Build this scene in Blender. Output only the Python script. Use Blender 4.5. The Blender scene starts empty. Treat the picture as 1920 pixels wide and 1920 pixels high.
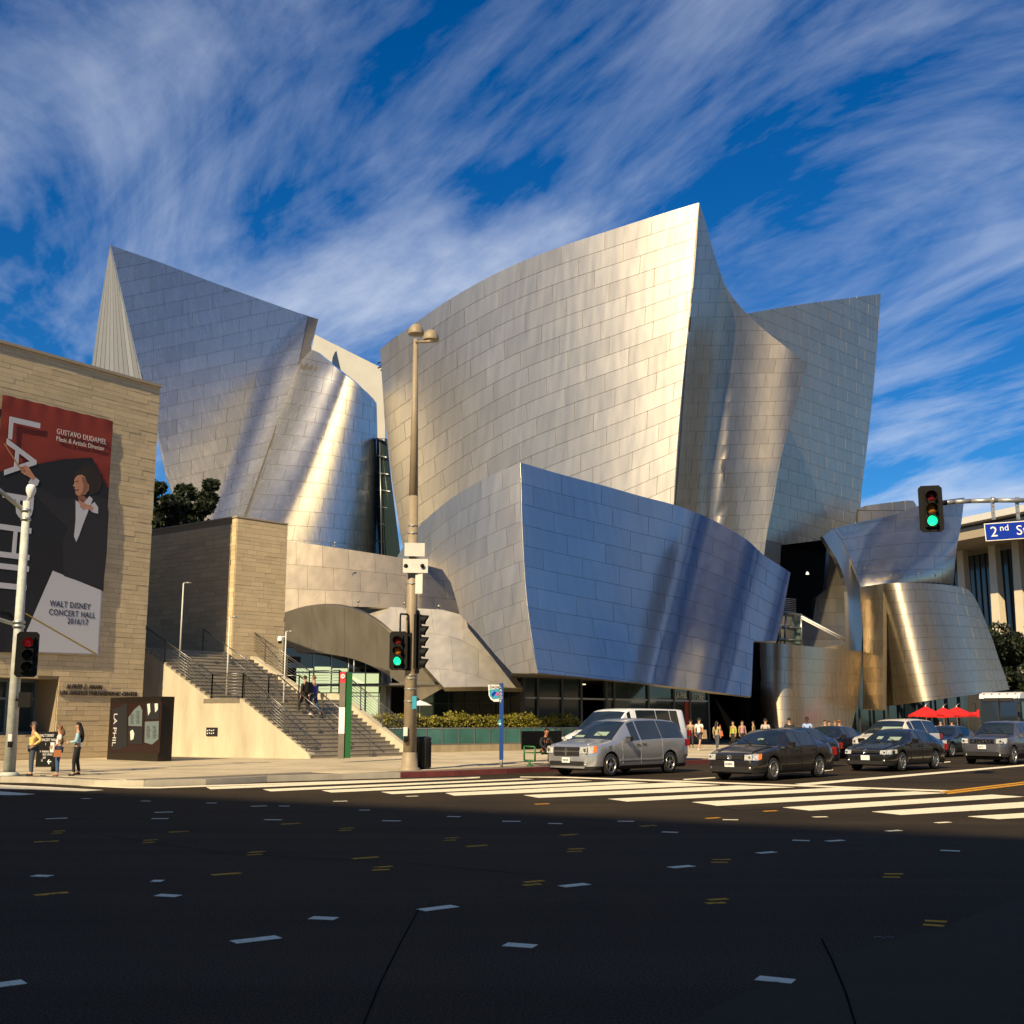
import bpy, bmesh, math, random
import numpy as np
from mathutils import Vector, Matrix
random.seed(7); rnd = random.Random(11)
SC = bpy.context.scene
COL = SC.collection
R = math.radians
# ------------------------------------------------------------------ camera
F = 2150.0                       # focal length in photo pixels (1920 wide)
TH = math.atan(390 / F)          # upward pitch, horizon at row 1350
EYE = 1.7
cam_d = bpy.data.cameras.new('camera'); cam = bpy.data.objects.new('camera', cam_d); COL.objects.link(cam)
cam_d.sensor_width = 36; cam_d.lens = F / 1920 * 36; cam_d.clip_end = 6000; cam_d.clip_start = 0.1
cam.location = (0, 0, EYE); cam.rotation_euler = (math.pi / 2 + TH, 0, 0)
SC.camera = cam
# ------------------------------------------------------------------ sun, sky, exposure
SUN_AZ = (-0.45, -0.893)         # horizontal direction towards the sun
SUN_EL = R(36)
SUN_STRENGTH = 5.0
SKY_STRENGTH = 0.070
EXPOSURE = 0.5
n = math.hypot(*SUN_AZ)
SUN = Vector((SUN_AZ[0] / n * math.cos(SUN_EL), SUN_AZ[1] / n * math.cos(SUN_EL), math.sin(SUN_EL)))
sl = bpy.data.lights.new('sun', 'SUN'); so = bpy.data.objects.new('sun', sl); COL.objects.link(so)
sl.energy = SUN_STRENGTH; sl.angle = R(0.6); sl.color = (1.0, 0.80, 0.50)
so.rotation_euler = SUN.to_track_quat('Z', 'Y').to_euler(); so.location = (-40, -60, 60)
SC.view_settings.view_transform = 'Standard'; SC.view_settings.look = 'None'
SC.view_settings.exposure = EXPOSURE; SC.view_settings.gamma = 1; SC.view_settings.use_curve_mapping = False
W = bpy.data.worlds.new('World'); SC.world = W; W.use_nodes = True
nt = W.node_tree; nt.nodes.clear()
def N(t, ty, **kw):
    x = t.nodes.new(ty)
    for k, v in kw.items():
        if k[0] == 'i' and k[1:].isdigit(): x.inputs[int(k[1:])].default_value = v
        elif k in x.inputs: x.inputs[k].default_value = v
        else: setattr(x, k, v)
    return x
def L(t, a, b): t.links.new(a, b)
out = N(nt, 'ShaderNodeOutputWorld'); bg = N(nt, 'ShaderNodeBackground'); bg.inputs[1].default_value = SKY_STRENGTH
sky = N(nt, 'ShaderNodeTexSky', sky_type='NISHITA'); sky.sun_disc = False; sky.sun_elevation = SUN_EL
sky.sun_rotation = math.atan2(SUN.x, SUN.y); sky.air_density = 1.0; sky.dust_density = 0.15; sky.ozone_density = 4.0
hs = N(nt, 'ShaderNodeHueSaturation'); hs.inputs['Saturation'].default_value = 1.38; hs.inputs['Value'].default_value = 0.95
tint = N(nt, 'ShaderNodeVectorMath', operation='MULTIPLY'); tint.inputs[1].default_value = (.56, .87, 1.06)
L(nt, sky.outputs[0], hs.inputs['Color']); L(nt, hs.outputs[0], tint.inputs[0])
tc = N(nt, 'ShaderNodeTexCoord'); sep = N(nt, 'ShaderNodeSeparateXYZ'); L(nt, tc.outputs['Generated'], sep.inputs[0])
zz = N(nt, 'ShaderNodeMath', operation='MAXIMUM'); L(nt, sep.outputs[2], zz.inputs[0]); zz.inputs[1].default_value = 0.0
za = N(nt, 'ShaderNodeMath', operation='ADD'); L(nt, zz.outputs[0], za.inputs[0]); za.inputs[1].default_value = 0.12
dx = N(nt, 'ShaderNodeMath', operation='DIVIDE'); L(nt, sep.outputs[0], dx.inputs[0]); L(nt, za.outputs[0], dx.inputs[1])
dy = N(nt, 'ShaderNodeMath', operation='DIVIDE'); L(nt, sep.outputs[1], dy.inputs[0]); L(nt, za.outputs[0], dy.inputs[1])
cv = N(nt, 'ShaderNodeCombineXYZ'); L(nt, dx.outputs[0], cv.inputs[0]); L(nt, dy.outputs[0], cv.inputs[1])
mr0 = N(nt, 'ShaderNodeMapping'); L(nt, cv.outputs[0], mr0.inputs[0]); mr0.inputs['Rotation'].default_value = (0, 0, R(-30))
mp = N(nt, 'ShaderNodeMapping'); L(nt, mr0.outputs[0], mp.inputs[0])
mp.inputs['Scale'].default_value = (1.0, 0.5, 1); mp.inputs['Location'].default_value = (-2.2, 5.1, 0)
n1 = N(nt, 'ShaderNodeTexNoise'); n1.inputs['Scale'].default_value = 1.9; n1.inputs['Detail'].default_value = 12; n1.inputs['Roughness'].default_value = 0.6; n1.inputs['Distortion'].default_value = 0.55
L(nt, mp.outputs[0], n1.inputs['Vector'])
mr1 = N(nt, 'ShaderNodeMapping'); L(nt, cv.outputs[0], mr1.inputs[0]); mr1.inputs['Rotation'].default_value = (0, 0, R(-40))
mp2 = N(nt, 'ShaderNodeMapping'); L(nt, mr1.outputs[0], mp2.inputs[0])
mp2.inputs['Scale'].default_value = (1.0, 0.22, 1)
n2 = N(nt, 'ShaderNodeTexNoise'); n2.inputs['Scale'].default_value = 7.0; n2.inputs['Detail'].default_value = 10; n2.inputs['Roughness'].default_value = 0.66; n2.inputs['Distortion'].default_value = 0.9
L(nt, mp2.outputs[0], n2.inputs['Vector'])
mx = N(nt, 'ShaderNodeMath', operation='MULTIPLY_ADD'); L(nt, n2.outputs[0], mx.inputs[0]); mx.inputs[1].default_value = 0.19; L(nt, n1.outputs[0], mx.inputs[2])
rp = N(nt, 'ShaderNodeValToRGB'); L(nt, mx.outputs[0], rp.inputs[0])
rp.color_ramp.elements[0].position = 0.53; rp.color_ramp.elements[0].color = (0, 0, 0, 1)
rp.color_ramp.elements[1].position = 0.84; rp.color_ramp.elements[1].color = (1, 1, 1, 1)
# more cloud toward the horizon
hz = N(nt, 'ShaderNodeMapRange'); L(nt, sep.outputs[2], hz.inputs[0]); hz.inputs[1].default_value = 0.0; hz.inputs[2].default_value = 0.5; hz.inputs[3].default_value = 1.15; hz.inputs[4].default_value = 0.62
cf = N(nt, 'ShaderNodeMath', operation='MULTIPLY', use_clamp=True); L(nt, rp.outputs[0], cf.inputs[0]); L(nt, hz.outputs[0], cf.inputs[1])
cm = N(nt, 'ShaderNodeMixRGB'); ab = N(nt, 'ShaderNodeMapRange'); L(nt, sep.outputs[2], ab.inputs[0]); ab.inputs[1].default_value = -.01; ab.inputs[2].default_value = .01
cg = N(nt, 'ShaderNodeMath', operation='MULTIPLY'); L(nt, cf.outputs[0], cg.inputs[0]); L(nt, ab.outputs[0], cg.inputs[1]); L(nt, cg.outputs[0], cm.inputs[0]); L(nt, tint.outputs[0], cm.inputs[1]); cm.inputs[2].default_value = (6.7, 7.5, 9.0, 1)
CLOUD = cm
L(nt, cm.outputs[0], bg.inputs[0]); L(nt, bg.outputs[0], out.inputs[0])

# ------------------------------------------------------------------ geometry of the place
ST, CT = math.sin(TH), math.cos(TH)
def ray(px, py):
    a = (px - 960) / F; b = (960 - py) / F
    return Vector((a, CT - b * ST, ST + b * CT))
def P(px, py, Y):                # point seen at (px, py) standing Y metres in front of the camera
    d = ray(px, py); t = Y / d.y
    return Vector((d.x * t, Y, EYE + d.z * t))
def G(px, py, z=0.0):            # point of the level z seen at (px, py)
    d = ray(px, py); t = (z - EYE) / d.z
    return Vector((d.x * t, d.y * t, z))
def PL(px, py, o, nrm):          # point of a plane seen at (px, py)
    d = ray(px, py); c = Vector((0, 0, EYE)); t = (Vector(o) - c).dot(nrm) / d.dot(nrm)
    return c + d * t
def PX(v):                       # photo pixel of a world point
    x, y, z = v[0], v[1], v[2] - EYE
    t = y * CT + z * ST; b = -y * ST + z * CT
    return 960 + F * x / t, 960 - F * b / t
U = Vector((0.685, 0.728, 0)).normalized()      # along the avenue, away from the camera
V = Vector((-0.80, 0.60, 0)).normalized()       # along the cross street, to the left

# ------------------------------------------------------------------ object helpers
def tag(o, label=None, cat=None, group=None, kind=None):
    if label: o['label'] = label
    if cat: o['category'] = cat
    if group: o['group'] = group
    if kind: o['kind'] = kind
    return o
WORLD = {}                        # things whose parts are given in world coordinates: name -> origin
def link(o, parent=None):
    COL.objects.link(o)
    if parent is not None:
        o.parent = parent
        if parent.name in WORLD and WORLD[parent.name] is not None:
            o.matrix_parent_inverse = Matrix.Translation(-WORLD[parent.name]); WORLD[o.name] = None
    return o
def empty(name, loc=(0, 0, 0), label=None, cat=None, group=None, rz=0.0, kind=None, world=False):
    o = bpy.data.objects.new(name, None); COL.objects.link(o); o.location = loc; o.rotation_euler = (0, 0, rz)
    if world: WORLD[o.name] = Vector(loc)
    o.empty_display_size = 0.3
    return tag(o, label, cat, group, kind)
class MB:
    """collects shapes; build() links them as one mesh object"""
    def __init__(s): s.v = []; s.f = []; s.m = []; s.sm = []
    def add(s, vs, fs, mi=0, smooth=False):
        k = len(s.v); s.v += [tuple(x) for x in vs]
        for f in fs: s.f.append([k + i for i in f]); s.m.append(mi); s.sm.append(smooth)
        return s
    def box(s, c, d, ax=None, mi=0, taper=1.0):
        c = Vector(c); ax = ax or (Vector((1, 0, 0)), Vector((0, 1, 0)), Vector((0, 0, 1)))
        vs = []
        for k in (-1, 1):
            t = 1.0 if k < 0 else taper
            for i, j in ((-1, -1), (1, -1), (1, 1), (-1, 1)):
                vs.append(c + ax[0] * (i * d[0] / 2 * t) + ax[1] * (j * d[1] / 2 * t) + ax[2] * (k * d[2] / 2))
        return s.add(vs, [(3, 2, 1, 0), (4, 5, 6, 7), (0, 1, 5, 4), (1, 2, 6, 5), (2, 3, 7, 6), (3, 0, 4, 7)], mi)
    def tube(s, p0, p1, r0, r1=None, n=10, mi=0, cap=True, smooth=True):
        p0 = Vector(p0); p1 = Vector(p1); r1 = r0 if r1 is None else r1
        d = (p1 - p0); d = d.normalized() if d.length > 1e-9 else Vector((0, 0, 1))
        a = d.orthogonal().normalized(); b = d.cross(a)
        vs = []
        for p, r in ((p0, r0), (p1, r1)):
            for i in range(n):
                t = 2 * math.pi * i / n; vs.append(p + a * (r * math.cos(t)) + b * (r * math.sin(t)))
        k = len(s.v); s.add(vs, [(i, (i + 1) % n, n + (i + 1) % n, n + i) for i in range(n)], mi, smooth)
        if cap: s.add([], [], mi); s.f += [[k + i for i in reversed(range(n))], [k + n + i for i in range(n)]]; s.m += [mi, mi]; s.sm += [False, False]
        return s
    def path(s, pts, r, n=8, mi=0):
        for a, b in zip(pts[:-1], pts[1:]): s.tube(a, b, r, r, n, mi)
        return s
    def lathe(s, c, prof, n=16, mi=0, ax=None, smooth=True):
        c = Vector(c); ax = ax or (Vector((1, 0, 0)), Vector((0, 1, 0)), Vector((0, 0, 1)))
        vs = []
        for r, z in prof:
            for i in range(n):
                t = 2 * math.pi * i / n
                vs.append(c + ax[0] * (r * math.cos(t)) + ax[1] * (r * math.sin(t)) + ax[2] * z)
        fs = []
        for k in range(len(prof) - 1):
            for i in range(n):
                fs.append((k * n + i, k * n + (i + 1) % n, (k + 1) * n + (i + 1) % n, (k + 1) * n + i))
        return s.add(vs, fs, mi, smooth)
    def prism(s, pts, ext, mi=0):     # planar polygon extruded by vector ext
        pts = [Vector(p) for p in pts]; ext = Vector(ext); n = len(pts)
        nn = Vector((0, 0, 0))
        for i in range(n): nn += pts[i].cross(pts[(i + 1) % n])
        if nn.dot(ext) > 0: pts = pts[::-1]
        vs = pts + [p + ext for p in pts]
        return s.add(vs, [tuple(range(n)), tuple(reversed(range(n, 2 * n)))] + [(i, n + i, n + (i + 1) % n, (i + 1) % n) for i in range(n)], mi)
    def quad(s, a, b, c, d, mi=0): return s.add([a, b, c, d], [(0, 1, 2, 3)], mi)
    def build(s, name, mat, parent=None, smooth=None):
        me = bpy.data.meshes.new(name); me.from_pydata(s.v, [], s.f)
        for m in (mat if isinstance(mat, (list, tuple)) else [mat]): me.materials.append(m)
        me.polygons.foreach_set('material_index', s.m)
        me.polygons.foreach_set('use_smooth', s.sm if smooth is None else [smooth] * len(s.f))
        me.update()
        return link(bpy.data.objects.new(name, me), parent)
def copy_tree(o, parent=None):
    c = o.copy(); COL.objects.link(c); c.parent = parent
    for ch in list(o.children): copy_tree(ch, c)
    return c

# ------------------------------------------------------------------ materials
MT = {}
def mat(name, color=(.5, .5, .5), rough=.6, metal=0.0, spec=0.5, noise=0.0, nscale=3.0, bump=0.0, bscale=20.0, emit=None, estr=0.0, stretch=None, coat=0.0, trans=0.0, alpha=1.0, contrast=None):
    m = bpy.data.materials.new(name); m.use_nodes = True; t = m.node_tree
    b = t.nodes['Principled BSDF']
    b.inputs['Base Color'].default_value = (*color, 1); b.inputs['Roughness'].default_value = rough
    b.inputs['Metallic'].default_value = metal; b.inputs['Specular IOR Level'].default_value = spec
    b.inputs['Coat Weight'].default_value = coat; b.inputs['Coat Roughness'].default_value = 0.06
    b.inputs['Transmission Weight'].default_value = trans; b.inputs['Alpha'].default_value = alpha
    if emit: b.inputs['Emission Color'].default_value = (*emit, 1); b.inputs['Emission Strength'].default_value = estr
    c = N(t, 'ShaderNodeTexCoord'); src = c.outputs['Object']
    if stretch:
        q = N(t, 'ShaderNodeMapping'); q.inputs['Scale'].default_value = stretch; L(t, src, q.inputs[0]); src = q.outputs[0]
    if noise:
        a = N(t, 'ShaderNodeTexNoise'); a.inputs['Scale'].default_value = nscale; a.inputs['Detail'].default_value = 7; a.inputs['Roughness'].default_value = 0.62
        L(t, src, a.inputs['Vector'])
        r = N(t, 'ShaderNodeMapRange'); L(t, a.outputs[0], r.inputs[0]); r.inputs[1].default_value = 0.3; r.inputs[2].default_value = 0.7
        r.inputs[3].default_value = 1 - noise; r.inputs[4].default_value = 1 + noise
        x = N(t, 'ShaderNodeVectorMath', operation='SCALE'); x.inputs[0].default_value = color; L(t, r.outputs[0], x.inputs['Scale'])
        L(t, x.outputs[0], b.inputs['Base Color'])
        r2 = N(t, 'ShaderNodeMapRange'); L(t, a.outputs[0], r2.inputs[0]); r2.inputs[1].default_value = 0.3; r2.inputs[2].default_value = 0.7
        r2.inputs[3].default_value = max(0.02, rough * (1 - noise * .4)); r2.inputs[4].default_value = min(1, rough * (1 + noise * .4)); L(t, r2.outputs[0], b.inputs['Roughness'])
    if bump:
        a = N(t, 'ShaderNodeTexNoise'); a.inputs['Scale'].default_value = bscale; a.inputs['Detail'].default_value = 5
        L(t, src, a.inputs['Vector']); u = N(t, 'ShaderNodeBump'); u.inputs['Strength'].default_value = bump; u.inputs['Distance'].default_value = 0.02
        L(t, a.outputs[0], u.inputs['Height']); L(t, u.outputs[0], b.inputs['Normal'])
    MT[name] = m
    return m
def vary(m, attr='tone', amt=1.0):
    """multiply the base colour with the per-piece value stored on the mesh"""
    t = m.node_tree; b = t.nodes['Principled BSDF']; inp = b.inputs['Base Color']
    at = N(t, 'ShaderNodeAttribute'); at.attribute_name = attr
    x = N(t, 'ShaderNodeVectorMath', operation='SCALE')
    if inp.links: L(t, inp.links[0].from_socket, x.inputs[0])
    else: x.inputs[0].default_value = inp.default_value[:3]
    L(t, at.outputs['Fac'], x.inputs['Scale']); L(t, x.outputs[0], inp)
    return m
def steel(name, color=(.43, .405, .365), r1=.20, r2=.44, mixf=.45):
    m = bpy.data.materials.new(name); m.use_nodes = True; t = m.node_tree; b = t.nodes['Principled BSDF']; o = t.nodes['Material Output']
    at = N(t, 'ShaderNodeAttribute'); at.attribute_name = 'tone'
    c = N(t, 'ShaderNodeTexCoord')
    q = N(t, 'ShaderNodeMapping'); q.inputs['Scale'].default_value = (1.2, 1.2, .12); L(t, c.outputs['Object'], q.inputs[0])
    a = N(t, 'ShaderNodeTexNoise'); a.inputs['Scale'].default_value = 1.6; a.inputs['Detail'].default_value = 6; L(t, q.outputs[0], a.inputs['Vector'])
    mr = N(t, 'ShaderNodeMapRange'); L(t, a.outputs[0], mr.inputs[0]); mr.inputs[1].default_value = .3; mr.inputs[2].default_value = .7; mr.inputs[3].default_value = .93; mr.inputs[4].default_value = 1.07
    mu = N(t, 'ShaderNodeMath', operation='MULTIPLY'); L(t, mr.outputs[0], mu.inputs[0]); L(t, at.outputs['Fac'], mu.inputs[1])
    x = N(t, 'ShaderNodeVectorMath', operation='SCALE'); x.inputs[0].default_value = color; L(t, mu.outputs[0], x.inputs['Scale'])
    L(t, x.outputs[0], b.inputs['Base Color']); b.inputs['Metallic'].default_value = 1
    rr = N(t, 'ShaderNodeMapRange'); L(t, a.outputs[0], rr.inputs[0]); rr.inputs[1].default_value = .3; rr.inputs[2].default_value = .7; rr.inputs[3].default_value = r1 * .9; rr.inputs[4].default_value = r1 * 1.12
    L(t, rr.outputs[0], b.inputs['Roughness'])
    g = N(t, 'ShaderNodeBsdfPrincipled'); g.inputs['Metallic'].default_value = 1; g.inputs['Roughness'].default_value = r2; L(t, x.outputs[0], g.inputs['Base Color'])
    ms = N(t, 'ShaderNodeMixShader'); ms.inputs[0].default_value = mixf; L(t, b.outputs[0], ms.inputs[1]); L(t, g.outputs[0], ms.inputs[2]); L(t, ms.outputs[0], o.inputs[0])
    MT[name] = m
    return m
# ------------------------------------------------------------------ curved, panelled metal surfaces
def smooth_line(pts, per=6):
    pts = [np.array(p, float) for p in pts]
    if len(pts) < 3: return [tuple(p) for p in pts]
    o = []
    for i in range(len(pts) - 1):
        p0 = pts[i - 1] if i else 2 * pts[0] - pts[1]; p1 = pts[i]; p2 = pts[i + 1]
        p3 = pts[i + 2] if i + 2 < len(pts) else 2 * pts[-1] - pts[-2]
        for k in range(per):
            t = k / per
            o.append(tuple(.5 * ((2 * p1) + (p2 - p0) * t + (2 * p0 - 5 * p1 + 4 * p2 - p3) * t * t + (3 * p1 - p0 - 3 * p2 + p3) * t ** 3)))
    o.append(tuple(pts[-1])); return o
def along(line, a):                  # a in 0..1 by x-y length
    d = [0.0]
    for p, q in zip(line[:-1], line[1:]): d.append(d[-1] + math.hypot(q[0] - p[0], q[1] - p[1]))
    s = a * d[-1]
    if a <= 0: p, q = line[0], line[1]; t = s / max(1e-9, d[1])
    elif a >= 1: p, q = line[-2], line[-1]; t = 1 + (s - d[-1]) / max(1e-9, d[-1] - d[-2])
    else:
        i = max(0, np.searchsorted(d, s) - 1); p, q = line[i], line[i + 1]; t = (s - d[i]) / max(1e-9, d[i + 1] - d[i])
    return (p[0] + (q[0] - p[0]) * t, p[1] + (q[1] - p[1]) * t)
def coons(T, B, Lf, Rt):
    T, B, Lf, Rt = [smooth_line(c) for c in (T, B, Lf, Rt)]
    def f(a, b):
        t = along(T, a); bo = along(B, a); l = along(Lf, b); r = along(Rt, b)
        c = (T[0], T[-1], B[0], B[-1])
        return tuple((1 - b) * t[i] + b * bo[i] + (1 - a) * l[i] + a * r[i] - ((1 - a) * (1 - b) * c[0][i] + a * (1 - b) * c[1][i] + (1 - a) * b * c[2][i] + a * b * c[3][i]) for i in (0, 1))
    return f
def spline1(pts):                    # natural cubic spline through (s, 1/Y)
    x = np.array([p[0] for p in pts], float); y = 1 / np.array([p[1] for p in pts], float); n = len(x)
    if n == 1: return lambda s: y[0]
    if n == 2: return lambda s: y[0] + (y[1] - y[0]) * (s - x[0]) / (x[1] - x[0])
    h = np.diff(x); A = np.zeros((n, n)); r = np.zeros(n); A[0, 0] = A[-1, -1] = 1
    for i in range(1, n - 1):
        A[i, i - 1] = h[i - 1]; A[i, i] = 2 * (h[i - 1] + h[i]); A[i, i + 1] = h[i]
        r[i] = 6 * ((y[i + 1] - y[i]) / h[i] - (y[i] - y[i - 1]) / h[i - 1])
    M = np.linalg.solve(A, r)
    def f(s):
        if s <= x[0]: return y[0] + (s - x[0]) * ((y[1] - y[0]) / h[0] - h[0] * M[1] / 6)
        if s >= x[-1]: return y[-1] + (s - x[-1]) * ((y[-1] - y[-2]) / h[-1] + h[-1] * M[-2] / 6)
        i = min(n - 2, int(np.searchsorted(x, s)) - 1); i = max(i, 0)
        a = x[i + 1] - s; b = s - x[i]
        return (M[i] * a ** 3 + M[i + 1] * b ** 3) / (6 * h[i]) + (y[i] / h[i] - M[i] * h[i] / 6) * a + (y[i + 1] / h[i] - M[i + 1] * h[i] / 6) * b
    return f
def depth(pts, k=0.0, y0=900.0, lean=0.0, bow=0.0):
    sp = spline1(pts)
    def f(px, py): return 1 / sp(px - k * (py - y0)) + lean * (py - y0) + bow * (py - y0) ** 2
    return f
def tps(pts):                        # thin plate through (px, py, Y) on inverse depth
    a = np.array(pts, float); n = len(a); x = a[:, :2] / 100; y = 1 / a[:, 2]
    d = np.linalg.norm(x[:, None] - x[None], axis=2); K = np.where(d > 0, d * d * np.log(d + 1e-12), 0)
    Pm = np.hstack([np.ones((n, 1)), x]); A = np.zeros((n + 3, n + 3)); A[:n, :n] = K + np.eye(n) * .0004; A[:n, n:] = Pm; A[n:, :n] = Pm.T
    w = np.linalg.solve(A, np.concatenate([y, np.zeros(3)]))
    def f(px, py):
        q = np.hypot(x[:, 0] - px / 100, x[:, 1] - py / 100); k = q * q * np.log(q + 1e-12)
        return 1 / float(w[:n] @ k + w[n] + w[n + 1] * px / 100 + w[n + 2] * py / 100)
    return f
def curve_x(line):                   # x of a downward running pixel curve at a row
    ys = [p[1] for p in line]; xs = [p[0] for p in line]
    def f(py):
        if py <= ys[0]: i = 0
        elif py >= ys[-1]: i = len(ys) - 2
        else: i = max(0, int(np.searchsorted(ys, py)) - 1)
        return xs[i] + (xs[i + 1] - xs[i]) * (py - ys[i]) / (ys[i + 1] - ys[i])
    return f
def spl(pts):                        # plain smooth function through points
    g = spline1([(a, 1 / (b + 1000)) for a, b in pts]); return lambda s: g(s) - 1000
def nrm_at(dep, px, py):
    e = 1.5
    a = P(px + e, py, dep(px + e, py)) - P(px - e, py, dep(px - e, py))
    b = P(px, py + e, dep(px, py + e)) - P(px, py - e, dep(px, py - e))
    n = b.cross(a).normalized()
    return -n if n.dot(ray(px, py)) > 0 else n
def inside(p, poly):
    x, y = p; c = False; j = len(poly) - 1
    for i in range(len(poly)):
        xi, yi = poly[i]; xj, yj = poly[j]
        if (yi > y) != (yj > y) and x < (xj - xi) * (y - yi) / (yj - yi) + xi: c = not c
        j = i
    return c
def clip(subj, quad):
    ar = sum(quad[i][0] * quad[(i + 1) % 4][1] - quad[(i + 1) % 4][0] * quad[i][1] for i in range(4))
    q = quad if ar > 0 else quad[::-1]
    o = list(subj)
    for i in range(4):
        a = q[i]; b = q[(i + 1) % 4]
        def sd(p): return (b[0] - a[0]) * (p[1] - a[1]) - (b[1] - a[1]) * (p[0] - a[0])
        inp, o = o, []
        if not inp: return []
        for k in range(len(inp)):
            c = inp[k]; d = inp[k - 1]; sc, sd_ = sd(c), sd(d)
            if sc >= 0:
                if sd_ < 0: t = sd_ / (sd_ - sc); o.append((d[0] + (c[0] - d[0]) * t, d[1] + (c[1] - d[1]) * t))
                o.append(c)
            elif sd_ >= 0: t = sd_ / (sd_ - sc); o.append((d[0] + (c[0] - d[0]) * t, d[1] + (c[1] - d[1]) * t))
    r = []
    for p in o:
        if not r or abs(p[0] - r[-1][0]) + abs(p[1] - r[-1][1]) > .02: r.append(p)
    if len(r) > 1 and abs(r[0][0] - r[-1][0]) + abs(r[0][1] - r[-1][1]) < .02: r.pop()
    return r if len(r) > 2 else []
def parea(p): return abs(sum(p[i][0] * p[(i + 1) % len(p)][1] - p[(i + 1) % len(p)][0] * p[i][1] for i in range(len(p)))) / 2
def cell_polys(outl, q):
    xs = [p[0] for p in q]; ys = [p[1] for p in q]; x0, x1, y0, y1 = min(xs), max(xs), min(ys), max(ys)
    ins = [inside(p, outl) for p in q]
    if all(ins) and not any(x0 < p[0] < x1 and y0 < p[1] < y1 for p in outl): return list(q)
    c = clip(outl, q)
    return c if c and parea(c) > 1.0 else []
def lift(cells, dep, front, thick, name, tone=1.0, tilt=(0, 0), pil=0.0, ctr=None, ext=None):
    """cells: pixel polygons -> mesh data of a plate with smooth front normals"""
    key = {}; pts = []
    def vid(p):
        k = (round(p[0] * 20), round(p[1] * 20))
        if k not in key: key[k] = len(pts); pts.append(p)
        return key[k]
    fs = []
    for c in cells:
        f = []
        for p in c:
            i = vid(p)
            if i not in f: f.append(i)
        if len(f) > 2:
            a = sum(pts[f[i]][0] * pts[f[(i + 1) % len(f)]][1] - pts[f[(i + 1) % len(f)]][0] * pts[f[i]][1] for i in range(len(f)))
            fs.append(f if a > 0 else f[::-1])          # y runs down: positive = clockwise on screen
    if not fs: return None
    nr = [nrm_at(dep, *p) for p in pts]
    fv = [P(p[0], p[1], dep(*p)) + nr[i] * front for i, p in enumerate(pts)]
    bv = [v - nr[i] * thick for i, v in enumerate(fv)]
    n = len(pts); edges = {}
    for f in fs:
        for a, b in zip(f, f[1:] + f[:1]): edges[(a, b)] = 1
    faces = [list(reversed(f)) for f in fs]; nf = len(faces)
    for (a, b) in edges:
        if (b, a) not in edges: faces.append([a, b, n + b, n + a])
    return dict(v=fv + bv, f=faces, nf=nf, nr=nr, pts=pts, tone=tone, tilt=tilt, pil=pil, ctr=ctr, ext=ext, n=n, backs=[[n + i for i in f] for f in fs])
def mesh_from(datas, name, matl, back=False):
    vs, fs, ln, tn, isf = [], [], [], [], []
    for d in datas:
        k = len(vs); vs += [tuple(v) for v in d['v']]; tn += [d['tone']] * len(d['v'])
        nn = []
        for i, nv in enumerate(d['nr']):
            ux = nv.cross(Vector((0, 0, 1))); ux = ux.normalized() if ux.length > 1e-4 else Vector((1, 0, 0)); uz = ux.cross(nv)
            a, b = d['tilt']
            if d['ctr']:
                a += d['pil'] * (d['pts'][i][0] - d['ctr'][0]) / d['ext'][0]; b += d['pil'] * -(d['pts'][i][1] - d['ctr'][1]) / d['ext'][1]
            nn.append(tuple((nv - ux * a + uz * b).normalized()))
        for i, f in enumerate(d['f']):
            fs.append([k + j for j in f])
            if i < d['nf']: ln += [nn[j] for j in f]; isf += [True]
            else:
                p = [d['v'][j] for j in f[:3]]; q = (p[1] - p[0]).cross(p[2] - p[1])
                q = tuple(q.normalized()) if q.length > 1e-9 else (0, 0, 1); ln += [q] * len(f); isf += [False]
        if back:
            for f in d['backs']:
                fs.append([k + j for j in f]); ln += [tuple(-Vector(nn[j - d['n']])) for j in f]; isf += [True]
    me = bpy.data.meshes.new(name); me.from_pydata(vs, [], fs); me.materials.append(matl)
    at = me.attributes.new('tone', 'FLOAT', 'POINT'); at.data.foreach_set('value', tn)
    me.polygons.foreach_set('use_smooth', [True] * len(fs)); me.update()
    me.normals_split_custom_set(ln)
    return me
PANELS = []       # (pixel area, parent, piece name, data, material)
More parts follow.
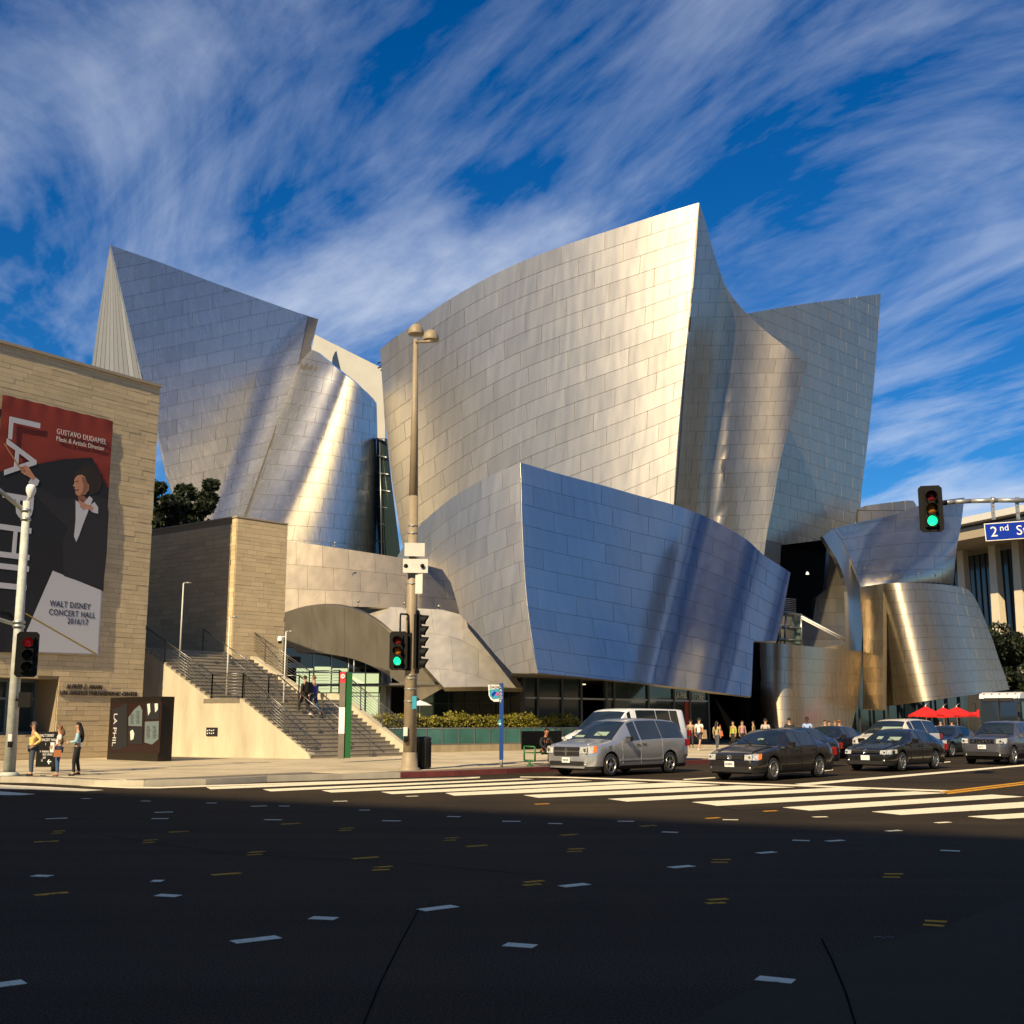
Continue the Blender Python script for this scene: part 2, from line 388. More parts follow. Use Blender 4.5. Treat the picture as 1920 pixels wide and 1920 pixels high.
def sail(parent, name, outl, guide, rows, cols, dep, matl, backm, stagger=.5, gap=.55, thick=.03, slab=.09, tone=.07, tilt=.012, pil=.012, nsub=None, jit=.1, seed=1, piece='panel', label=None):
    rg = random.Random(seed)
    outl = [tuple(p) for p in outl]
    # backing slab
    xs = [p[0] for p in outl]; ys = [p[1] for p in outl]; st = 11; cells = []
    y = min(ys) - .37
    while y < max(ys):
        x = min(xs) - .37
        while x < max(xs):
            c = cell_polys(outl, [(x, y), (x + st, y), (x + st, y + st), (x, y + st)])
            if c: cells.append(c)
            x += st
        y += st
    d = lift(cells, dep, -.03, slab, name)
    me = mesh_from([d], name, backm, back=True)
    o = link(bpy.data.objects.new(name, me), parent)
    if label: o['label'] = label
    if not rows: return o
    M = coons(*guide)
    if isinstance(cols, int): cols = [i / cols for i in range(cols + 1)]
    wd = [b - a for a, b in zip(cols[:-1], cols[1:])]
    for r in range(rows):
        sh = (stagger * (r % 2) if stagger < 1 else (r * .37) % 1) + rg.uniform(-jit, jit)
        br = []
        c2 = [cols[0] - wd[0]] + list(cols) + [cols[-1] + wd[-1]]
        for i in range(len(c2) - 1):
            br.append(c2[i] + sh * (c2[i + 1] - c2[i]))
        br = sorted([b for b in br if cols[0] + .006 < b < cols[-1] - .006] + [cols[0], cols[-1]])
        b0, b1 = r / rows, (r + 1) / rows
        for a0, a1 in zip(br[:-1], br[1:]):
            m0 = M((a0 + a1) / 2, (b0 + b1) / 2); mt = M((a0 + a1) / 2, b0); mb = M((a0 + a1) / 2, b1); ml = M(a0, (b0 + b1) / 2); mr_ = M(a1, (b0 + b1) / 2)
            w = math.dist(ml, mr_); h = math.dist(mt, mb)
            if w < 3: continue
            ga = gap / w * (a1 - a0); gb = gap / h * (b1 - b0)
            A0, A1, B0, B1 = a0 + ga, a1 - ga, b0 + gb, b1 - gb
            ns = nsub or max(1, min(8, int(w / 9)))
            cl = []
            top = [M(A0 + (A1 - A0) * i / ns, B0) for i in range(ns + 1)]; bot = [M(A0 + (A1 - A0) * i / ns, B1) for i in range(ns + 1)]
            for i in range(ns):
                c = cell_polys(outl, [top[i], top[i + 1], bot[i + 1], bot[i]])
                if c: cl.append(c)
            if not cl: continue
            ar = sum(parea(c) for c in cl)
            if ar < 6: continue
            dd = lift(cl, dep, thick, thick + .02, piece, tone=1 + rg.gauss(0, tone), tilt=(rg.gauss(0, tilt), rg.gauss(0, tilt)), pil=pil * rg.uniform(-.5, 1.3), ctr=m0, ext=(w, h))
            if dd: PANELS.append((ar, o, piece, dd, matl))
    return o
def flush_panels(limit=300):
    PANELS.sort(key=lambda t: -t[0]); rest = {}
    for i, (ar, o, pn, dd, m) in enumerate(PANELS):
        if i < limit: link(bpy.data.objects.new(pn, mesh_from([dd], pn, m)), o)
        else: rest.setdefault((o.name, pn, m.name), []).append((o, dd, m))
    for (on, pn, mn), l in rest.items():
        x = link(bpy.data.objects.new(pn + 's' if pn[-1] != 's' else pn, mesh_from([d for _, d, _ in l], pn + 's', l[0][2])), l[0][0]); x['kind'] = 'stuff'
    print('panels', len(PANELS)); PANELS.clear()
# ------------------------------------------------------------------ materials of the place
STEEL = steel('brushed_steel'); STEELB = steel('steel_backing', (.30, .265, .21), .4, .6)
STEELA = steel('broad_steel', (.59, .545, .455), .40, .58, .5)  # lighter copy of the same steel; sunlit tone put into its colour
DEEP = steel('shaded_steel', (.37, .375, .38), .17, .34, .45)  # darker copy of the steel for the front block's blue face, shade in its colour
WARM = steel('warm_steel', (.50, .425, .31), .28, .52, .5)  # same steel again, with gold reflections put into the colour
PALE = steel('pale_steel', (.60, .59, .56), .26, .50, .5)  # same steel, brightened in colour for the sky it reflects
SATIN = steel('satin_steel', (.44, .39, .31), .4, .65, .6)
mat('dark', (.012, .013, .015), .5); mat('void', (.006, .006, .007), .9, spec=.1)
mat('cream', (.42, .41, .37), .75, noise=.06, nscale=.6)
mat('greypanel', (.20, .21, .22), .45, noise=.05)
vary(MT['greypanel'])
mat('frame', (.06, .07, .075), .4, metal=.6); mat('frame_light', (.34, .36, .36), .35, metal=.8)
mat('glass', (.02, .035, .04), .06, spec=.8, noise=.1, nscale=.3); mat('glass_green', (.10, .20, .17), .08, spec=.8)
mat('concrete', (.50, .44, .32), .8, noise=.2, nscale=1.3, bump=.25, bscale=9, stretch=(1, 1, .25))
mat('black', (.012, .012, .013), .45); mat('white', (.8, .79, .76), .6); mat('rail', (.16, .16, .155), .35, metal=.9)

# ------------------------------------------------------------------ the concert hall
HALL = empty('concert_hall', (2, 85, 0), 'huge concert hall of curved brushed steel sails rising behind the sidewalk', 'concert hall', world=True)
def sl_(name, outl, guide, rows, cols, dep, m=None, **k):
    return sail(HALLP, name, outl, guide, rows, cols, dep, m or STEEL, STEELB, **k)
class _P: pass
HALLP = HALL
# --- A: big central sail, lit face
At = smooth_line([(713, 655), (735, 636), (760, 619), (800, 590), (850, 557), (900, 528), (950, 503), (1000, 482), (1050, 463), (1100, 446), (1150, 430), (1200, 414), (1250, 398), (1310, 380)], 3)
Ar = smooth_line([(1310, 380), (1302, 500), (1290, 620), (1280, 720), (1270, 840), (1262, 975), (1260, 1020)], 3)
Al = smooth_line([(774, 1075), (752, 1010), (745, 960), (735, 900), (726, 830), (720, 760), (716, 700), (713, 655)], 3)
dA = depth([(640, 130), (713, 113), (780, 104.2), (850, 97.8), (950, 91.8), (1075, 86.2), (1200, 82.2), (1310, 79.6)], k=-.06, y0=600, lean=-.003)
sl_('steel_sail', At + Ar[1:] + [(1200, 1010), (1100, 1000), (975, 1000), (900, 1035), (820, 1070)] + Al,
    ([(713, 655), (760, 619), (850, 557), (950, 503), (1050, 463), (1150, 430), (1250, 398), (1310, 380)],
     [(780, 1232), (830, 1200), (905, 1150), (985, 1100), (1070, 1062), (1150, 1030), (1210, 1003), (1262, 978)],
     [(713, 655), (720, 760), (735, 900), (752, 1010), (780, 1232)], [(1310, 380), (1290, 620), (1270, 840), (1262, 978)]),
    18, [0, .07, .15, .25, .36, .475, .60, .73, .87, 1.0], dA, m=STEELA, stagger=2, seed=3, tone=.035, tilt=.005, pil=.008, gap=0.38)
# --- B: its right, concave face
Bt = smooth_line([(1310, 380), (1322, 415), (1335, 465), (1348, 505), (1362, 540), (1385, 572), (1410, 598), (1440, 625), (1475, 652), (1514, 683)], 3)
Br = smooth_line([(1514, 683), (1505, 712), (1492, 760), (1482, 790), (1470, 835), (1460, 880), (1450, 940), (1438, 1000), (1430, 1060)], 3)
_g = spl([(0, 0), (30, 4.8), (75, 8.6), (125, 9.9), (170, 10.1), (205, 10.3), (245, 11.3)]); _xe = curve_x(Ar)
def dB(px, py): q = max(0.0, px - _xe(py)); return dA(_xe(py), py) + _g(q) - .008 * (min(py, 880) - 560) * min(1.0, q / 90) ** 1.5
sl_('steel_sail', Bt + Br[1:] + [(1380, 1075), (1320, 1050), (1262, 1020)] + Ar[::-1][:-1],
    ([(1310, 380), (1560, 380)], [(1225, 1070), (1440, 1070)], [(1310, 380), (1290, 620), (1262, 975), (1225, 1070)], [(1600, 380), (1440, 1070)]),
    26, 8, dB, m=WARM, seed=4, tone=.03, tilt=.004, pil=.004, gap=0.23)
# --- C: rear right sail
Ct = [(1396, 589), (1450, 579), (1500, 571), (1575, 561), (1651, 551)]
dC = depth([(1400, 93), (1460, 97), (1540, 104), (1600, 111), (1660, 120)], k=-.08, y0=700, lean=-.014)
sl_('steel_sail', Ct + smooth_line([(1651, 551), (1645, 640), (1636, 740), (1625, 840), (1615, 920), (1612, 975)], 3)[1:] + [(1580, 992), (1545, 1012), (1465, 1022), (1463, 1062), (1425, 1055), (1420, 900), (1440, 750), (1400, 620)],
    ([(1380, 405), (1665, 541)], [(1380, 1000), (1640, 1060)], [(1380, 405), (1380, 1000)], [(1665, 541), (1640, 1060)]),
    24, 8, dC, m=WARM, seed=5, tone=.03, tilt=.004, pil=.004, gap=0.23)
# --- lobe at the foot of the rear right sail

# --- D left: lit face of the low front block
Dt = smooth_line([(745, 1045), (765, 1012), (790, 983), (812, 961), (840, 939), (870, 920), (900, 902), (940, 883), (975, 867)], 3)
Dr = smooth_line([(975, 867), (976, 930), (979, 1000), (984, 1080), (990, 1150), (998, 1210), (1008, 1262)], 3)
dDl = depth([(700, 80), (760, 71.5), (820, 66.6), (900, 62.4), (975, 59.8), (1030, 58.4)], k=.06, y0=1060, lean=-.010)
sl_('steel_sail', Dt + Dr[1:] + [(985, 1263), (961, 1262), (930, 1228), (895, 1186), (863, 1152), (856, 1125), (846, 1092), (830, 1068), (800, 1060)],
    ([(745, 1045), (765, 1012), (790, 983), (840, 939), (900, 902), (975, 867)], [(770, 1375), (820, 1345), (880, 1315), (940, 1292), (1010, 1270)],
     [(745, 1045), (755, 1200), (770, 1375)], [(975, 867), (979, 1000), (990, 1150), (1010, 1270)]),
    11, [0, .12, .27, .42, .57, .72, .87, 1], dDl, m=STEELA, seed=6, stagger=2, tone=.03, tilt=.006, pil=.007, gap=0.26)
# --- D right: blue to gold face
Et = smooth_line([(975, 867), (1050, 889), (1130, 910), (1200, 930), (1265, 947), (1330, 972), (1370, 992), (1400, 1012), (1430, 1040), (1450, 1053), (1482, 1074)], 3)
_gd = spl([(900, -4.6), (975, 0), (1050, 4.75), (1130, 9.8), (1210, 14.8), (1290, 19.6), (1315, 21.2), (1350, 22.2), (1390, 22.1), (1430, 21.9), (1462, 22.3), (1495, 23.8), (1525, 25.0), (1560, 24.8), (1600, 25.5)]); _xd = curve_x(Dr)
def dDr(px, py):
    k = .25; s0 = _xd(py) + k * (py - 870); return dDl(_xd(py), py) + _gd(px + k * (py - 870)) - _gd(s0)
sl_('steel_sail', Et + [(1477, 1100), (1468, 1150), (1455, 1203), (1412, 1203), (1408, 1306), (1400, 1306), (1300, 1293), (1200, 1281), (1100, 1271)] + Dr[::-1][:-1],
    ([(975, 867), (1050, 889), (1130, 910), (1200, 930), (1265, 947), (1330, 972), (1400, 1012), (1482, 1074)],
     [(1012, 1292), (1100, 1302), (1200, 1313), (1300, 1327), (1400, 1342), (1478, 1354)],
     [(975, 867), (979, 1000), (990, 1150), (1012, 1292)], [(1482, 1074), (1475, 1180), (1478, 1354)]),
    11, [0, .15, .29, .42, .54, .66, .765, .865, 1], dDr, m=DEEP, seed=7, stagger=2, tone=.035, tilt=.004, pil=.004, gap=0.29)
# --- E: low curved wall on the sidewalk
dE = depth([(1400, 83), (1440, 80.5), (1490, 80.2), (1550, 83.5), (1600, 90), (1640, 98)], k=.0, y0=1300, lean=-.004)
sl_('steel_sail', [(1425, 1203), (1460, 1206), (1500, 1210), (1560, 1216), (1620, 1222), (1612, 1290), (1602, 1340), (1590, 1393), (1428, 1397), (1427, 1300)],
    ([(1425, 1203), (1500, 1210), (1560, 1216), (1625, 1222)], [(1425, 1405), (1500, 1405), (1560, 1400), (1625, 1395)], [(1425, 1203), (1425, 1405)], [(1625, 1222), (1625, 1395)]),
    8, [0, .22, .42, .6, .78, 1], dE, m=WARM, seed=8, tone=.025, tilt=.003, pil=.004, gap=0.20)
# --- F: upper leaf on the right
Fl = smooth_line([(1562, 991), (1579, 1013), (1592, 1043), (1603, 1070), (1613, 1101)], 3); _xf = curve_x(Fl)
_gf = spl([(1500, -6), (1562, 0), (1620, 5.2), (1660, 8.2), (1695, 8.6), (1730, 8.2), (1770, 9.4), (1830, 14), (1900, 26)])
def dF(px, py): k = .5; xe = _xf(py) if py > 991 else 1562; return 96 + _gf(px + k * (py - 960)) - _gf(xe + k * (py - 960)) - .008 * (py - 1020)
Fl = smooth_line([(1613, 1101), (1603, 1070), (1592, 1043), (1579, 1013), (1562, 991)], 3)
sl_('steel_sail', smooth_line([(1562, 991), (1611, 979), (1671, 967), (1709, 953), (1740, 944), (1771, 938), (1808, 933)], 3) + smooth_line([(1806, 948), (1801, 988), (1793, 1029), (1787, 1096)], 3) + [(1752, 1092), (1671, 1094), (1630, 1099)] + Fl[:-1],
    ([(1545, 950), (1640, 930), (1730, 920), (1815, 915)], [(1545, 1110), (1640, 1098), (1730, 1092), (1815, 1096)], [(1545, 950), (1545, 1110)], [(1815, 915), (1815, 1096)]),
    7, 6, dF, seed=9, tone=.025, tilt=.003, pil=.004, gap=0.23)
# --- bright strip behind the leaf
dG = depth([(1600, 104), (1660, 106), (1730, 112)], lean=-.02, y0=950)
sl_('steel_sail', smooth_line([(1609, 980), (1611, 953), (1640, 946), (1680, 941), (1712, 939), (1714, 958), (1671, 970)], 2), ([(1600, 930), (1720, 930)], [(1600, 985), (1720, 985)], [(1600, 930), (1600, 985)], [(1720, 930), (1720, 985)]), 2, 5, dG, m=SATIN, seed=10, slab=.3)
# --- arched rib
riL = smooth_line([(1543, 1006), (1554, 1024), (1573, 1056), (1587, 1097), (1591, 1137), (1592, 1219)], 3)
riR = smooth_line([(1562, 991), (1579, 1013), (1592, 1043), (1603, 1070), (1613, 1101), (1618, 1135), (1618, 1170), (1616, 1222)], 3)
dRib = depth([(1540, 91.5), (1580, 93.5), (1620, 97.5)], k=.2, y0=1100)
sl_('rib', riL + riR[::-1], None, 0, 0, dRib, slab=.3)
bpy.data.objects['rib'].data.materials[0] = STEEL
# --- wall behind the arch
dH = depth([(1420, 98), (1500, 99), (1600, 102)], lean=-.012, y0=1100)
sl_('steel_sail', [(1556, 1026)] + smooth_line([(1573, 1054), (1588, 1097), (1592, 1137), (1594, 1222)], 3) + [(1500, 1222), (1500, 1150), (1524, 1162), (1530, 1121), (1549, 1106)],
    ([(1500, 1020), (1600, 1020)], [(1500, 1225), (1600, 1225)], [(1500, 1020), (1500, 1225)], [(1600, 1020), (1600, 1225)]), 8, 3, dH, m=SATIN, seed=11, slab=.4, gap=0.20)
# --- I: the flared cone at the lower right
dI0 = depth([(1600, 96), (1635, 92.6), (1660, 91.2)], lean=-.008, y0=1100)
sl_('steel_sail', [(1612, 1101), (1635, 1097), (1657, 1094), (1657, 1200), (1656, 1330), (1618, 1330), (1619, 1200)],
    ([(1612, 1098), (1660, 1098)], [(1612, 1330), (1660, 1330)], [(1612, 1098), (1612, 1330)], [(1660, 1098), (1660, 1330)]), 9, 1, dI0, m=WARM, seed=12, stagger=0, jit=0, gap=0.20, slab=.3)
dI = depth([(1610, 96), (1657, 91.2), (1700, 90.2), (1745, 91.2), (1790, 94.0), (1830, 99.5), (1880, 108)], k=.24, y0=1100, lean=-.008)
sl_('steel_sail', smooth_line([(1657, 1094), (1690, 1093), (1717, 1093), (1766, 1096), (1806, 1102), (1820, 1111), (1833, 1132), (1847, 1165), (1860, 1198), (1871, 1232), (1882, 1262), (1892, 1293)], 2) + [(1860, 1298), (1806, 1305), (1725, 1316), (1656, 1325)],
    ([(1655, 1085), (1740, 1084), (1810, 1096), (1840, 1105)], [(1655, 1338), (1740, 1330), (1830, 1320), (1910, 1312)], [(1655, 1085), (1655, 1338)], [(1840, 1105), (1870, 1200), (1910, 1312)]),
    11, [0, .2, .4, .6, .8, 1], dI, m=WARM, seed=13, tone=.025, tilt=.003, pil=.004, gap=0.23)
dJ = depth([(1810, 106), (1880, 112)], lean=.02, y0=1300)
sl_('steel_sail', [(1817, 1303), (1845, 1299), (1858, 1322), (1872, 1346), (1880, 1372), (1817, 1372)], None, 0, 0, dJ)
# --- K: rear left sail
Kc = smooth_line([(583, 657), (560, 685), (545, 725), (525, 779), (502, 844), (483, 898), (457, 970), (450, 990)], 3); _kx = curve_x(Kc)
def _kplane(px): a = (px - 960) / 2150; return 92 + .936 * (-32.2 - a * 92) / (a * .936 - .35)
def dK(px, py):
    q = px - _kx(py) + 75; q = max(0, min(q, 105)); return _kplane(px) - .085 * q * q / 105 - .016 * (py - 700) - (.00003 * (py - 700) ** 2 if py > 700 else 0)
Kc = smooth_line([(583, 657), (560, 685), (545, 725), (525, 779), (502, 844), (483, 898), (457, 970), (450, 990)], 3)
Kl = smooth_line([(207, 460), (236, 585), (266, 708), (294, 805), (313, 892), (335, 950), (350, 990)], 2)
sl_('steel_sail', [(207, 460), (300, 492), (400, 530), (500, 566), (560, 587), (597, 598), (590, 625), (583, 645)] + Kc + Kl[::-1][:-1],
    ([(185, 455), (620, 372)], [(240, 1060), (500, 990)], [(185, 455), (240, 1060)], [(620, 372), (500, 990)]),
    22, 7, dK, m=PALE, seed=14, tone=.035, tilt=.006, pil=.007, gap=0.29, stagger=.5)
# --- L: lobe right of the fold
Lt = smooth_line([(583, 657), (592, 659), (600, 664), (640, 698), (672, 722), (700, 748), (706, 762)], 2)
def dL(px, py):
    c = _kx(py); t = (px - c) / (712 - c); yc = dK(c, py); return yc * (1 - t) + 115.5 * t - 22 * t * (1 - t)
sl_('steel_sail', Lt + [(708, 850), (706, 960), (704, 1046), (580, 1030), (450, 1000)] + Kc[::-1][1:-1],
    ([(560, 640), (620, 655), (712, 690)], [(440, 1040), (580, 1042), (712, 1050)], [(560, 640), (525, 779), (440, 1040)], [(712, 690), (710, 1050)]),
    14, [0, .18, .36, .55, .74, .9, 1], dL, m=PALE, seed=15, tone=.025, tilt=.004, pil=.006, gap=0.26)
# --- M: cream wall between the towers
dM = depth([(580, 128), (720, 124)], lean=0)
o = sl_('rear_wall', [(590, 627), (650, 657), (716, 690), (718, 740), (722, 800), (722, 860), (706, 860), (706, 755), (672, 720), (640, 695), (600, 662), (584, 655)], None, 0, 0, dM); o.data.materials[0] = MT['cream']
# --- glazed stair strip between lobe and big sail
dW = depth([(700, 115), (750, 111)], lean=0)
o = sl_('window', [(706, 822), (722, 822), (730, 900), (740, 980), (748, 1046), (704, 1044)], None, 0, 0, dW, slab=.2); o.data.materials[0] = MT['glass']
mbm = MB()
for y in range(822, 1047, 32): mbm.tube(P(706, y, 114.2), P(722 + (y - 822) * .11, y + 4, 112.5), .09, n=6)
for xx in (712, 731): mbm.tube(P(xx - (4 if xx > 720 else 0), 822 if xx < 720 else 880, 114), P(xx + 4, 1046, 112.4), .07, n=6)
mbm.build('mullion', MT['frame_light'], o)
# --- N: plank clad sliver on the far left
dN = depth([(160, 98), (270, 95)], k=.1, y0=600)
sl_('steel_sail', [(207, 460), (190, 565), (172, 690), (172, 720), (270, 720), (266, 708), (250, 640), (236, 585)],
    ([(207, 440), (215, 440)], [(165, 725), (285, 725)], [(207, 440), (165, 725)], [(215, 440), (285, 725)]), 1, 12, dN, m=MT['greypanel'], stagger=0, jit=0, seed=16, gap=0.23, nsub=1)
# --- O: low roof between the stone tower and the front block
dO = depth([(530, 68.2), (620, 67.9), (720, 68.1), (800, 68.8), (870, 70.5)], lean=-.022, y0=1080)
sl_('steel_sail', smooth_line([(528, 1013), (600, 1023), (680, 1035), (760, 1048), (800, 1056), (830, 1067), (846, 1091), (856, 1125), (864, 1153)], 2) + [(830, 1146), (700, 1139), (600, 1136), (560, 1140), (528, 1152)],
    ([(520, 1010), (600, 1020), (700, 1035), (870, 1060)], [(520, 1150), (600, 1150), (700, 1150), (880, 1160)], [(520, 1010), (520, 1150)], [(870, 1060), (880, 1160)]),
    3, [0, .1, .24, .38, .52, .66, .8, 1], dO, seed=17, tone=.03, tilt=.012, pil=.014, gap=0.23, m=WARM)
# --- P: awning over the entrance
arcT = smooth_line([(524, 1152), (570, 1138), (620, 1134), (660, 1141), (700, 1160), (740, 1193), (790, 1243), (832, 1289)], 3)
arcB = smooth_line([(524, 1226), (590, 1224), (650, 1232), (700, 1250), (750, 1280), (790, 1313)], 3)
dP1 = depth([(500, 67), (620, 66), (740, 64.5), (840, 63)], lean=.01, y0=1200)
sl_('fascia', arcT + [(832, 1289)] + arcB[::-1], ([(524, 1130), (830, 1130)], [(524, 1330), (830, 1330)], [(524, 1130), (524, 1330)], [(830, 1130), (830, 1330)]), 1, 5, dP1, m=STEELA, slab=.25, seed=18, stagger=0, jit=0, gap=0.14, tone=.02)
dP2 = depth([(600, 67.5), (740, 65), (860, 63.8), (980, 64)], lean=-.028, y0=1200)
sl_('awning', arcT[6:] + [(905, 1288), (980, 1291), (962, 1262), (930, 1228), (895, 1186), (864, 1153), (830, 1144), (760, 1140), (700, 1137), (640, 1134)],
    ([(600, 1125), (720, 1125), (860, 1140), (1010, 1290)], [(700, 1320), (800, 1320), (900, 1320), (1000, 1320)], [(600, 1125), (700, 1320)], [(1010, 1290), (1000, 1320)]), 3, 7, dP2, m=STEELA, slab=.25, seed=19, tone=.03, tilt=.006, gap=0.18)
# under side of awning and front block, ground floor shop
# ------------------------------------------------------------------ ground, road, sidewalk
def struct(o): o['kind'] = 'structure'; return o
def asphalt():
    m = mat('asphalt', (.034, .0248, .0150), .9, spec=.12, noise=.28, nscale=.35, bump=.5, bscale=60)
    t = m.node_tree; b = t.nodes['Principled BSDF']; src = b.inputs['Base Color'].links[0].from_socket
    c = N(t, 'ShaderNodeTexCoord')
    f = N(t, 'ShaderNodeTexNoise'); f.inputs['Scale'].default_value = 55; f.inputs['Detail'].default_value = 3; L(t, c.outputs['Object'], f.inputs['Vector'])
    r = N(t, 'ShaderNodeMapRange'); L(t, f.outputs[0], r.inputs[0]); r.inputs[1].default_value = .35; r.inputs[2].default_value = .65; r.inputs[3].default_value = .35; r.inputs[4].default_value = 1.85
    # long tar seams and old patches
    q = N(t, 'ShaderNodeMapping'); q.inputs['Rotation'].default_value = (0, 0, R(-43)); q.inputs['Scale'].default_value = (.03, .9, 1); L(t, c.outputs['Object'], q.inputs[0])
    g = N(t, 'ShaderNodeTexNoise'); g.inputs['Scale'].default_value = 1; g.inputs['Detail'].default_value = 5; L(t, q.outputs[0], g.inputs['Vector'])
    r2 = N(t, 'ShaderNodeMapRange'); L(t, g.outputs[0], r2.inputs[0]); r2.inputs[1].default_value = .35; r2.inputs[2].default_value = .65; r2.inputs[3].default_value = .8; r2.inputs[4].default_value = 1.2
    mu = N(t, 'ShaderNodeMath', operation='MULTIPLY'); L(t, r.outputs[0], mu.inputs[0]); L(t, r2.outputs[0], mu.inputs[1])
    x = N(t, 'ShaderNodeVectorMath', operation='SCALE'); L(t, src, x.inputs[0]); L(t, mu.outputs[0], x.inputs['Scale']); L(t, x.outputs[0], b.inputs['Base Color'])
    return m
def paint(name, col, wear=.35):
    m = mat(name, col, .8, noise=.08, nscale=2, spec=.15); t = m.node_tree; b = t.nodes['Principled BSDF']
    src = b.inputs['Base Color'].links[0].from_socket; c = N(t, 'ShaderNodeTexCoord')
    f = N(t, 'ShaderNodeTexNoise'); f.inputs['Scale'].default_value = 9; f.inputs['Detail'].default_value = 8; f.inputs['Roughness'].default_value = .75; L(t, c.outputs['Object'], f.inputs['Vector'])
    r = N(t, 'ShaderNodeValToRGB'); L(t, f.outputs[0], r.inputs[0]); r.color_ramp.elements[0].position = wear; r.color_ramp.elements[1].position = wear + .06
    mi = N(t, 'ShaderNodeMixRGB'); L(t, r.outputs[0], mi.inputs[0]); mi.inputs[1].default_value = (.07, .068, .06, 1); L(t, src, mi.inputs[2]); L(t, mi.outputs[0], b.inputs['Base Color'])
    return m
asphalt(); paint('paint_white', (.84, .75, .54)); paint('paint_yellow', (.66, .31, .02), .40)
mat('pavement', (.50, .42, .28), .85, noise=.2, nscale=.5, bump=.2, bscale=25); vary(MT['pavement'])
mat('joint', (.14, .12, .09), .95); mat('kerb', (.42, .38, .30), .85, noise=.15, nscale=2); mat('kerb_red', (.16, .035, .03), .75, noise=.25, nscale=3)
mat('earth', (.16, .14, .11), .95, noise=.2, nscale=.05); mat('tar', (.011, .010, .008), 1.0, spec=.0)

g = MB(); g.box((0, 600, -.55), (4000, 4000, 1)); struct(g.build('ground', MT['earth']))
g = MB(); g.box((0, 80, -.03), (420, 420, .06)); struct(g.build('road', MT['asphalt']))

# sidewalk outline (photo pixels on the kerb top, then real far edges)
SW = .15
kerb_px = [(-420, 1482), (-120, 1470), (0, 1467), (60, 1468), (175, 1474), (270, 1475.3), (385, 1472), (500, 1466), (640, 1461.5), (750, 1458.5), (850, 1455), (950, 1451), (1040, 1446)]
kerb = [G(x, y, 0) + Vector((0, 0, SW)) for x, y in kerb_px]
k_end = kerb[-1]
ku = U
kerb += [k_end + ku * d for d in (12, 25, 40, 60, 90, 140)]
far = [kerb[-1] + Vector((-70, 60, 0)), Vector((-90, 150, SW)), Vector((-110, 60, SW))]
sw = MB(); sw.prism([(p.x, p.y, -.02) for p in kerb] + [(p.x, p.y, -.02) for p in far], (0, 0, SW + .012))
sidewalk = struct(sw.build('sidewalk', MT['joint']))
kb = MB(); kr = MB()
for i, (a, b) in enumerate(zip(kerb[:-1], kerb[1:])):
    d = (b - a).normalized(); nn = Vector((d.y, -d.x, 0))
    m_ = kr if i >= 9 or i < 2 else kb
    m_.prism([a + nn * .02 + Vector((0, 0, .012)), b + nn * .02 + Vector((0, 0, .012)), b - nn * .16 + Vector((0, 0, .012)), a - nn * .16 + Vector((0, 0, .012))], (0, 0, -SW - .03))
struct(kb.build('kerb', MT['kerb'])); struct(kr.build('kerb', MT['kerb_red']))
# paving flags on the sidewalk: scored slabs laid along the avenue
def inpoly(p, poly): return inside((p[0], p[1]), [(q.x, q.y) for q in poly])
flag_poly = [p for p in kerb] + far
o0 = G(600, 1440, SW)
fl = []
for i in range(-34, 46):
    for j in range(-8, 22):
        c = o0 + U * (i * 1.52) + V * (j * 1.52)
        px, py = PX((c.x, c.y, SW))
        if c.y < 12 or not (-120 < px < 1980): continue
        cs = [c + U * a * .747 + V * b * .747 for a, b in ((-1, -1), (1, -1), (1, 1), (-1, 1))]
        if not all(inpoly(q, flag_poly) for q in cs):
            continue
        pc = [PX(q) for q in cs]; fl.append((parea(pc), cs))
fl.sort(key=lambda t: -t[0]); rest = []
def flagmesh(l, name):
    mb = MB()
    for t_, cs in l: mb.prism([Vector((q.x, q.y, SW + .008)) for q in cs], (0, 0, -.03))
    o = mb.build(name, MT['pavement'], sidewalk)
    at = o.data.attributes.new('tone', 'FLOAT', 'POINT'); at.data.foreach_set('value', [t for t_, cs in l for t in [rnd.uniform(.88, 1.1)] * 8]); return o
for q in fl[:160]: flagmesh([q], 'paving_slab')
if fl[160:]: flagmesh(fl[160:], 'paving_slabs')['kind'] = 'stuff'

# ------------------------------------------------------------------ painted markings
def mark(name, pts, m, z=.004, label=None, cat='road marking', group=None):
    mb = MB(); ps = [G(x, y, 0) for x, y in pts]
    c = sum(ps, Vector()) / len(ps)
    mb.prism([Vector((p.x, p.y, z)) for p in ps], (0, 0, -.0035))
    o = mb.build(name, MT[m]); o['kind'] = 'structure'
    return o
zeb = [((387, 1476), (395, 1480), (900, 1459), (870, 1458)), ((493, 1480), (508, 1484), (1000, 1461), (975, 1460)), ((603, 1482), (622, 1486), (1110, 1464), (1070, 1462)),
       ((715, 1485), (735, 1489), (1215, 1468), (1168, 1465)), ((835, 1487), (852, 1492), (1350, 1472), (1270, 1467)), ((982, 1491), (1010, 1496), (1490, 1476), (1385, 1473)),
       ((1140, 1498), (1176, 1503), (1632, 1480), (1570, 1477)), ((1298, 1504), (1345, 1511), (1775, 1487), (1715, 1484)), ((1468, 1514), (1520, 1520), (1920, 1494), (1860, 1490)),
       ((1635, 1522), (1690, 1528), (2090, 1504), (2010, 1498)), ((1815, 1531), (1872, 1536), (2260, 1514), (2190, 1508))]
for q in zeb: mark('crosswalk_stripe', q, 'paint_white')
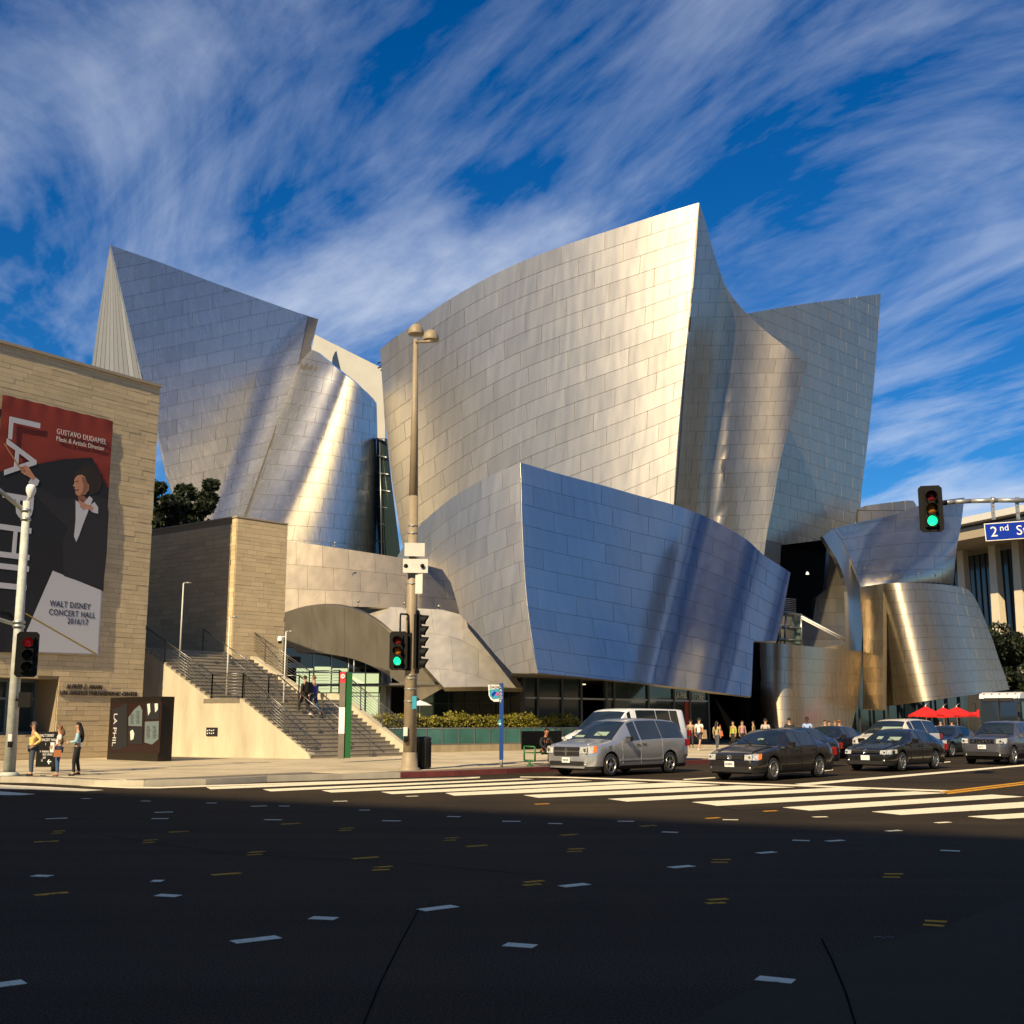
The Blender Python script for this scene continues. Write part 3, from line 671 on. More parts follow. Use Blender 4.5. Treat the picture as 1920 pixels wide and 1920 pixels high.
# left crosswalk
mark('crosswalk_stripe', [(-200, 1466), (0, 1471.5), (100, 1476), (195, 1481.5), (160, 1483.5), (60, 1480), (-200, 1476)], 'paint_white')
mark('crosswalk_stripe', [(-200, 1482), (0, 1484), (66, 1489), (40, 1491), (-200, 1490)], 'paint_white')
mark('crosswalk_line', [(150, 1473.5), (250, 1475.5), (300, 1475.5), (400, 1472), (560, 1467.2), (900, 1456.7), (900, 1458), (560, 1469.2), (400, 1474.5), (300, 1478), (245, 1478)], 'paint_white')
mark('stop_line', [(975, 1456.3), (1060, 1456.6), (1280, 1464), (1780, 1482), (1775, 1484.2), (1270, 1466), (1060, 1458.4), (975, 1457.4)], 'paint_white')
mark('lane_line', [(1490, 1470.2), (1925, 1433.5), (1925, 1436), (1512, 1472.6)], 'paint_white')
mark('lane_line', [(1280, 1461), (1340, 1457.4), (1342, 1458.6), (1285, 1462.6)], 'paint_white')
mark('lane_line', [(1545, 1444.5), (1562, 1442.5), (1562, 1444), (1545, 1446)], 'paint_white')
mark('lane_line', [(1750, 1430.5), (1782, 1427.5), (1782, 1429), (1752, 1432)], 'paint_white')
mark('centre_line', [(1762, 1484.5), (1930, 1464.5), (1930, 1466.6), (1768, 1486.4)], 'paint_yellow')
mark('centre_line', [(1772, 1487), (1930, 1468), (1930, 1470.2), (1778, 1489)], 'paint_yellow')
# short guide dashes across the shaded intersection, read off the photograph: centre, length, width, tilt on the ground
def dash(x0, y0, x1, y1, w, m='paint_white', nm='guide_dash'):
    a = G(x0, y0); b = G(x1, y1); d = (b - a).normalized(); nn = Vector((-d.y, d.x, 0)) * w / 2
    mb = MB(); mb.prism([p + Vector((0, 0, .004 + rnd.random() * 1e-4)) for p in (a - nn, b - nn, b + nn, a + nn)], (0, 0, -.0035))
    struct(mb.build(nm, MT[m]))
WD = [(63, 1642, 94, 1643), (295, 1678.5, 334, 1680.5), (583, 1721, 630, 1723), (947, 1771, 1003, 1775), (1420, 1834, 1488, 1841), (437, 1767, 522, 1757), (789, 1707, 853, 1699), (1053, 1662.5, 1101, 1657.5), (1257, 1627, 1298, 1623.5), (1421, 1600, 1453, 1597.5),
      (-60, 1855, 45, 1841), (1551, 1577.5, 1581, 1575.5), (1664, 1558.5, 1688, 1557), (1756, 1543, 1780, 1541.5), (1486, 1575.5, 1518, 1576.5), (1763, 1594.5, 1800, 1596),
      (86, 1535.5, 126, 1534), (154, 1497.3, 169, 1497.5), (265, 1502, 281, 1502.3), (388, 1505.7, 405, 1506), (290, 1523.5, 324, 1522.5), (285, 1535, 315, 1535), (471, 1512, 500, 1511), (524, 1511.3, 542, 1511.6), (496, 1537, 528, 1537.3), (625, 1502.6, 651, 1502), (674, 1519, 693, 1519.2), (717, 1539, 751, 1539.4), (762, 1493.4, 783, 1492.6), (839, 1531, 863, 1531.5), (942, 1540, 976, 1540.2), (1028, 1544, 1054, 1544.6), (1158, 1540, 1189, 1540.2), (1242, 1560, 1271, 1561), (1355, 1537, 1384, 1537.2), (1525, 1532, 1550, 1531.5), (285, 1652, 305, 1652)]
for q in WD:
    ym = (q[1] + q[3]) / 2; dash(*q, .115 if ym < 1600 else .14)
YD = [(65, 1679, 127, 1673.5), (397, 1641, 452, 1637), (661, 1610.5, 709, 1607), (875, 1587.5, 913, 1585), (1052, 1566.5, 1083, 1564.5), (1201, 1549.5, 1229, 1547.8), (1325, 1534.8, 1348, 1533.2), (1433, 1521.3, 1456, 1520), (64, 1579, 110, 1577), (317, 1560.6, 353, 1558.6), (528, 1545.5, 562, 1543.8), (1004, 1508, 1029, 1507)]
for q in YD: dash(*q, .10, 'paint_yellow')
YP = [(97, 1560.8, 122, 1560.2), (266, 1578.3, 295, 1577), (463, 1601, 497, 1599.5), (698, 1629.3, 735, 1627.7), (981, 1657.5, 1019, 1655), (635, 1555.8, 663, 1554.6), (832, 1574.2, 860, 1573), (1063, 1594.8, 1096, 1594.2), (1333, 1614.6, 1370, 1614.9), (1324, 1691, 1364, 1689.5), (1655, 1641.7, 1693, 1642.4), (1731, 1730.5, 1776, 1733)]
for x0, y0, x1, y1 in YP:
    h = (y0 - 1350) * .0095
    dash(x0 + 3, y0 - h, x1, y1 - h * 1.2, .08, 'paint_yellow'); dash(x0, y0 + h, x1 - 5, y1 + h, .08, 'paint_yellow')
# tar seams and a manhole cover
sm = MB()
def seam(pts, w):
    ps = [G(*p) for p in pts]
    for a, b in zip(ps[:-1], ps[1:]):
        d = (b - a).normalized(); nn = Vector((-d.y, d.x, 0)) * w / 2
        sm.quad(*[p + Vector((0, 0, .003)) for p in (a - nn, b - nn, b + nn, a + nn)])
seam([(1540, 1760), (1560, 1800), (1585, 1860), (1605, 1925)], .014); seam([(785, 1705), (750, 1770), (715, 1840), (680, 1925)], .010)
seam([(150, 1560), (420, 1600), (780, 1620), (1000, 1640)], .014); seam([(1290, 1500), (1380, 1520), (1500, 1516)], .03); seam([(1590, 1452), (1700, 1455), (1800, 1450)], .1)
struct(sm.build('tar_seam', MT['tar']))
sc_ = MB()
for k in range(5):
    x0 = 1638 + k * 8; sc_.quad(*[G(x, y, .003) for x, y in ((x0, 1757 - k % 2 * 2), (x0 + 6, 1755 + k % 3), (x0 + 6.5, 1756.2 + k % 3), (x0 + .5, 1758.4 - k % 2 * 2))])
struct(sc_.build('survey_mark', mat('survey_blue', (.06, .12, .16), .8)))
pm = mat('pale_asphalt', (.040, .032, .022), .9, spec=.12, noise=.3, nscale=1.2, bump=.5, bscale=70)  # slightly paler area in the right foreground of the road
pt = MB(); pt.prism([G(x, y, .002) for x, y in ((1270, 1935), (1340, 1888), (1410, 1855), (1575, 1790), (1780, 1733), (2000, 1650), (2400, 1935))], (0, 0, -.0015)); struct(pt.build('pale_asphalt', pm))
# ------------------------------------------------------------------ unseen blocks around the crossing that the steel mirrors and that shade the road
mat('sandstone', (.50, .41, .28), .8, noise=.08, nscale=.2); mat('officeglass', (.05, .07, .09), .1, spec=.9)
mat('pale', (.62, .58, .50), .8, noise=.05, nscale=.1)
def block(c, ax, w, d, h, m, floors, label, bays=8):
    ay = Vector((-ax.y, ax.x, 0)); t = empty('unseen_office_building', (c[0], c[1], 0), label, 'building', world=True)
    c = Vector((c[0], c[1], h / 2)); MB().box(c, (w, d, h), (ax, ay, Vector((0, 0, 1)))).build('wall', MT[m], t)
    fh = h / floors; gl = MB()
    for sgn, a, b, ww, dd in ((1, ax, ay, w, d), (-1, ax, ay, w, d), (1, ay, ax, d, w), (-1, ay, ax, d, w)):
        for k in range(floors):
            gl.box(c + b * (sgn * dd / 2) + Vector((0, 0, -h / 2 + fh * (k + .52))), (ww * .94, .12, fh * .5), (a, b, Vector((0, 0, 1))))
    gl.build('window', MT['officeglass'], t)
    MB().box(Vector((c.x, c.y, h + .5)), (w + .8, d + .8, 1), (ax, ay, Vector((0, 0, 1)))).build('parapet', MT[m], t)
    return t
# tall tower behind the camera throws the shade over the crossing
a_, b_ = G(0, 1478), G(1920, 1572); dd = (b_ - a_).normalized(); sh = Vector((SUN.x, SUN.y, 0)).normalized(); Hh = 62.0
off = sh * (Hh / math.tan(SUN_EL)); mid = a_ + (b_ - a_) * .5 + off; nb = Vector((-dd.y, dd.x, 0)); nb = nb if nb.y < 0 else -nb
cc = mid + nb * 16 - dd * 2
block((cc.x, cc.y), dd, 150, 32, Hh - 1, 'sandstone', 16, 'unseen sandstone office slab across the crossing, behind the viewer')
block((100, 40), Vector((.12, .99, 0)).normalized(), 74, 34, 34, 'sandstone', 8, 'unseen sandstone block added across the avenue for the hall to mirror')  # added out of view, turned so its sunlit face mirrors gold in the steel
block((205, 255), U, 90, 34, 40, 'pale', 9, 'unseen pale block further up the far side of the avenue')
block((-100, 10), V, 60, 40, 30, 'pale', 8, 'pale block down the cross street on the left')
# ------------------------------------------------------------------ stone laid walls on vertical planes
Z = Vector((0, 0, 1))
mat('stone', (.60, .475, .285), .8, noise=.08, nscale=1.6, bump=.25, bscale=14); vary(MT['stone'])
mat('mortar', (.30, .24, .155), .95)
def stone_wall(parent, o, d, length, z0, z1, course, nrm, lo=.55, hi=1.25, holes=(), lim=300, seed=1, topf=None, joints=()):
    """o: foot of the wall, d: direction along it; ashlar blocks proud of a mortar sheet; holes: (w0, w1, z0, z1)"""
    rg = random.Random(seed); items = []; z = z0; k = 0
    while z < z1 - .02:
        h = min(course * rg.choice((.8, 1, 1, 1.15)), z1 - z); w = -rg.uniform(0, .8)
        while w < length:
            l = rg.uniform(lo, hi); a, b = max(w, 0), min(w + l, length)
            if b - a > .06 and not any(a > h0 - .02 and b < h1 + .02 and z > y0 - .02 and z + h < y1 + .02 for h0, h1, y0, y1 in holes):
                aa, bb, zz0, zz1 = a, b, z, z + h
                for h0, h1, y0, y1 in holes:
                    if bb > h0 and aa < h1 and zz1 > y0 + .01 and zz0 < y1 - .01:
                        if aa < h0: bb = min(bb, h0)
                        elif bb > h1: aa = max(aa, h1)
                        elif zz0 < y0: zz1 = y0
                        else: zz0 = y1
                if bb - aa > .05 and zz1 - zz0 > .03: items.append((aa, bb, zz0, zz1, rg.uniform(.0, .012), 1 + rg.gauss(0, .055)))
            w += l
        z += h; k += 1
    def area(t):
        c = [PX(o + d * w + Z * zz) for w, zz in ((t[0], t[2]), (t[1], t[2]), (t[1], t[3]), (t[0], t[3]))]
        cx, cy = sum(p[0] for p in c) / 4, sum(p[1] for p in c) / 4
        return parea(c) if -20 < cx < 1940 else 0
    items.sort(key=lambda t: -area(t))
    def mk(l, nm):
        mb = MB(); tn = []
        for a, b, y0, y1, pr, to in l:
            g = .009; c = o + d * ((a + b) / 2) + Z * ((y0 + y1) / 2) + nrm * (.0 + pr / 2 + .012)
            mb.box(c, (b - a - g, .03 + pr, y1 - y0 - g), (d, nrm, Z)); tn += [to] * 8
        x = mb.build(nm, MT['stone'], parent); at = x.data.attributes.new('tone', 'FLOAT', 'POINT'); at.data.foreach_set('value', tn); return x
    for t in items[:lim]: mk([t], 'stone_block')
    if items[lim:]: mk(items[lim:], 'stone_blocks')['kind'] = 'stuff'

# ------------------------------------------------------------------ the office wing on the left
C0 = P(262, 1380, 50.0); C0.z = SW; C0 = Vector((C0.x, C0.y, 0))
LD = Vector((-.585, -.81, 0)).normalized(); LN = Vector((.81, -.585, 0)).normalized()      # along the facade towards the viewer, and its normal
LH = PL(285, 719, C0, LN).z
LA = empty('stone_office_building', C0, 'tall honey coloured stone office wing with a concert banner at the left edge', 'building', world=True)
Llen = 16.0
def lw(px, py): q = PL(px, py, C0, LN); return (q - C0).dot(LD), q.z
b = MB(); b.box(C0 + LD * (Llen / 2) - LN * 7 + Z * (LH / 2), (Llen, 13.92, LH), (LD, LN, Z))
wz = lw(60, 1272)[1]; ww = lw(108, 1300)[0]; wb = lw(60, 1378)[1]
b = MB()
b.box(C0 + LD * (ww / 2) - LN * 7.04 + Z * (LH / 2), (ww, 14, LH), (LD, LN, Z))
b.box(C0 + LD * ((ww + Llen) / 2) - LN * 7.04 + Z * ((LH + wz) / 2), (Llen - ww, 14, LH - wz), (LD, LN, Z))
b.box(C0 + LD * ((ww + Llen) / 2) - LN * 7.04 + Z * (wb / 2), (Llen - ww, 14, wb), (LD, LN, Z))
b.box(C0 + LD * ((ww + Llen) / 2) - LN * 8 + Z * ((wb + wz) / 2), (Llen - ww, 12, wz - wb), (LD, LN, Z))
b.build('wall', MT['mortar'], LA)
bx0, bz1 = lw(212, 790); bx1, bz0 = lw(185, 1229)
stone_wall(LA, C0, LD, Llen, 0, LH - .1, .205, LN, .6, 1.3, holes=[(ww, Llen + 1, wb, wz), (bx1 + .25, 11.2, bz0 + .4, bz1 - .6)], seed=21)
MB().box(C0 + LD * (Llen / 2) - LN * 6.98 + Z * (LH - .04), (Llen + .12, 14.2, .12), (LD, LN, Z)).build('coping', mat('coping', (.35, .30, .22), .8), LA)
# right hand return of the wing (faces the stair)
RD = -LN
# ground floor glazing
g = MB(); g.box(C0 + LD * ((ww + Llen) / 2) - LN * 1.6 + Z * ((wb + wz) / 2), (Llen - ww - .02, .06, wz - wb), (LD, LN, Z)); gw = g.build('window', MT['glass'], LA)
fr = MB()
for k in range(9): fr.box(C0 + LD * (ww + .06 + k * 1.25) - LN * 1.5 + Z * ((wb + wz) / 2), (.1, .14, wz - wb), (LD, LN, Z))
for zz in (wb + .06, (wb * .35 + wz * .65), wz - .06): fr.box(C0 + LD * ((ww + Llen) / 2) - LN * 1.5 + Z * zz, (Llen - ww, .15, .1), (LD, LN, Z))
fr.build('window_frame', mat('alu_blue', (.16, .20, .25), .4, metal=.5), LA)

# lettering helper: flat text cut as mesh, upright on a vertical plane
def text_mesh(body, size, name, m, origin, right, up, out, parent=None, align='LEFT', ext=.004, space=1.0, shear=0.0, xs=1.0):
    cu = bpy.data.curves.new(name, 'FONT'); cu.body = body; cu.size = size; cu.align_x = align; cu.extrude = ext; cu.space_character = space; cu.shear = shear; cu.resolution_u = 3
    o = bpy.data.objects.new('tmp', cu); COL.objects.link(o)
    dg = bpy.context.evaluated_depsgraph_get(); me = bpy.data.meshes.new_from_object(o.evaluated_get(dg)); me.name = name
    bpy.data.objects.remove(o); bpy.data.curves.remove(cu)
    Mx = Matrix((right, up, out)).transposed().to_4x4(); Mx.translation = origin
    me.transform(Matrix.Diagonal((xs, 1, 1, 1))); me.transform(Mx); me.materials.clear(); me.materials.append(m)
    return link(bpy.data.objects.new(name, me), parent)
RT = -LD                             # reading direction on the wing: left to right
sg = PL(123, 1291, C0, LN) + LN * .06
text_mesh('ALFRED E. MANN', .27, 'lettering', mat('letter', (.10, .08, .06), .5, metal=.5), sg, RT, Z, LN, LA, space=1.15, ext=.03, xs=.70)
sg = PL(110, 1303, C0, LN) + LN * .06
text_mesh('LOS ANGELES PHILHARMONIC CENTER', .27, 'lettering', MT['letter'], sg, RT, Z, LN, LA, space=1.12, ext=.03, xs=.70)

# banner: cloth stands off the wall a little and ripples near its edges
BO = .16
def bp(px, py, o=0.0): return PL(px, py, C0 + LN * (BO + o), LN)
mat('ban_red', (.23, .028, .015), .75, noise=.06, nscale=.8); mat('ban_black', (.008, .009, .013), .7); mat('ban_white', (.52, .53, .58), .75)
mat('skin', (.50, .24, .14), .55); mat('ban_type', (.55, .55, .55), .7); mat('ban_dark', (.03, .035, .05), .7); mat('gold', (.35, .25, .02), .6)
BAN = empty('banner', bp(100, 1220), 'huge red, black and white concert season banner hung on the stone office wing', 'banner', world=True)
Bc = [(5, 740), (212, 790), (185, 1229), (-32, 1222)]
def bq(s, t):                        # s right, t down -> pixel
    a = (Bc[0][0] + (Bc[1][0] - Bc[0][0]) * s, Bc[0][1] + (Bc[1][1] - Bc[0][1]) * s); c = (Bc[3][0] + (Bc[2][0] - Bc[3][0]) * s, Bc[3][1] + (Bc[2][1] - Bc[3][1]) * s)
    return (a[0] + (c[0] - a[0]) * t, a[1] + (c[1] - a[1]) * t)
def banner_sheet():
    nx, ny = 30, 60; vs, fs = [], []
    for j in range(ny + 1):
        for i in range(nx + 1):
            s, t = i / nx, j / ny; e = max(0, 1 - min(s, 1 - s) / .16); e2 = max(0, 1 - min(t, 1 - t) / .07)
            rip = .012 * e * math.sin(t * 60 + s * 9) + .014 * e2 * math.sin(s * 42 + 3 * t) + .006 * math.sin(t * 9 + s * 14)
            sc = .0012 * (math.cos(s * 6.28 * 7) - 1) * (1 if t in (0, 1) else 0)
            x, y = bq(s, t + sc); vs.append(bp(x, y, rip - .03))
    for j in range(ny):
        for i in range(nx): k = j * (nx + 1) + i; fs.append((k, k + nx + 1, k + nx + 2, k + 1))
    mb = MB(); mb.add(vs, fs, 0, True)
    # red above, black below, split along the printed slanting edge
    o = mb.build('cloth', [MT['ban_red'], MT['ban_black'], MT['ban_white']], BAN)
    for p in o.data.polygons:
        x, y = PX(sum((Vector(vs[i]) for i in p.vertices), Vector()) / 4)
        blk = y > 884 - (x) * (24 / 168) if x < 170 else (y - 858) > (x - 170) * 1.9
        wht = inside((x, y), [(99, 1070), (190, 1107), (186, 1240), (30, 1240), (47, 1190)])
        p.material_index = 2 if wht else (1 if blk else 0)
    return o
banner_sheet()
def bshape(pts, m, off, name='print'):
    off -= .034
    ps = [bp(x, y, off) for x, y in pts]; mb = MB()
    mb.prism(ps, LN * -.004); return mb.build(name, MT[m] if isinstance(m, str) else m, BAN)
# crisp printed areas just proud of the cloth
bshape([(0, 884), (60, 872), (120, 861), (173, 858), (185, 884), (203, 921), (194, 1109), (99, 1070), (47, 1190), (20, 1150), (-20, 1140)], 'ban_black', .055)
bshape([(99, 1070), (190, 1107), (183, 1226), (28, 1221), (47, 1190)], 'ban_white', .056)
# letters running down the banner, turned a quarter turn
dn = (bp(60, 1100) - bp(75, 800)).normalized()
def big(txt, x, y, size):
    text_mesh(txt, size, 'lettering', MT['ban_white'], bp(x, y, .03), -Z, RT, LN, BAN, space=1.28)
for ch, x, y, sz in (('L', 19, 773, 1.95), ('A', 13, 822, 1.95), ('P', 6, 915, 1.95), ('H', 1, 974, 1.95), ('I', -4, 1047, 1.95), ('L', -9, 1083, 1.95)):
    text_mesh(ch, sz, 'lettering', MT['ban_white'], bp(x, y, .0445 - .012), -Z, RT, LN, BAN, xs=1.15)
text_mesh('GUSTAVO DUDAMEL', .33, 'lettering', MT['ban_type'], bp(106, 813, .008), RT, Z, LN, BAN, space=1.1, xs=.70)
text_mesh('Music & Artistic Director', .29, 'lettering', MT['ban_type'], bp(105, 826, .008), RT, Z, LN, BAN, space=1.0, xs=.76)
for s_, x, y in (('WALT DISNEY', 93, 1136), ('CONCERT HALL', 91, 1152), ('2016/17', 126, 1169)):
    text_mesh(s_, .34, 'lettering', MT['ban_dark'], bp(x, y, .03), RT, Z, LN, BAN, space=1.08, xs=.80)
# printed figure of a conductor: curly hair, face, raised hand, shirt front
mat('print_hair', (.022, .016, .013), .8); mat('suit', (.017, .018, .024), .8); mat('skin_shade', (.26, .11, .065), .6)
def curl(cx, cy, r, n_=10): return [(cx + r * math.cos(6.283 * i / n_), cy + r * 1.05 * math.sin(6.283 * i / n_)) for i in range(n_)]
bshape([(70, 905), (84, 921), (110, 936), (142, 933), (158, 940), (176, 928), (200, 936), (204, 960), (200, 1040), (193, 1104), (150, 1090), (120, 1080), (118, 1020), (128, 990), (100, 965), (72, 935), (62, 915)], 'suit', .060)
for k_, (cx, cy, r_) in enumerate(((152, 884, 8), (160, 879, 8), (169, 880, 9), (177, 887, 9), (182, 896, 9), (184, 906, 8), (180, 915, 8), (173, 921, 7), (165, 886, 10), (172, 900, 12), (168, 910, 9), (146, 889, 6), (158, 890, 7))): bshape(curl(cx, cy, r_), 'print_hair', .064 + k_ * .0002)
bshape([(141, 896), (146, 891), (154, 890), (160, 895), (163, 904), (167, 910), (166, 919), (160, 927), (150, 930), (143, 928), (141, 922), (143, 919), (140, 917), (141, 914), (137, 911), (140, 905), (139, 901)], 'skin', .069)
bshape([(153, 893), (160, 896), (163, 904), (166, 912), (163, 921), (156, 928), (148, 930), (155, 922), (157, 910), (154, 902)], 'skin_shade', .0705)
bshape([(141, 903), (147, 901), (147, 902.5), (141, 904)], 'print_hair', .072); bshape([(141, 919), (148, 917), (148, 918.5), (142, 920)], 'darkred2' if False else 'print_hair', .072)
bshape([(146, 929), (158, 930), (163, 936), (158, 948), (152, 955), (148, 944)], 'skin_shade', .066)
bshape([(142, 938), (150, 944), (158, 942), (168, 930), (174, 936), (164, 962), (155, 985), (148, 1005), (143, 1016), (139, 1006), (142, 975)], 'ban_white', .067)
bshape([(146, 940), (152, 936), (158, 941), (152, 944)], 'print_hair', .0715)
for (x, y, r_) in ((150, 941, 3.0), (155, 944, 3.4), (160, 948, 4.0), (166, 951, 4.5), (171, 953, 4.2), (152, 948, 2.6), (156, 952, 2.8)): bshape(curl(x, y, r_, 8), 'skin', .073 + x * .00001)
bshape([(171, 946), (177, 941), (184, 951), (184, 963), (175, 961), (170, 958)], 'ban_white', .072)
for pts_ in ([(38, 876), (48, 872), (54, 876), (61, 887), (67, 896), (62, 901), (54, 894), (44, 889)], [(37, 876), (45, 874), (46, 878), (38, 881)], [(39, 882), (47, 880), (48, 885), (41, 887)]): bshape(pts_, 'skin', .078)
bshape([(53, 904), (63, 892), (74, 901), (70, 911), (57, 911)], 'ban_white', .077)
bshape([(7, 832), (9, 831), (38, 877), (36, 878)], mat('baton', (.40, .22, .10), .6), .079)
bshape([(47, 1151), (48, 1149), (181, 1225), (180, 1227)], 'gold', .068)
# the low wall, stair and stone tower --------------------------------------------------------
SD = (G(306, 1418, SW) - G(579, 1423, SW)).normalized(); SO = G(581, 1423, SW)             # stair foot corner, climbing direction
SU = Vector((.66, .75, 0)).normalized(); SNn = Vector((-SD.y, SD.x, 0)); SNn = -SNn if SNn.y > 0 else SNn
def sp(px, py): q = PL(px, py, SO, SNn); return q
RW = empty('stair_wall', SO, 'sunlit pale concrete wall sloping down beside the broad stairs', 'wall', world=True)
top = [sp(x, y) for x, y in ((262, 1213), (268, 1216), (392, 1309.5), (450, 1309.5), (578, 1413))]
poly = [sp(582, 1423), top[4], top[3], top[2], top[1], top[0]]; e_ = top[0].copy(); poly = poly + [Vector((e_.x, e_.y, SW - .1)), Vector((SO.x, SO.y, SW - .1))]
poly[0].z = SW
MB().prism(poly, -SNn * .45).build('wall', MT['concrete'], RW)
jt = MB()
for x in (388, 489): a = sp(x, 1320 if x < 400 else 1343); jt.box(Vector((a.x, a.y, (a.z + SW) / 2)) + SNn * .003, (.02, .006, a.z - SW), (SD, SNn, Z))
pq = MB(); a = sp(388, 1364); a2 = sp(408, 1380); w_ = (a2 - a).dot(-SD); pq.box((a + a2) / 2 + SNn * .02, (abs(w_), .04, a.z - a2.z), (SD, SNn, Z))
pl_ = pq.build('plaque', MT['black']); tag(pl_, 'small dark directional plaque fixed to the concrete stair wall', 'sign')
ar = MB()
for k in range(4):
    c = a + (-SD) * (.08 + k * .11) + SNn * .045 - Z * (.11 if k % 2 else .13); ar.box(c, (.07, .004, .035), (SD, SNn, Z)); ar.box(c - Z * .12, (.05, .004, .05), (SD, SNn, Z))
ar.build('lettering', MT['white'], pl_)
# steps
zt = top[1].z; z1_ = top[3].z; run1 = (top[3] - SO).dot(SD); run2 = (top[2] - SO).dot(SD); run3 = (top[1] - SO).dot(SD)
mat('step', (.30, .265, .20), .85, noise=.15, nscale=2, bump=.2); mat('nosing', (.34, .30, .24), .8)
STR = empty('staircase', SO + SD * 3, 'broad flight of grey granite steps climbing to the terrace behind the low wall', 'stairs', world=True)
SWID = 5.2
n1_, n2_ = 15, 14
steps = []
for k in range(n1_): steps.append((run1 * k / n1_, run1 if k == n1_ - 1 else run1 * (k + 1) / n1_, SW + (z1_ - SW) * (k + 1) / n1_))
for k in range(n2_): steps.append((run2 + (run3 - run2) * k / n2_, run2 + (run3 - run2) * (k + 1) / n2_, z1_ + (zt - z1_) * (k + 1) / n2_))
for a_, b_, z_ in steps:
    mb = MB(); q0 = SO + SD * a_ + SU * .02; q1 = SO + SD * (b_ + .35 if b_ < run3 else b_ + .1) + SU * .02
    mb.prism([Vector((p.x, p.y, z_ - .16 - .12)) for p in (q0, q1, q1 + SU * SWID, q0 + SU * SWID)], (0, 0, .28))
    q2 = q0 - SD * .02; mb.prism([Vector((p.x, p.y, z_ - .03)) for p in (q2, q2 + SD * .06, q2 + SD * .06 + SU * SWID, q2 + SU * SWID)], (0, 0, .034), 1)
    mb.build('step', [MT['step'], MT['nosing']], STR)
mb = MB(); q0 = SO + SD * run1; q1 = SO + SD * (run2 + .3)
mb.prism([Vector((p.x, p.y, z1_ - .2)) for p in (q0, q1, q1 + SU * SWID, q0 + SU * SWID)], (0, 0, .201)); mb.build('landing', MT['step'], STR)
mb = MB(); q0 = SO + SD * (run3 + .12); q1 = SO + SD * (run3 + 14)
mb.prism([Vector((p.x, p.y, zt - .3)) for p in (q0 - SU * .4, q1 - SU * .4, q1 + SU * 9, q0 + SU * 9)], (0, 0, .3)); struct(mb.build('terrace', MT['pavement']))
sb_ = mb = MB()
# far stringer wall
q0 = SO + SU * (SWID + .02) - SD * .3
pts = [q0 + Z * (-SW), q0 + Z * .25, q0 + SD * (run1 + .3) + Z * (z1_ - SW + .3), q0 + SD * (run2 + .3) + Z * (z1_ - SW + .3), q0 + SD * (run3 + .5) + Z * (zt - SW + .32), q0 + SD * (run3 + .5) - Z * SW]
mb.prism(pts, SU * .35); sw_ = mb.build('side_wall', MT['concrete'], RW)
# railings: rows of slim horizontal rails on posts following the steps
RAIL = 0
def railing(line, h=1.05, nr=7, label='', post=1.6, r=.02, skip=False):
    """line: list of foot points"""
    t = empty('railing', line[0], label, 'railing', 'steel railings of the stairs', world=True)
    ps = MB()
    for a, b in zip(line[:-1], line[1:]):
        n_ = max(1, round((b - a).length / post))
        for k in range(n_ + 1):
            c = a + (b - a) * (k / n_); MB().box(c + Z * (h / 2), (.05, .05, h)).build('post', MT['rail'], t)
    for j in range(nr):
        z = h * (.16 + .84 * (j + .5) / nr) - .02; mb = MB()
        mb.path([p + Z * z for p in line], r * .55, 5); mb.build('rail', MT['rail'], t)
    mb = MB(); mb.path([p + Z * h for p in line], r * 1.35, 7); mb.build('handrail', MT['rail'], t)
    return t
def foot(v, off=0.0):                # surface of the stair at climbing distance v
    z = SW + (z1_ - SW) * v / run1 if v < run1 else (z1_ if v < run2 else z1_ + (zt - z1_) * (v - run2) / (run3 - run2))
    return SO + SD * v + SU * off + Z * (min(z, zt) - SW)
railing([foot(.3, .12), foot(run1, .12), foot(run2, .12), foot(run3 + .2, .12)], label='steel railing along the top of the concrete stair wall')
railing([foot(.3, 1.9), foot(run1, 1.9)], nr=1, label='low steel handrail between wall and middle of the lower stairs')
railing([foot(-.1, 3.1), foot(run1, 3.1), foot(run2, 3.1), foot(run3, 3.1)], nr=1, label='steel handrail up the middle of the stairs')
railing([foot(.1, SWID + .2) + Z * .3, foot(run1, SWID + .2) + Z * .3, foot(run2, SWID + .2) + Z * .3, foot(run3, SWID + .2) + Z * .3], label='steel railing on the far side wall of the stairs')
railing([foot(run1 + .1, .3), foot(run1 + .1, 1.9)], nr=5, post=1.5, label='short steel railing across the stair landing')
# stone tower
Q0 = P(435, 1200, 54.5); Q0.z = 0
QD = U; QN = Vector((QD.y, -QD.x, 0)); qv = Vector((-.80, .60, 0)).normalized()
QH = PL(430, 970, Q0, Vector((0, -1, 0))).z
QT = empty('stone_tower', Q0, 'square honey stone stair tower between the stairs and the curved metal awning', 'building', world=True)
qr = PL(535, 1100, Q0, QN); qlen = (Vector((qr.x, qr.y, 0)) - Q0).length
ql = PL(283, 1100, Q0, Vector((-qv.y, qv.x, 0))); qle = (Vector((ql.x, ql.y, 0)) - Q0).length
MB().prism([Q0 + QD * .0, Q0 + QD * qlen, Q0 + QD * qlen + qv * 8, Q0 + qv * 8], (0, 0, QH)).build('wall', MT['mortar'], QT)
LN2 = Vector((-qv.y, qv.x, 0)); LN2 = LN2 if LN2.y < 0 else -LN2
stone_wall(QT, Q0 + QN * .0, QD, qlen, 1.5, QH - .06, .22, QN, .5, 1.1, lim=110, seed=22)
MB().prism([Q0 - QD * .04 + QN * .05 + Z * QH, Q0 + QD * (qlen + .02) + QN * .05 + Z * QH, Q0 + QD * qlen + qv * 8 + Z * QH, Q0 - QD * .04 + qv * 8 + Z * QH], (0, 0, .07)).build('coping', MT['coping'], QT)
DW = empty('stone_wall', Q0 + qv * 3, 'shaded stone wall above the terrace behind the stairs', 'wall', world=True)
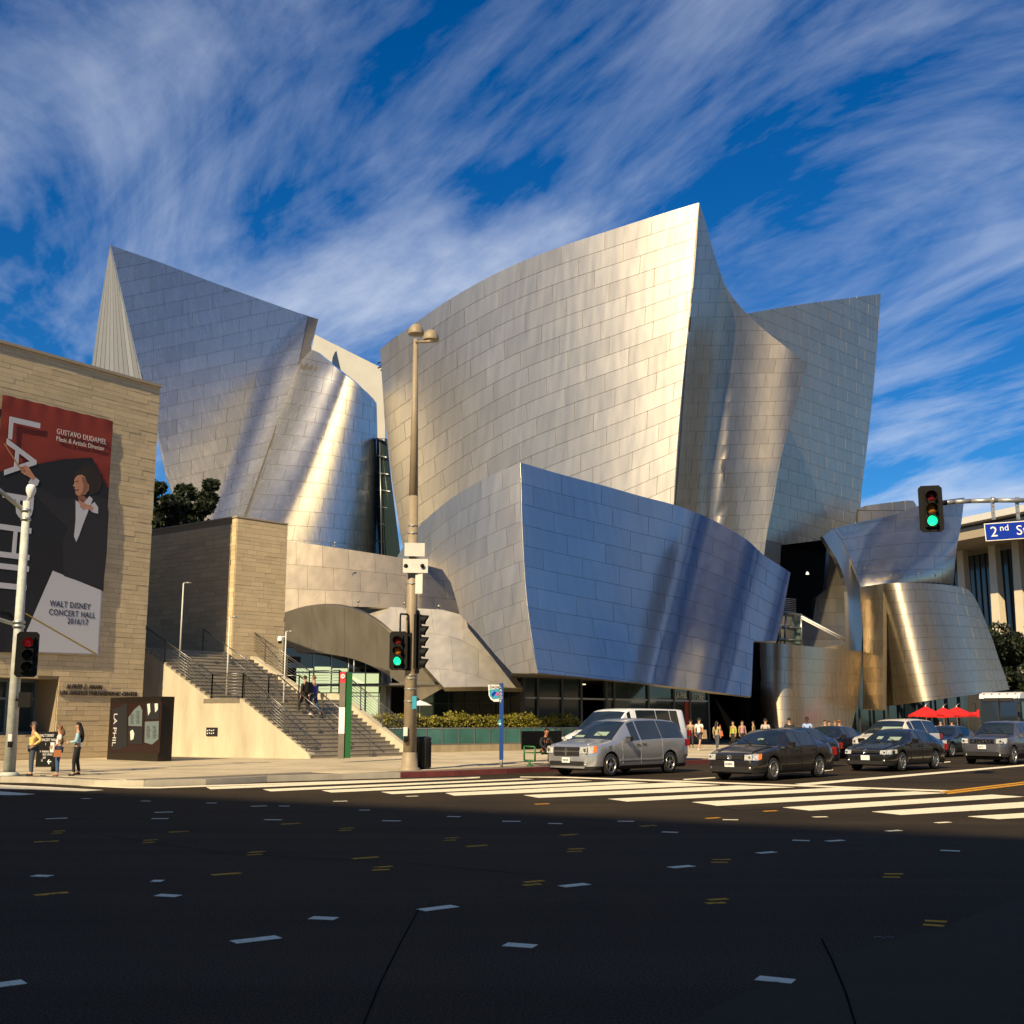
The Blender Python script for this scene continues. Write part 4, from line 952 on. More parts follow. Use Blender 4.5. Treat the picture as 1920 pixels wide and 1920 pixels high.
MB().prism([Q0 + qv * .32 - QD * .02, Q0 + qv * 12 - QD * .02, Q0 + qv * 12 + QD * .9, Q0 + qv * .32 + QD * .9], (0, 0, QH - .3)).build('wall', MT['mortar'], DW)
stone_wall(DW, Q0 + qv * .30 - QD * .05, qv, 11.6, 3, QH - .3, .24, LN2, .7, 1.5, lim=60, seed=23)
stone_wall(QT, Q0 - QD * .0, qv, .32, 1.5, QH - .06, .22, LN2, .5, 1.1, lim=30, seed=24)
# ------------------------------------------------------------------ street level of the hall
def plan(px, Y): return Vector(((px - 960) / F * Y / 1.0 * (1.0 / 1.0), Y, 0)) if False else Vector((P(px, 1350, Y).x, Y, 0))
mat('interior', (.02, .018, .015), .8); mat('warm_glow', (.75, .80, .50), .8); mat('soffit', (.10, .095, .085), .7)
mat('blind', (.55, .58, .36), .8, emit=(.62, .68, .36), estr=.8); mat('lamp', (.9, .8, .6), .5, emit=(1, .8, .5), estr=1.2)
HALLP = HALL
# soffit closing the block and the awning from below, with round edges hidden behind the sails
def soffit(pts, z, name='soffit', th=.3):
    MB().prism([Vector((p.x, p.y, z)) for p in pts], (0, 0, th)).build(name, MT['soffit'], HALL)
zs = P(1008, 1262, 58.9).z
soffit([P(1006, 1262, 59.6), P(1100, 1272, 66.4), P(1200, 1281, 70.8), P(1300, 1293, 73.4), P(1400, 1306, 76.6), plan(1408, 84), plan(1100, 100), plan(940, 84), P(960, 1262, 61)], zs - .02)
# shop front along the avenue under the block
SH0 = plan(975, 64.5); SHD = (plan(1330, 77) - SH0).normalized(); SHN = Vector((SHD.y, -SHD.x, 0)); shl = (plan(1326, 76.9) - SH0).length
def sh(px, py, off=0.0): return PL(px, py, SH0 + SHN * off, SHN)
shop = empty('shop_front', SH0, 'dark glazed store front with white store lettering under the blue steel block', 'shop front', world=True)
def tpx(px): return (sh(px, 1350) - SH0).dot(SHD)
def shp(a, b, z0, z1, m, name, depth_=.06, off=0.0):
    MB().box(SH0 + SHD * ((a + b) / 2) + SHN * off + Z * ((z0 + z1) / 2), (b - a, depth_, z1 - z0), (SHD, SHN, Z)).build(name, MT[m], shop)
zb = SW
def zat(px, py): return sh(px, py).z
ztp = zs + .3
cuts = [980, 1006, 1052, 1088, 1135, 1150, 1214, 1262, 1292, 1327]
zm = zat(1180, 1312)
for a, b in zip(cuts[:-1], cuts[1:]):
    if a == 1088: continue
    shp(tpx(a) + .05, tpx(b) - .05, zb, zm - .04, 'glass', 'window'); shp(tpx(a) + .05, tpx(b) - .05, zm + .04, ztp, 'glass', 'window')
for c in cuts: shp(tpx(c) - .09, tpx(c) + .09, zb, ztp, 'frame', 'mullion', .2, .03)
shp(tpx(980), tpx(1327), zm - .05, zm + .05, 'frame_light', 'transom', .12, .05); shp(tpx(1135), tpx(1327), zb, zb + .3, 'frame', 'sill', .14, .05)
shp(tpx(1088), tpx(1135), zb, ztp, 'void', 'doorway', .05, -2.0)
text_mesh('LA PHIL', .60, 'lettering', MT['ban_type'], sh(1266, 1309, .2), SHD, Z, SHN, shop, xs=.62)
text_mesh('STORE', .60, 'lettering', MT['ban_type'], sh(1299, 1312, .2), SHD, Z, SHN, shop, xs=.66)
shp(tpx(1283), tpx(1292), 1.2, 2.9, 'ban_red', 'poster', .03, .06)
# deep dark passage between shop and the next curved wall, and the hall body that closes the view behind the sails
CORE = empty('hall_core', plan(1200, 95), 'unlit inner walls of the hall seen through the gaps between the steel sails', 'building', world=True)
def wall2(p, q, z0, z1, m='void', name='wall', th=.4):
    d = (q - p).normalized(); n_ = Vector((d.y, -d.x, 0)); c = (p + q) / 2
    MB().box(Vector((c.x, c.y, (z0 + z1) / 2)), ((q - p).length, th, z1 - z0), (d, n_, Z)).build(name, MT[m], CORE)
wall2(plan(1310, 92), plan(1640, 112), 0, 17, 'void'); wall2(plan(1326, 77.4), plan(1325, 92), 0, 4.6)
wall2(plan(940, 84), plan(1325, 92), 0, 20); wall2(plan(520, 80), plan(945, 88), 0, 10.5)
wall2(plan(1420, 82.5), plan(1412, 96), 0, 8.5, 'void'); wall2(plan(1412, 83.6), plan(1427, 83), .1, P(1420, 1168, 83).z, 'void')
# dark recess behind the arch, black in place of a cast shadow, and its window
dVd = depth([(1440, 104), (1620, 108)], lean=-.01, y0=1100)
o = sl_('shadow_sheet', [(1440, 1010), (1560, 1000), (1600, 1060), (1612, 1235), (1440, 1235)], None, 0, 0, dVd, slab=.2); o.data.materials[0] = MT['void']
mat('greenpane', (.13, .19, .16), .15, spec=.8)
dWn = depth([(1450, 93), (1510, 95)], lean=-.004, y0=1160)
o = sl_('window', [(1468, 1146), (1502, 1152), (1503, 1216), (1457, 1214)], None, 0, 0, dWn, slab=.15); o.data.materials[0] = MT['greenpane']
wf = MB()
for a, b in (((1468, 1146), (1457, 1214)), ((1474, 1147), (1471, 1214)), ((1502, 1151), (1503, 1216)), ((1467, 1147), (1502, 1153)), ((1462, 1174), (1502, 1178)), ((1459, 1198), (1502, 1201))):
    wf.tube(P(*a, 92.6 + (a[0] - 1450) * .03), P(*b, 92.6 + (b[0] - 1450) * .03), .09, n=6)
wf.build('window_frame', MT['frame_light'], o)
lv = MB()
for k in range(8): y = 1122 + k * 3.4; lv.tube(P(1470 - k * .4, y, 93.2), P(1492, y + 2, 94.2), .05, n=5)
lv.build('louvre', MT['frame_light'], HALL)
rm = MB(); rm.tube(P(1503, 1156, 94), P(1591, 1202, 95.5), .09, n=6); rm.tube(P(1503, 1160, 94), P(1591, 1206, 95.5), .05, n=6); rm.build('handrail', MT['white'], HALL)
o = sl_('parapet', [(1540, 1215), (1592, 1206), (1592, 1224), (1540, 1222)], None, 0, 0, depth([(1540, 93), (1600, 94)]), slab=.2); o.data.materials[0] = SATIN
sp_ = MB(); sp_.lathe(P(1514, 1077, 100), [(0, .26), (.09, .2), (.16, 0), (0, 0)], 10); sp_.build('floodlight', mat('lampglass', (.8, .8, .75), .3, emit=(1, .95, .8), estr=1.0), HALL)
# ground floor under the right cone: dark glazing
wall2(plan(1595, 100), plan(1850, 118), 0, 6.5, 'glass', 'glazing'); wall2(plan(1595, 99), plan(1600, 104), 0, 8, 'void')
gm = MB()
for k in range(9): p = plan(1612 + k * 27, 100.2 + k * 1.72); gm.box(p + Z * 2.6, (.15, .15, 5.2))
gm.build('mullion', MT['frame'], CORE)
# entrance glazing under the awning
E0 = plan(526, 66.5); E1 = plan(770, 68.5); ED = (E1 - E0).normalized(); EN = Vector((ED.y, -ED.x, 0))
ENT = empty('entrance', E0, 'tall glazed hall entrance with pale lit blinds beneath the curved awning', 'entrance', world=True)
def en(px, py, off=0.0): return PL(px, py, E0 + EN * off, EN)
def enp(a, b, y0, y1, m, name, off=0.0, th=.05):
    pa, pb = en(a, y0, off), en(b, y0, off); z0 = en(a, y1, off).z; z1 = pa.z
    c = (pa + pb) / 2; MB().box(Vector((c.x, c.y, (z0 + z1) / 2)), ((pb - pa).length, th, abs(z1 - z0)), (ED, EN, Z)).build(name, MT[m], ENT)
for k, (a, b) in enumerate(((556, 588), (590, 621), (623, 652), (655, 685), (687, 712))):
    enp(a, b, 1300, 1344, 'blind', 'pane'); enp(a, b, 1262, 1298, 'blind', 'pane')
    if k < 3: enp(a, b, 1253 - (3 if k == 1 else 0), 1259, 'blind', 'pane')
enp(528, 760, 1215, 1252, 'glass', 'glazing', -.1); enp(528, 555, 1252, 1344, 'void', 'glazing', -.1)
enp(714, 760, 1252, 1344, 'void', 'glazing', -.5)
for x in (588.7, 622, 653.5, 686, 712): enp(x - .8, x + .8, 1222, 1344, 'frame_light', 'mullion', .08, .1)
enp(553, 712, 1259, 1261.4, 'frame_light', 'transom', .12, .12); enp(590, 712, 1304, 1305.6, 'frame_light', 'transom', .12, .12)
MB().tube(Vector((en(717, 1300).x, en(717, 1300).y, 0)) + EN * .6, Vector((en(717, 1300).x, en(717, 1300).y, 5.2)) + EN * .6, .2, n=16).build('column', MT['cream'], ENT)
MB().tube(Vector((en(725, 1300).x, en(725, 1300).y, 0)) + EN * .8, Vector((en(725, 1300).x, en(725, 1300).y, 5.2)) + EN * .8, .14, n=16).build('column', MT['frame_light'], ENT)
# dark bar area right of the entrance with faint mullions
dk = empty('cafe_glazing', plan(860, 66), 'dark cafe glazing in the deep shade between awning and store', 'glazing', world=True)
g0, g1 = plan(760, 72.5), plan(985, 70); gd = (g1 - g0).normalized(); gn = Vector((gd.y, -gd.x, 0))
MB().box((g0 + g1) / 2 + Z * 2.6, ((g1 - g0).length, .06, 5.2), (gd, gn, Z)).build('pane', MT['glass'], dk)
mm = MB()
for k in range(9): mm.box(g0 + (g1 - g0) * (k / 8) + gn * .06 + Z * 2.6, (.08, .1, 5.2), (gd, gn, Z))
mm.box((g0 + g1) / 2 + gn * .08 + Z * 2.7, ((g1 - g0).length, .1, .08), (gd, gn, Z)); mm.build('mullion', MT['frame'], dk)
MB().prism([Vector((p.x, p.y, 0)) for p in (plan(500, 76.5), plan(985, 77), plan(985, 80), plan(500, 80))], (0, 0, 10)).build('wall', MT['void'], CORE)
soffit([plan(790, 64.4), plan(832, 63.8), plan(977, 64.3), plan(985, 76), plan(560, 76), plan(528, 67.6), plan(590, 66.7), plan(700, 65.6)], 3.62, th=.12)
# roof edge clips and small spotlights on the low roof
for x, y in ((671, 1133), (757, 1137), (821, 1143), (627, 1024)):
    m_ = MB(); c = P(x, y, 66.2); m_.tube(c - Z * .12, c + Z * .1, .025, n=6); m_.tube(c + Z * .1, c + Z * .22 + Vector((.08, -.08, 0)), .05, .07, n=8); tag(m_.build('roof_spotlight', MT['frame_light']), {671: 'small spotlight on the awning crest near the lobe', 757: 'small spotlight beside the lamp post on the awning crest', 821: 'rightmost small spotlight on the awning crest', 627: 'small spotlight on the upper edge of the low roof'}[x], 'spotlight', 'roof spotlights')
ca = MB()
for k in range(4): p = P(709 + (k % 2) * 5, 681 + k * 4.5, 121); ca.tube(p, p + Vector((.35, -.3, .05)), .09, n=6)
tag(ca.build('aerial', MT['black']), 'cluster of small dark aerials on top of the pale rear wall', 'aerial')
for x, y in ((1033, 1279), (1084, 1283)):
    p = PL(x, y, Vector((0, 0, zs - .06)), Z); MB().box(p, (1.1, .35, .06), (SHD, SHN, Z)).build('ceiling_light', MT['lamp'], HALL)

# ------------------------------------------------------------------ planter with glass balustrade and clipped hedge
H0 = G(672, 1414, SW); H1 = G(1108, 1405, SW); HD = (H1 - H0).normalized(); HN = Vector((HD.y, -HD.x, 0)); HL = (H1 - H0).length
def hp(px, py): return PL(px, py, H0, HN)
zc = hp(900, 1402).z; zg = hp(900, 1371).z
mat('glass_teal', (.06, .17, .15), .05, spec=.8, noise=.25, nscale=.6)
PLN = empty('planter', H0, 'long low concrete planter wall beside the sidewalk under the hedge', 'planter', world=True)
MB().box((H0 + H1) / 2 + HD * .6 - HN * 1.0 + Z * ((zc) / 2 - .05), (HL + 1, 2.0, zc + .1 - .0), (HD, HN, Z)).build('wall', mat('planter_conc', (.36, .29, .18), .85, noise=.25, nscale=1.5, stretch=(1, 1, .3)), PLN)
MB().box((H0 + H1) / 2 + HD * .6 - HN * 1.0 + Z * (zc + .03), (HL + .9, 1.8, .08), (HD, HN, Z)).build('soil', MT['earth'], PLN)
BAL = empty('glass_balustrade', H0 + Z * zc, 'teal glass balustrade on slim posts along the planter below the hedge', 'balustrade', world=True)
nP = 15
for k in range(nP):
    a = H0 + HD * (HL * k / nP) - HN * .12; b = H0 + HD * (HL * (k + 1) / nP) - HN * .12
    MB().box((a + b) / 2 + Z * ((zc + zg) / 2 + .03), ((b - a).length - .05, .02, zg - zc - .08), (HD, HN, Z)).build('glass_panel', MT['glass_teal'], BAL)
    MB().box(a + Z * ((zc + zg) / 2), (.035, .07, zg - zc), (HD, HN, Z)).build('post', MT['frame_light'], BAL)
MB().tube(H0 - HN * .12 + Z * zg, H1 - HN * .12 + Z * zg, .03, n=8).build('handrail', MT['frame_light'], BAL)
def leafmat(name, col, var=.5, tr=.25):
    m = bpy.data.materials.new(name); m.use_nodes = True; t = m.node_tree; b = t.nodes['Principled BSDF']; b.inputs['Roughness'].default_value = .55
    at = N(t, 'ShaderNodeAttribute'); at.attribute_name = 'tone'
    x = N(t, 'ShaderNodeVectorMath', operation='SCALE'); x.inputs[0].default_value = col; L(t, at.outputs['Fac'], x.inputs['Scale']); L(t, x.outputs[0], b.inputs['Base Color'])
    b.inputs['Subsurface Weight'].default_value = 0
    tl = N(t, 'ShaderNodeBsdfTranslucent'); L(t, x.outputs[0], tl.inputs[0]); ms = N(t, 'ShaderNodeMixShader'); ms.inputs[0].default_value = tr
    L(t, b.outputs[0], ms.inputs[1]); L(t, tl.outputs[0], ms.inputs[2]); L(t, ms.outputs[0], t.nodes['Material Output'].inputs[0])
    MT[name] = m; return m
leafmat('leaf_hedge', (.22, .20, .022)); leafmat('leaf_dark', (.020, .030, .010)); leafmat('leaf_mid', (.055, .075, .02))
def leaves(points, size, name, m, parent=None, seed=5, tones=(.6, 1.5)):
    """one small bent leaf face per point; numpy built"""
    rg = np.random.RandomState(seed); p = np.array(points, float); n = len(p)
    a = rg.normal(size=(n, 3)); a /= np.linalg.norm(a, axis=1)[:, None]; b = rg.normal(size=(n, 3)); b -= (b * a).sum(1)[:, None] * a; b /= np.linalg.norm(b, axis=1)[:, None]
    s = (size * rg.uniform(.6, 1.4, n))[:, None]; c = np.cross(a, b)
    v = np.stack([p - a * s, p + b * s * .5 + c * s * .15, p + a * s, p - b * s * .5 + c * s * .15], 1).reshape(-1, 3)
    me = bpy.data.meshes.new(name); me.vertices.add(len(v)); me.vertices.foreach_set('co', v.ravel())
    me.loops.add(n * 4); me.loops.foreach_set('vertex_index', np.arange(n * 4)); me.polygons.add(n); me.polygons.foreach_set('loop_start', np.arange(n) * 4)
    me.update(calc_edges=True); me.materials.append(m)
    at = me.attributes.new('tone', 'FLOAT', 'POINT'); at.data.foreach_set('value', np.repeat(rg.uniform(*tones, n), 4))
    return link(bpy.data.objects.new(name, me), parent)
hz0, hz1 = hp(900, 1369).z, hp(900, 1344).z
q = []
for k in range(15000):
    u = rnd.uniform(-.6, HL - .2); w = rnd.uniform(0, 1.7); z = rnd.uniform(0, 1)
    top_ = .82 + .16 * math.sin(u * 1.3) * math.sin(u * 3.1 + 1) + .10 * math.sin(u * 7.3) + rnd.uniform(-.05, .09)
    if rnd.random() < .55: w = rnd.uniform(0, .25) + .12 * math.sin(u * 5 + z * 4)
    elif rnd.random() < .6: z = top_ - rnd.uniform(0, .15)
    if z > top_ or (u > HL - .8 and z > .9 - (u - HL + .8) * .6): continue
    q.append(tuple(H0 + HD * u - HN * (w + .3) + Z * (hz0 - .35 + (hz1 - hz0 + .35) * z)))
hg = empty('hedge', H0 + Z * hz0, 'clipped yellow green hedge growing in the planter above the teal glass', 'hedge', world=True)
leaves(q, .065, 'foliage', MT['leaf_hedge'], hg, tones=(.35, 1.7))['kind'] = 'stuff'
MB().box((H0 + H1) / 2 - HN * 1.15 + Z * ((hz0 + hz1) / 2 - .25) - HD * .1, (HL - .6, 1.3, hz1 - hz0 - .05), (HD, HN, Z)).build('branches', mat('twig', (.03, .025, .012), .9, noise=.4, nscale=8), hg)
# ------------------------------------------------------------------ vehicles
mat('tyre', (.015, .015, .015), .85); mat('rim', (.45, .44, .42), .3, metal=.9); mat('trim', (.015, .015, .016), .5)
mat('carglass', (.012, .018, .022), .04, spec=1.0); mat('headlamp', (.42, .43, .42), .12, spec=1.0, coat=.6, noise=.5, nscale=14); mat('amber', (.75, .18, .02), .25); mat('redlamp', (.30, .012, .01), .2, coat=.5)
mat('plate', (.75, .75, .70), .5); mat('chrome', (.7, .7, .7), .12, metal=1); mat('plate_ink', (.05, .07, .2), .6); mat('paper', (.26, .34, .27), .6)
def carpaint(name, col, metal=.35, rough=.32): return mat(name, col, rough, metal=metal, coat=.8)
carpaint('paint_silver', (.52, .54, .57), .7, .28); carpaint('paint_wh', (.80, .80, .78), 0, .35); carpaint('paint_black', (.012, .011, .011), .3, .25)
carpaint('paint_brown', (.022, .019, .018), .4, .3); carpaint('paint_navy', (.018, .024, .038), .5, .3); carpaint('paint_grey', (.16, .16, .19), .7); carpaint('paint_cream', (.70, .66, .55), 0, .35)
def lerp(tab, x):
    if x <= tab[0][0]: return tab[0][1]
    n = len(tab)
    for i in range(n - 1):
        (a, b), (c, d) = tab[i], tab[i + 1]
        if x <= c:
            if i == 0 or c - a < .12: return b + (d - b) * (x - a) / (c - a)
            m0 = (d - tab[i - 1][1]) / (c - tab[i - 1][0]); m1 = (tab[i + 2][1] - b) / (tab[i + 2][0] - a) if i + 2 < n else (d - b) / (c - a)
            h = c - a; t = (x - a) / h; k = .8; sl = (d - b) / h
            m0 = sl + (m0 - sl) * k; m1 = sl + (m1 - sl) * k
            return (2 * t ** 3 - 3 * t * t + 1) * b + (t ** 3 - 2 * t * t + t) * h * m0 + (-2 * t ** 3 + 3 * t * t) * d + (t ** 3 - t * t) * h * m1
    return tab[-1][1]
def lerp_old(tab, x):
    if x <= tab[0][0]: return tab[0][1]
    for (a, b), (c, d) in zip(tab[:-1], tab[1:]):
        if x <= c: return b + (d - b) * (x - a) / (c - a)
    return tab[-1][1]
def car(name, label, cat, foot, group, S, wheel_ref=True):
    """foot: world point under the front left wheel; S: shape table, x measured back from the nose"""
    Ln, Wd, paint_, xf, xr, wr_ = S['L'], S['W'] / 2, S['paint'], S['xf'], S['xr'], S['r']
    hd = S.get('dir', -U); ang = math.atan2(hd.y, hd.x); lft = Vector((-hd.y, hd.x, 0))
    org = Vector(foot) + hd * xf - lft * (Wd - .1)            # nose centre on the ground
    t = empty(name, org, label, cat, group, rz=ang)
    top, belt = S['top'], S['belt']; gh0, gh1 = S['glass']     # greenhouse from windscreen base to rear window base
    ws1, rw0 = S['ws'], S['rw']                                # end of windscreen (roof start), start of rear window
    Ra = wr_ + .07
    xs = {0.0, .04, .12, .25, Ln - .25, Ln - .10, Ln - .02, gh0, gh1, ws1, rw0}
    for c in (xf, xr):
        for k in (-1, -.93, -.75, -.45, 0, .45, .75, .93, 1): xs.add(round(c + Ra * k, 3))
    x = .3
    while x < Ln - .3: xs.add(round(x, 2)); x += .14
    for p in S['pillars']: xs.add(p[0]); xs.add(p[1])
    for a, b in top: xs.add(a)
    xs = sorted(v for v in xs if 0 <= v <= Ln - .0)
    xs = [v for i, v in enumerate(xs) if i == 0 or v - xs[i - 1] > .012]
    zb_ = S.get('zb', .2)
    def sect(x):
        f = min(1, (x + .02) / S.get('nose', .55)); r_ = min(1, (Ln - x + .02) / .5)
        pf = (1 - (1 - f) ** 2.4 * .30) * (1 - (1 - r_) ** 2.4 * .20); w = Wd * pf
        zt = lerp(top, x); zbt = min(lerp(belt, x), zt - .03); ing = gh0 < x < gh1
        inset = S.get('tumble', .26) * max(0, (zt - zbt)) / .5
        wt = w - .06 - (inset if zt - zbt > .12 else .02)
        ar = 0
        for c in (xf, xr):
            if abs(x - c) < Ra - 1e-4: ar = max(ar, wr_ + math.sqrt(max(0, Ra * Ra - (x - c) ** 2)))
            elif abs(x - c) < Ra + .001: ar = max(ar, zb_ + .02)
        zs = max(zb_ + .12, ar); zm = max((zbt + zs) / 2 + .05, zs + .03); zm = min(zm, zbt - .02)
        zz = max(zb_, ar - .0)
        if x < .1: zz = max(zz, zb_ + .06 * (1 - x / .1))
        return [(0, zt), (wt * .6, zt - .012), (wt * .93, zt - .04), (wt, zt - .075 if zt - zbt > .12 else zt - .035), (w - .035, zbt), (w - .01, zbt - .07 if zbt - .07 > zm else zbt - .01), (w, zm), (w - .012, zs), (w - .05 if zz > zb_ + .03 else w - .07, zz), (w - .28, zz if zz > zb_ + .03 else zb_)]
    n = 10; V_ = []; 
    for x in xs:
        s_ = sect(x); V_.append([(-x, y, z) for y, z in s_] + [(-x, -y, z) for y, z in s_[1:]])
    m = len(V_[0]); body = MB(); gl = {}
    flat = [v for r in V_ for v in r]; body.v = list(flat)
    ring = list(range(n)) ; 
    def vid(i, k, s): return i * m + (k if s > 0 or k == 0 else n - 1 + k)
    for i in range(len(xs) - 1):
        xm = (xs[i] + xs[i + 1]) / 2
        for s in (1, -1):
            for k in range(n - 1):
                q = [vid(i, k, s), vid(i + 1, k, s), vid(i + 1, k + 1, s), vid(i, k + 1, s)]
                if s < 0: q = q[::-1]
                key = None
                pil = any(a <= xm <= b for a, b in S['pillars'])
                if k == 3 and gh0 < xm < gh1 and not pil:
                    key = 'window' if ws1 - S.get('apil', .02) < xm + .0 and xm < rw0 + .4 else None
                    if xm < ws1 - .3 or not S.get('side0', gh0 + .35) < xm < S.get('side1', gh1 - .3): key = None
                if k <= 1 and gh0 + .03 < xm < ws1 - .02: key = 'windscreen'
                if k <= 1 and rw0 + .02 < xm < gh1 - .03: key = 'rear_window'
                mi = 2 if k >= 7 else 0
                if key is None: body.f.append(q); body.m.append(mi); body.sm.append(True)
                else:
                    ww_ = key if key != 'window' else ('window', s, sum(1 for a, b in S['pillars'] if xm > b))
                    gl.setdefault(ww_, []).append(q); body.f.append(q); body.m.append(1); body.sm.append(True)
    for i, fl_ in ((0, True), (len(xs) - 1, False)):
        ids = [vid(i, k, 1) for k in range(n)][::-1] + [vid(i, k, -1) for k in range(1, n)]
        body.f.append(ids if not fl_ else ids[::-1]); body.m.append(0); body.sm.append(False)
    b = body.build('body', [MT[paint_], MT['trim'], MT['trim']], t)
    b.data.set_sharp_from_angle(angle=R(48))
    for key, qs in gl.items():
        g = MB(); idx = {}
        for q in qs:
            for j in q:
                if j not in idx: idx[j] = len(g.v); g.v.append(tuple(Vector(flat[j]) + (Vector((0, (1 if flat[j][1] > 0 else -1) * .008, 0)) if key[0] == 'window' else Vector((.006 if key == 'windscreen' else -.006, 0, .008)))))
            g.f.append([idx[j] for j in q]); g.m.append(0); g.sm.append(True)
        g.build('window' if key[0] == 'window' else key, MT['carglass'], t)
    uw = MB(); uw.box((-Ln / 2, 0, .34), (Ln - .5, Wd * 2 - .42, .3)); uw.build('underbody', MT['trim'], t)
    # wheels
    for c in (xf, xr):
        for s in (1, -1):
            yy = s * (Wd - .115); ax = (Vector((1, 0, 0)), Vector((0, 0, 1)), Vector((0, 1, 0)))
            w_ = MB(); w_.lathe((-c, yy, wr_), [(0, -.1), (wr_ * .8, -.1), (wr_ * .97, -.085), (wr_, -.05), (wr_, .05), (wr_ * .97, .085), (wr_ * .80, .1), (wr_ * .66, .09)], 26, ax=ax)
            wo = w_.build('wheel', MT['tyre'], t)
            if s > 0:
                r_ = MB(); r_.lathe((-c, yy, wr_), [(wr_ * .70, .098), (wr_ * .64, .098), (wr_ * .6, .03), (0, .03)], 24, ax=ax, mi=1); r_.f = r_.f; 
                r_.lathe((-c, yy, wr_), [(wr_ * .7, .08), (wr_ * .7, .102), (wr_ * .62, .104), (wr_ * .6, .06)], 24, ax=ax); r_.lathe((-c, yy, wr_), [(.075, .03), (.075, .085), (.0, .09)], 12, ax=ax)
                ns = S.get('spokes', 7)
                for k in range(ns):
                    a = 2 * math.pi * k / ns + .2; d = Vector((math.cos(a), 0, math.sin(a))); p = Vector((-c, yy + .07, wr_)) + d * (wr_ * .36)
                    r_.box(p, (wr_ * .58, .03, .05 if ns < 8 else .034), (d, Vector((0, 1, 0)), d.cross(Vector((0, 1, 0)))))
                r_.build('rim', [MT['rim'], MT['trim']], wo)
    # arches filled with dark lining
    # front end
    fx = .012; zn = lerp(top, .0)
    def fbox(nm, y, z, dy, dz, m_, x=0.0, dx=.03, rz=0.0, par=t):
        a = Vector((math.cos(rz), math.sin(rz), 0)); MBx = MB(); MBx.box((x, y, z), (dx, dy, dz), (a, Vector((-a.y, a.x, 0)), Z)); return MBx.build(nm, MT[m_], par)
    F_ = S['front']
    for s in (1, -1):
        # lamp wrapped round the corner: three facets
        yw, zl, hl = F_['lamp_y'] * Wd, F_['lamp_z'], F_['lamp_h']; lm = MB(); pts = []
        x_side = F_.get('wrap', .42)
        def edge(x): return s * (sect(max(0, x))[6][0] + .012)
        line = [(fx + .012, s * (yw - F_['lamp_w']), 0), (fx + .008, s * yw, 0)]
        line.append((-.04, edge(.04) * .965, 0)); line.append((-.17, edge(.17), 0)); line.append((-x_side, edge(x_side), 1))
        lo = [(x, y, zl - hl / 2 + (hl * .25 if e else 0)) for x, y, e in line]; hi = [(x - .03, y * .995, zl + hl / 2 + (F_.get('rise', .03) * (i / 4))) for i, (x, y, e) in enumerate(line)]
        k = len(line); lm.add(lo + hi, [(i, i + 1, k + i + 1, k + i) if s > 0 else (i + 1, i, k + i, k + i + 1) for i in range(k - 1)])
        lm.m[-1] = 1 if F_.get('amber') else 0
        lo_ = lm.build('headlight', [MT['headlamp'], MT['amber']], t)
        rf = MB(); rf.lathe((fx + .02, s * (yw - F_['lamp_w'] * .3), zl), [(hl * .26, -.008), (hl * .2, -.004), (0, -.004)], 12, ax=(Vector((0, 1, 0)), Z, Vector((1, 0, 0)))); rf.build('reflector', MT['chrome'], lo_)
        fg = MB(); fg.lathe((.012, s * Wd * .70, F_.get('fog', .36)), [(.045, 0), (.04, .008), (0, .008)], 12, ax=(Vector((0, 1, 0)), Z, Vector((1, 0, 0)))); fg.build('fog_light', MT['rim'], t)
        mrx = S['mirror']; mb = MB(); mb.box((-mrx, s * (Wd + .09), lerp(belt, mrx) + .07), (.12, .2, .15)); mb.tube((-mrx, s * (Wd - .06), lerp(belt, mrx)), (-mrx, s * (Wd + .04), lerp(belt, mrx) + .05), .035, n=6); mb.build('mirror', MT[S.get('mirrormat', paint_)], t)
        fbox('tail_light', s * (Wd - .12), lerp(belt, Ln - .2) - .12, .2, .22, 'redlamp', x=-Ln + .03, dx=.1)
        fbox('tail_light', s * (sect(Ln - .2)[5][0] + .0), lerp(belt, Ln - .2) - .14, .03, .2, 'redlamp', x=-Ln + .2, dx=.26)
        for hx in S.get('handles', ()): fbox('door_handle', s * (Wd + .008), lerp(belt, hx) - .13, .03, .035, 'chrome' if S.get('chromeh') else paint_, x=-hx, dx=.2)
        sm_ = MB()
        for hx in S.get('seams', ()): sm_.box((-hx, s * (Wd - .002), (lerp(belt, hx) + zb_ + .15) / 2), (.012, .012, lerp(belt, hx) - zb_ - .2))
        sm_.box((-(xf + xr) / 2, s * (Wd + .002), zb_ + .28), (xr - xf - 2 * Ra, .02, .035)); sm_.build('side_trim', MT[paint_ if S.get('sidepaint', 1) else 'trim'], t)
    gz, ghh, gwd = F_['grille_z'], F_['grille_h'], F_['grille_w'] * Wd * 2
    gr = fbox('grille', 0, gz, gwd, ghh, 'trim', x=fx, dx=.035)
    if F_.get('slots'):
        for k in range(7): fbox('slot', (k - 3) * gwd / 7.4, gz, gwd / 11, ghh * .86, 'chrome', x=fx + .02, dx=.015, par=gr).name = 'grille_bar'
    elif F_.get('cross'):
        fbox('grille_bar', 0, gz, .05, ghh, 'chrome', x=fx + .02, dx=.015, par=gr); fbox('grille_bar', 0, gz, gwd, .03, 'chrome', x=fx + .02, dx=.012, par=gr)
        em = MB(); em.prism([(fx + .04, -.06, gz + .08), (fx + .04, .06, gz + .08), (fx + .04, .05, gz - .03), (fx + .04, 0, gz - .09), (fx + .04, -.05, gz - .03)], (-.02, 0, 0)); em.build('emblem', MT['chrome'], gr)
    else:
        for k in range(3): fbox('grille_bar', 0, gz - ghh * .3 + k * ghh * .3, gwd * .97, .014, 'chrome' if F_.get('chrome') and k == 2 else 'trim', x=fx + .02, dx=.012, par=gr)
